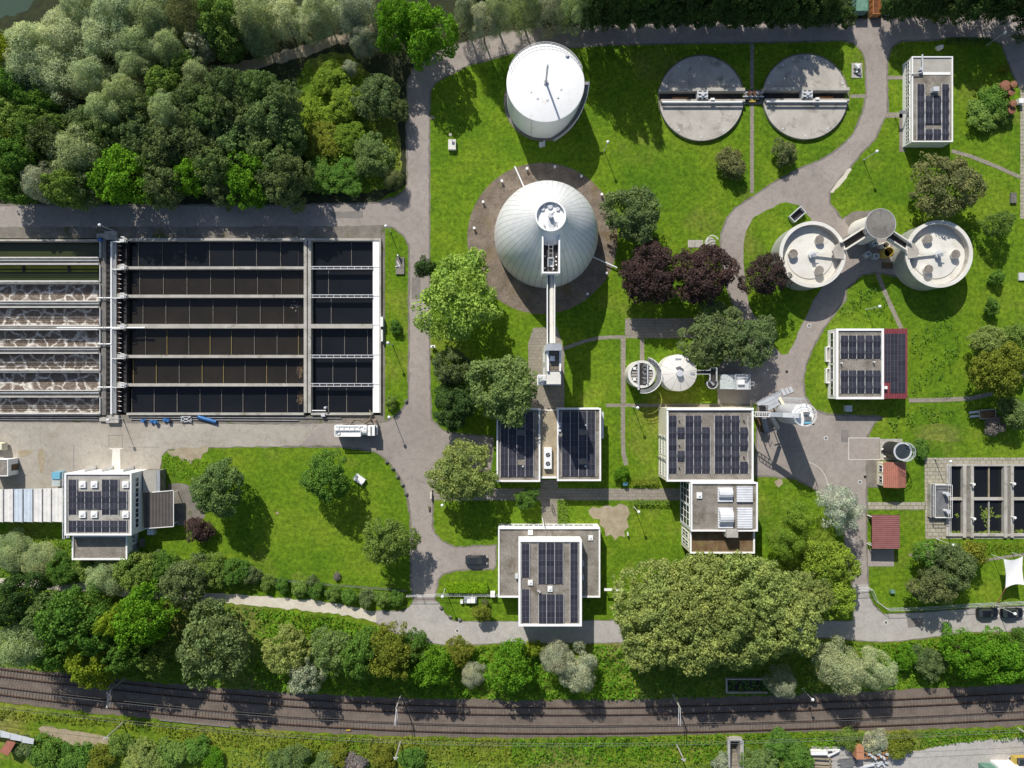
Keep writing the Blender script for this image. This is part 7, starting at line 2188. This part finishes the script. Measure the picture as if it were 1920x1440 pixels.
def skip(name, label, px, h, mat, inner, cat='skip', rot=0.0):
    t = thing(name, label, cat, P3((px[0] + px[2]) / 2, (px[1] + px[3]) / 2))
    x0, y0, x1, y1 = wrect(px, h)
    e = .12
    MB().box(x0, y0, .15, x0 + e, y1, h).box(x1 - e, y0, .15, x1, y1, h).box(x0 + e, y0, .15, x1 - e, y0 + e, h).box(x0 + e, y1 - e, .15, x1 - e, y1, h).build('side', mat, t)
    MB().box(x0 + e, y0 + e, .15, x1 - e, y1 - e, .4 if inner != mat else h * .9).build('load', inner, t)
    mb = MB()
    for k in range(5):
        yy = y0 + (y1 - y0) * (k + .5) / 5
        mb.box(x0 - .07, yy - .06, .2, x0, yy + .06, h - .1).box(x1, yy - .06, .2, x1 + .07, yy + .06, h - .1)
    mb.build('rib', mat, t)
    return t


skip('skip_container', 'pale green covered skip at the top road, leftmost of three', (1606, -22, 1628, 20), 2.0, 'green_paint', 'green_paint')
skip('skip_container', 'long orange rusty open skip at the top road', (1637, -30, 1653, 26), 1.6, 'orange_rust', 'rust')
skip('skip_container', 'small black bin with pale lid at the top road beside the orange skip', (1658, 2, 1671, 18), 1.3, 'black', 'light_blue')
single('metal_scrap', MB().obox(*P(1662, 25), 0, .5, .4, .2).ring(*P(1660, 25), .3, .5, 0, .2, 12).ring(*P(1667, 25), .3, .5, 0, .2, 12), 'light_metal', 'pale coiled scrap below the black bin at the top road', 'scrap')
tq = thing('tipping_skip', 'grey open trough skip standing on the grass above the left silo', 'skip', P3(1492, 404))
p = P(1492, 404); rt = math.radians(42)
c_, s_ = math.cos(rt), math.sin(rt)
mb = MB()
for dx, dy, w_, d_ in ((0, .75, 3.0, .14), (0, -.75, 3.0, .14), (1.45, 0, .14, 1.36), (-1.45, 0, .14, 1.36)):
    mb.obox(p[0] + dx * c_ - dy * s_, p[1] + dx * s_ + dy * c_, .1, w_, d_, .95, rt)
mb.build('side', 'light_metal', tq)
MB().obox(p[0], p[1], .1, 2.8, 1.4, .12, rt).build('floor', 'dark_steel', tq)

# people by the truck hose
def person(label, px, py, rot, top, legs, hair):
    p = P(px, py)
    t = thing('person', label, 'person', (p[0], p[1], 0))
    t.rotation_euler = (0, 0, rot)
    V = [(0, 0, .95), (0, 0, 1.2), (0, .0, 1.42), (0, .02, 1.52), (0, .04, 1.64), (0, .03, 1.74), (-.19, 0, 1.40), (-.27, .03, 1.14), (-.22, .22, .98), (.19, 0, 1.40), (.27, .03, 1.14), (.22, .22, 1.0), (-.10, 0, .90), (-.12, .03, .48), (-.12, 0, .08), (-.13, .16, .04), (.10, 0, .90), (.12, .03, .48), (.12, -.02, .08), (.13, .14, .04)]
    E = [(0, 1), (1, 2), (2, 3), (3, 4), (4, 5), (2, 6), (6, 7), (7, 8), (2, 9), (9, 10), (10, 11), (0, 12), (12, 13), (13, 14), (14, 15), (0, 16), (16, 17), (17, 18), (18, 19)]
    R = [.15, .14, .15, .06, .10, .08, .065, .05, .035, .065, .05, .035, .095, .065, .045, .035, .095, .065, .045, .035]
    for s in (-1, 1):
        b = 8 if s < 0 else 11
        for k in range(5):
            i = len(V)
            bx, by, bz = V[b]
            V.append((bx + (k - 2) * .018 * s, by + .09 - .01 * abs(k - 2), bz - .03 - (.03 if k == 0 else 0))); E.append((b, i)); R.append(.011)
    me = bpy.data.meshes.new('body'); me.from_pydata(V, E, []); me.update()
    o = link_mesh('body', me, t, True)
    sk = o.modifiers.new('skin', 'SKIN')
    for i, r_ in enumerate(R):
        me.skin_vertices[0].data[i].radius = (r_, r_ * .85)
        me.skin_vertices[0].data[i].use_root = (i == 0)
    ss_ = o.modifiers.new('sub', 'SUBSURF'); ss_.levels = 1; ss_.render_levels = 2
    me.materials.append(MATS['skin'])
    mb = MB(); mb.sphere((0, .02, 1.70), .115, 14); mb.build('hair', hair, t, True, True)
    mb = MB(); mb.lathe(0, 0, [(.20, .92), (.19, 1.15), (.21, 1.38), (.10, 1.48)], 16); mb.tube((-.19, 0, 1.40), (-.27, .03, 1.16), .085, 8, .07); mb.tube((.19, 0, 1.40), (.27, .03, 1.16), .085, 8, .07); mb.build('jacket', top, t, True, True)
    mb = MB()
    for s in (-1, 1):
        mb.tube((s * .10, 0, .94), (s * .12, .03, .48), .12, 8, .085); mb.tube((s * .12, .03, .48), (s * .12, 0, .1), .085, 8, .065)
    mb.build('trousers', legs, t, True, True)


person('person in dark work clothes standing beside the white truck', 697.5, 788, 2.2, 'leather', 'black', 'leather')
person('person in a pinkish shirt standing right of the dark-clothed person', 705.5, 788, -2.4, 'shirt', 'wood', 'bark')

# ================================================================ SMALL THINGS
for i, ((x, y), rot, nm) in enumerate(((( 271, 788.5), .2, 'pump'), ((286, 790), .5, 'pump'), ((294, 791), -.2, 'pump'), ((310.5, 787), .4, 'pump'), ((318, 788), .1, 'pump'))):
    p = P(x, y)
    t = thing('blue_pump', ['upright blue pump below the tank wall, first from the left', 'blue pump lying below the tank wall, second from the left', 'blue pump with flange below the tank wall, third from the left', 'blue pump below the tank wall, fourth from the left', 'small blue pump below the tank wall, last of five'][i], 'pump', (p[0], p[1], 0), 'blue pumps below the tank wall')
    MB().cyl(p[0], p[1], 0, .9 if i % 2 == 0 else .6, .32, 14).build('casing', 'blue', t, True)
    MB().tube((p[0], p[1], .5), (p[0] + .5 * math.cos(rot), p[1] + .5 * math.sin(rot), .5), .18, 10).build('motor', 'blue' if i != 4 else 'rust', t, True)
mb = MB(); p = P(351, 785.5)
for dx in (-.95, .95):
    mb.obox(p[0] + dx, p[1], .3, .12, 1.1, .12)
for dy in (-.5, .5):
    mb.obox(p[0], p[1] + dy, .3, 2.0, .12, .12)
mb.bar((p[0] - .9, p[1] - .45, .5), (p[0] + .9, p[1] + .45, .5), .12, .1); mb.bar((p[0] - .9, p[1] + .45, .62), (p[0] + .9, p[1] - .45, .62), .12, .1)
for dx in (-.9, .9):
    for dy in (-.45, .45):
        mb.obox(p[0] + dx, p[1] + dy, 0, .12, .12, .8)
single('steel_cradle', mb, 'light_metal', 'white crossed machine frame between the blue pumps and blue tube', 'frame')
mb = MB(); a = P(374, 781.5); b_ = P(406, 791); mb.tube((a[0], a[1], .38), (b_[0], b_[1], .38), .36, 18); mb.tube((a[0] - .1, a[1] + .03, .38), (a[0], a[1], .38), .4, 18); mb.tube((b_[0], b_[1], .38), (b_[0] + .1, b_[1] - .03, .38), .4, 18)
single('blue_tube', mb, 'blue', 'long bright blue steel tube lying below the tank wall', 'tube', None, True)
wb = thing('raised_bed', 'white tilted box lid lying on the left lawn beside the tree', 'box', P3(676, 897))
p = P(675, 898); MB().obox(p[0], p[1], 0, 2.2, 1.3, .7, -.62).build('base', 'light_metal', wb)
MB().obox(p[0] + .1, p[1] - .05, .72, 1.9, 1.35, .06, -.62).build('lid', 'white', wb)
ib = thing('marker_box', 'small white box with post on the main lawn left of the gas tank', 'box', P3(847, 269))
MB().pbox(840.5, 261, 854.5, 280, 0, .85).build('body', 'pale_concrete', ib)
MB().cyl(*P(846, 259), 0, 2.0, .05, 8).build('post', 'metal', ib); MB().obox(*P(846, 259), 1.9, .5, .5, .15).build('cap', 'concrete', ib)
hc = thing('hatch_cover', 'long grey rectangular hatch on the dry grass beside the black tanks', 'hatch', P3(750, 498))
MB().pbox(742, 482, 758, 514, 0, .35).build('slab', 'grey_concrete', hc); MB().obox(*P(748, 496), .35, .2, 1.3, .12, .5).obox(*P(746, 500), .35, .9, .15, .15, .3).build('handle', 'light_metal', hc)
MB().cyl(*P(748, 481), 0, 1.6, .15, 8).build('post', 'white', hc)
for i, (x, y) in enumerate(((988, 318), (1040, 314.5), (1089.5, 332), (941, 341), (906, 380), (889.5, 429), (892, 480), (1127.5, 366), (1136, 513), (1101, 552))):
    where = ['at the top left of the dome apron', 'at the top middle of the dome apron', 'at the top right of the dome apron', 'at the upper left of the apron, third going left', 'at the left of the apron, beside its rim', 'at the far left of the apron', 'at the lower left of the apron', 'at the right of the apron beside the dark tree', 'at the lower right of the apron in shade', 'at the bottom of the apron in shade'][i]
    single('vent_stub', MB().cyl(*P(x, y), 0, .7, .16, 10).cyl(*P(x, y), .7, .85, .26, 12), 'white', 'white capped vent stub ' + where, 'vent', 'vent stubs around the dome')
single('apron_pipe', MB().tube(P3(965, 312, .5), P3(983, 352, .5), .16, 8), 'white', 'white pipe crossing the apron at the upper left of the dome', 'pipe')
single('apron_pipe', MB().tube(P3(1108, 480, .6), P3(1157, 502, .6), .14, 8).cyl(*P(1157, 502, .6), 0, .6, .1, 8), 'white', 'white pipe crossing the apron at the lower right of the dome', 'pipe')
for i, (x, y) in enumerate(((725, 866), (736.5, 878), (746, 894), (755, 909), (762, 926), (827, 1139), (844, 1156), (862, 1161.5), (762, 752))):
    where = [f'{ordn[i]} going down the left lawn edge' if i < 5 else ''][0] or {5: 'upper left on the garden corner', 6: 'middle on the garden corner', 7: 'lowest on the garden corner by the road', 8: 'on the lawn edge right of the black tanks'}[i]
    mb = MB(); rr_ = random.Random(i)
    prof = []
    p = P(x, y)
    n = 9; vs = []
    mb.sphere((p[0], p[1], .2), .36, 10, .7)
    mb.v = [(p[0] + (v[0] - p[0]) * rr_.uniform(.8, 1.3), p[1] + (v[1] - p[1]) * rr_.uniform(.8, 1.2), max(0, v[2] * rr_.uniform(.85, 1.2))) for v in mb.v]
    single('boulder', mb, 'stone', 'rough grey boulder, ' + where, 'boulder', 'boulders along the road edges')
for i, (x, y, rot) in enumerate(((1641, 456.5, .5), (1628.5, 476.5, .7), (1643.5, 480, 0))):
    p = P(x, y, 1.1)
    t = thing('liquid_tote', 'white caged liquid tote between the silos, ' + ['nearest the tower', 'left one', 'lower right one'][i], 'tote', (p[0], p[1], 0), 'liquid totes between the silos')
    MB().obox(p[0], p[1], .15, 1.1, 1.0, .95, rot).build('tank', 'pale_glass', t)
    mb = MB()
    for k in (-.5, 0, .5):
        mb.obox(p[0] + k * math.cos(rot), p[1] + k * math.sin(rot), 1.1, .06, 1.05, .06, rot)
    mb.obox(p[0], p[1], 0, 1.15, 1.05, .14, rot); mb.build('cage', 'light_metal', t)
    MB().cyl(p[0], p[1], 1.1, 1.2, .18, 10).build('cap', 'black', t)
for i, (x, y, r_, h, m) in enumerate(((1662, 459.5, .68, 2.0, 'pale_concrete'), (1667, 472.5, 1.0, 2.2, 'yellow'))):
    p = P(x, y, h)
    t = thing('open_drum', ['white open-topped drum between the silos', 'larger yellow open-topped drum between the silos'][i], 'drum', (p[0], p[1], 0))
    MB().ring(p[0], p[1], r_ - .09, r_, 0, h, 32).build('shell', m, t, True)
    MB().cyl(p[0], p[1], .05, .5, r_ - .1, 24).build('contents', 'black', t)
single('pallet', MB().obox(*P(1663, 498), 0, 2.0, 1.1, .3, -.05), 'wood', 'brown wooden pallet in shade below the yellow drum', 'pallet')
for i, (x, y, r_, h) in enumerate(((1886, 160, .95, 2.6), (1901.5, 157.5, .6, 3.0), (1897, 172, .65, 2.4), (1901, 193.5, .62, 2.9), (1898, 206, .7, 2.3))):
    p = P(x, y, h)
    t = thing('brown_tank', ['widest reddish-brown round tank in the creeper at top right', 'reddish-brown round tank at the top right, nearest the road corner', 'reddish-brown round tank between the widest and the lower pair', 'reddish-brown round tank, upper of the lower pair', 'reddish-brown round tank, lowest in the creeper'][i], 'tank', (p[0], p[1], 0), 'brown tanks in the creeper')
    MB().lathe(p[0], p[1], [(r_, 0), (r_, h - .1)], 24).build('shell', 'brown_tank', t, True)
    MB().lathe(p[0], p[1], [(r_ + .04, h - .15), (r_ + .04, h), (.01, h + .12)], 24).build('lid', 'brown_tank', t, True)
single('white_cabinet', MB().pbox(1911, 184, 1920, 193, 0, 1.1), 'white', 'white cabinet at the right edge path beside the brown tanks', 'cabinet')
single('white_cabinet', MB().pbox(1763, 84, 1769, 90, 0, 1.2).pbox(1757, 86, 1761, 90, 0, .6), 'white', 'white cabinet pair beside the small path above the control building', 'cabinet')
single('bench_seat', MB().obox(*P(1898, 372), .0, 1.1, 2.0, .45), 'stone', 'small grey slab bench on the grass at the right edge', 'bench')
single('roof_hatch_frame', MB().obox(*P(1916, 519), 0, 1.6, 1.5, .35), 'light_metal', 'pale framed hatch cut by the right edge below the silo', 'hatch')
lf = thing('pump_outlet', 'white pipework outlet on a pale pad beside the curved road', 'outlet', P3(1608, 130))
MB().pbox(1597, 118, 1617, 146, 0, .12).build('pad', 'concrete', lf)
MB().tube(P3(1603, 120, .8), P3(1610, 128, .8), .3, 8).tube(P3(1608, 124, .5), P3(1613, 121, .9), .3, 8).tube(P3(1607, 130, .4), P3(1607, 136, .5), .15, 8).build('pipe', 'white', lf, True)
MB().obox(*P(1607, 138), .1, 1.5, .5, .3, -.5).build('grate', 'steel', lf)
rc_ = thing('round_cover', 'pale round shaft cover with railing beside the purple trees', 'shaft cover', P3(1330, 456))
MB().cyl(*P(1332, 455, .6), 0, .6, 1.05, 24).build('cover', 'concrete', rc_)
mb = MB(); q = P(1332, 455)
for zz in (1.1, 1.6):
    pts = [(q[0] + 1.15 * math.cos(a), q[1] + 1.15 * math.sin(a), zz) for a in np.linspace(.3, 5.2, 24)]
    for a, c in zip(pts[:-1], pts[1:]):
        mb.bar(a, c, .06, .06)
mb.build('railing', 'white', rc_)
MB().pbox(1290, 450, 1318, 464, 0, .1).build('pad', 'concrete', rc_)
gt_ = thing('garden_table', 'garden table with two white boxes on the lawn left of the office', 'table', P3(878, 1126))
MB().pbox(870, 1118, 894, 1131, .6, .7).build('table_top', 'metal', gt_)
for x in (872, 892):
    for y in (1120, 1129):
        MB().cyl(*P(x, y), 0, .6, .05, 6).build('leg', 'metal', gt_)
single('white_box', MB().pbox(875.5, 1125, 882, 1131, .7, 1.1), 'white', 'smaller white box on the garden table, left one', 'box')
single('white_box', MB().pbox(882.5, 1122, 891, 1131, .7, 1.25), 'white', 'larger white box on the garden table, right one', 'box')
single('stool', MB().pbox(863, 1126, 868, 1132, 0, .7), 'white', 'white cube stool left of the garden table', 'stool')
single('white_post', MB().cyl(*P(813, 651), 0, 1.0, .2, 10).obox(*P(812.5, 650), .7, .9, .5, .3), 'white', 'small white post box at the right edge of the vertical road', 'post')
single('road_sign', MB().obox(*P(809, 928), 0, .25, 1.3, .9), 'pale_concrete', 'small pale sign stone at the path entrance right of the road', 'sign')
single('stone_plinth', MB().obox(*P(805, 953), 0, .35, .8, .4), 'wood', 'small brown kerb stone right of the vertical road', 'stone')
single('green_litter_box', MB().obox(*P(1671, 1108), 0, .8, .6, .7), 'green_paint', 'small dark green bin on the lower right lawn', 'bin')
for i, (x, y) in enumerate(((1548.5, 821.5), (1517, 610.5), (1661, 1167), (857.5, 1182.5), (1612, 904), (1893, 1422))):
    where = ['in the east yard', 'in the road below the left silo', 'in the bottom road right of the gate', 'in the bottom road left of the office', 'at the right edge of the east yard', 'in the south yard'][i]
    m = thing('manhole_cover', 'round manhole cover ' + where, 'manhole', P3(x, y, .03), 'manhole covers')
    MB().ring(*P(x, y), .30, .42, .0, .05, 24).build('rim', 'pale_concrete', m)
    MB().cyl(*P(x, y), 0, .046, .30, 20).build('lid', 'steel', m)
for i, (x, y) in enumerate(((1475, 697), (1622, 894), (520, 962))):
    single('drain_grate' if i < 2 else 'molehill', MB().obox(*P(x, y), 0, .5, .5, .05), 'dark_steel' if i < 2 else 'sand', ['dark square drain grate above the sloping canopy', 'dark square drain grate at the right edge of the yard', 'small bare earth molehill on the left lawn'][i], 'drain' if i < 2 else 'molehill')
# sail canopy
sl_ = thing('shade_sail', 'white stretched shade sail at the right edge below the filters', 'sail', P3(1899, 1073))
c4 = [P3(1881.5, 1048, 3.4), P3(1918, 1043, 3.0), P3(1921, 1097, 3.3), P3(1885, 1103, 3.0)]
n = 14
vs = []; fs = []
cs = [Vector(c) for c in c4]
cen = sum(cs, Vector()) / 4
for i in range(n + 1):
    for j in range(n + 1):
        u, v = i / n, j / n
        p = cs[0].lerp(cs[1], u).lerp(cs[3].lerp(cs[2], u), v)
        bu = 4 * u * (1 - u) * (abs(v - .5) * 2) ** 2; bv = 4 * v * (1 - v) * (abs(u - .5) * 2) ** 2
        p = p + (cen - p) * (.16 * bu + .14 * bv)
        p.z -= .25 * math.sin(math.pi * u) * math.sin(math.pi * v)
        vs.append(p)
for i in range(n):
    for j in range(n):
        a = i * (n + 1) + j
        fs.append((a, a + 1, a + n + 2, a + n + 1))
MB().add(vs, fs).build('cloth', 'white', sl_, True)
for k, q in enumerate((c4[0], c4[1], c4[2])):
    MB().cyl(q[0], q[1], 0, q[2], .06, 8).build('post', 'light_metal', sl_)
MB().tube(P3(1869, 1133, .1), c4[3], .09, 8).build('stay_pole', 'orange', sl_)
MB().tube(P3(1840, 1078, 0), P3(1840, 1078, .01), .01, 4)
# south yard machines
wf = thing('trailer_frame', 'white trailer frame standing at the left end of the south yard', 'trailer', P3(1540, 1420))
MB().pbox(1521, 1409, 1552, 1416, .6, 1.5).build('head_box', 'white', wf)
MB().bar(P3(1552, 1418, .8), P3(1573, 1408, .8), .25, .25).bar(P3(1552, 1406, .8), P3(1575, 1406, .8), .2, .2).bar(P3(1560, 1406, .8), P3(1564, 1412, .8), .15, .15).build('drawbar', 'white', wf)
mb = MB()
for y in (1422, 1431, 1437):
    mb.bar(P3(1526, y, .6), P3(1560, y + 2, .6), .3, .2)
mb.bar(P3(1524, 1416, .6), P3(1526, 1445, .6), .25, .2).bar(P3(1555, 1418, .6), P3(1558, 1445, .6), .2, .2); mb.build('frame', 'sand', wf)
dr = thing('orange_rig', 'orange drilling rig with open lattice bed in the south yard', 'rig', P3(1630, 1412))
MB().pbox(1606, 1402, 1620, 1424, .4, 2.4).build('cab', 'orange', dr)
mb = MB()
for y in (1404, 1411, 1421):
    mb.bar(P3(1620, y, .9), P3(1664, y, .9), .2, .25)
for x in (1624, 1632, 1639, 1647, 1655, 1662):
    mb.bar(P3(x, 1403, .9), P3(x + 2, 1422, .9), .16, .2)
mb.build('lattice_bed', 'orange_rust', dr)
mb = MB()
for k in range(7):
    q = P(1624 + k * 5.5, 1408 + (k % 3) * 4); mb.obox(q[0], q[1], .9, .5, .4, .5, k)
mb.build('fittings', 'light_metal', dr)
mb = MB()
rr_ = random.Random(9)
for k in range(10):
    a = P3(1572 + rr_.uniform(-2, 6), 1424 + k * 2, .15 + .02 * k); b_ = P3(1605 + rr_.uniform(-8, 12), 1420 + k * 2.2, .15 + .02 * k); mb.tube(a, b_, .1, 6)
single('steel_bars', mb, 'steel', 'bundle of grey steel bars between white frame and orange rig', 'bars')
mb = MB(); mb.bar(P3(1618, 1436, .4), P3(1660, 1428, .4), .25, .2).bar(P3(1612, 1440, .5), P3(1640, 1434, .5), .3, .25)
for k in range(5):
    q = P(1640 + k * 5, 1428 + (k % 2) * 5); mb.obox(q[0], q[1], .1, .7, .35, .5, k * .7)
single('plough_frame', mb, 'light_metal', 'grey plough-like frame below the orange rig', 'frame')
yl = thing('yellow_loader', 'cream-yellow loader cut by the lower right corner', 'loader', P3(1915, 1428))
MB().pbox(1904, 1422, 1930, 1437, .5, 1.8).build('body', 'yellow', yl); MB().pbox(1912, 1425, 1926, 1435, 1.8, 2.6).build('cab', 'window_glass', yl)
for x in (1908, 1926):
    for y in (1421, 1438):
        q = P(x, y, .5); MB().tube((q[0], q[1] - .2, .5), (q[0], q[1] + .2, .5), .5, 14).build('wheel', 'rubber', yl, True)
wc = thing('white_container', 'white container roof at the bottom edge of the south yard', 'container', P3(1890, 1442))
MB().pbox(1872, 1437, 1935, 1460, 0, 2.4).build('body', 'white', wc); MB().pbox(1848, 1441, 1871, 1460, 0, 2.2).build('end_box', 'green_paint', wc)
gh = thing('garden_canopy', 'pale grey panelled canopy roof at the lower left corner', 'canopy', P3(30, 1384))
for i, (xa, xb) in enumerate(((-30, 0), (0.5, 18.5), (19, 40), (40.5, 62))):
    ya = 1370 + xa * .25; yb = 1370 + xb * .25
    MB().prism([P(xa, ya + 12, 2.5), P(xb, yb + 10, 2.5), P(xb + 2, yb + .5, 2.5), P(xa + 2, ya, 2.5)][::1], 2.4, 2.5).build('roof_panel', 'light_metal', gh)
for x, y in ((-5, 1378), (18, 1384), (38, 1389), (58, 1391)):
    q = P(x, y, 2.4); MB().cyl(q[0], q[1], 0, 2.4, .06, 8).build('post', 'metal', gh)
rd = thing('red_roof_shed', 'red-roofed garden shed at the lower left corner', 'shed', P3(8, 1402))
mb = MB(); pts = [P(-2, 1410, 2.6), P(12, 1390, 2.6), P(28, 1394, 2.6), P(14, 1418, 2.6)]; mb.prism(pts, 2.3, 2.5); mb.build('roof', 'red_tile', rd)
mb = MB(); mb.prism([P(1, 1409, 2.3), P(13, 1392, 2.3), P(25, 1395, 2.3), P(13, 1415, 2.3)], 0, 2.29); mb.build('wall', 'wood', rd)
# long pipes and fittings on tank wall
single('tank_fitting', MB().tube(P3(585, 770, .8), P3(611, 770, .8), .12, 8).cyl(*P(611, 764, .8), .3, 1.6, .22, 10), 'light_metal', 'pale pipe fitting on the lower wall of the black tanks', 'fitting')
single('wall_cabinet', MB().pbox(602, 775.5, 609, 781, 0, .9), 'light_metal', 'small grey cabinet below the lower tank wall', 'cabinet')
single('flag_cabinet', MB().pbox(1169, 905, 1177, 911, 0, .8), 'light_blue', 'small pale blue cabinet at the end of the olive hedge', 'cabinet')
single('sign_board', MB().obox(*P(1176, 1000), 0, .15, .6, 1.0), 'white', 'small dark-and-white post at the right of the bare earth', 'post')
single('bicycle_rack', MB().bar(P3(1036, 945, .7), P3(1040, 962, .7), .08, .08).bar(P3(1033, 946, .7), P3(1036, 962, .7), .08, .08).bar(P3(1035, 946, 0), P3(1035, 946, .7), .06, .06).bar(P3(1038, 961, 0), P3(1038, 961, .7), .06, .06), 'dark_steel', 'dark bicycle rack on the walkway above the office', 'rack')

# ================================================================ LIGHT AND CAMERA
elev = math.radians(38.8)
az = Vector((-.357, .934, 0)).normalized()
sd = Vector((az.x * math.cos(elev), az.y * math.cos(elev), math.sin(elev)))
sun = bpy.data.lights.new('sun', 'SUN')
sun.energy = 5.0
sun.angle = math.radians(.5)
sun.color = (1.0, .96, .89)
so = bpy.data.objects.new('sun', sun)
COL.objects.link(so)
so.rotation_euler = (-sd).to_track_quat('-Z', 'Y').to_euler()
wld = bpy.data.worlds.new('World')
scene.world = wld
wld.use_nodes = True
nt = wld.node_tree
bg = nt.nodes.get('Background') or nt.nodes.new('ShaderNodeBackground')
sky = nt.nodes.new('ShaderNodeTexSky')
sky.sky_type = 'NISHITA'
sky.sun_disc = False
sky.sun_elevation = elev
sky.sun_rotation = math.atan2(az.x, az.y) % (2 * math.pi)
sky.air_density = 1.0
sky.dust_density = 1.0
nt.links.new(sky.outputs[0], bg.inputs[0])
bg.inputs[1].default_value = .105
out = nt.nodes.get('World Output') or nt.nodes.new('ShaderNodeOutputWorld')
nt.links.new(bg.outputs[0], out.inputs[0])

cam = bpy.data.cameras.new('camera')
cam.sensor_width = 36.0
cam.lens = 36.0 * K / 1920.0
cam.clip_start = 1.0
cam.clip_end = 6000.0
co = bpy.data.objects.new('camera', cam)
COL.objects.link(co)
co.location = (0, 0, ALT)
co.rotation_euler = (0, 0, 0)
scene.camera = co
scene.view_settings.view_transform = 'Standard'
scene.view_settings.look = 'None'
scene.view_settings.exposure = 0
scene.view_settings.gamma = 1
scene.render.engine = 'CYCLES'
scene.cycles.max_bounces = 6
scene.cycles.diffuse_bounces = 3
scene.cycles.transparent_max_bounces = 4
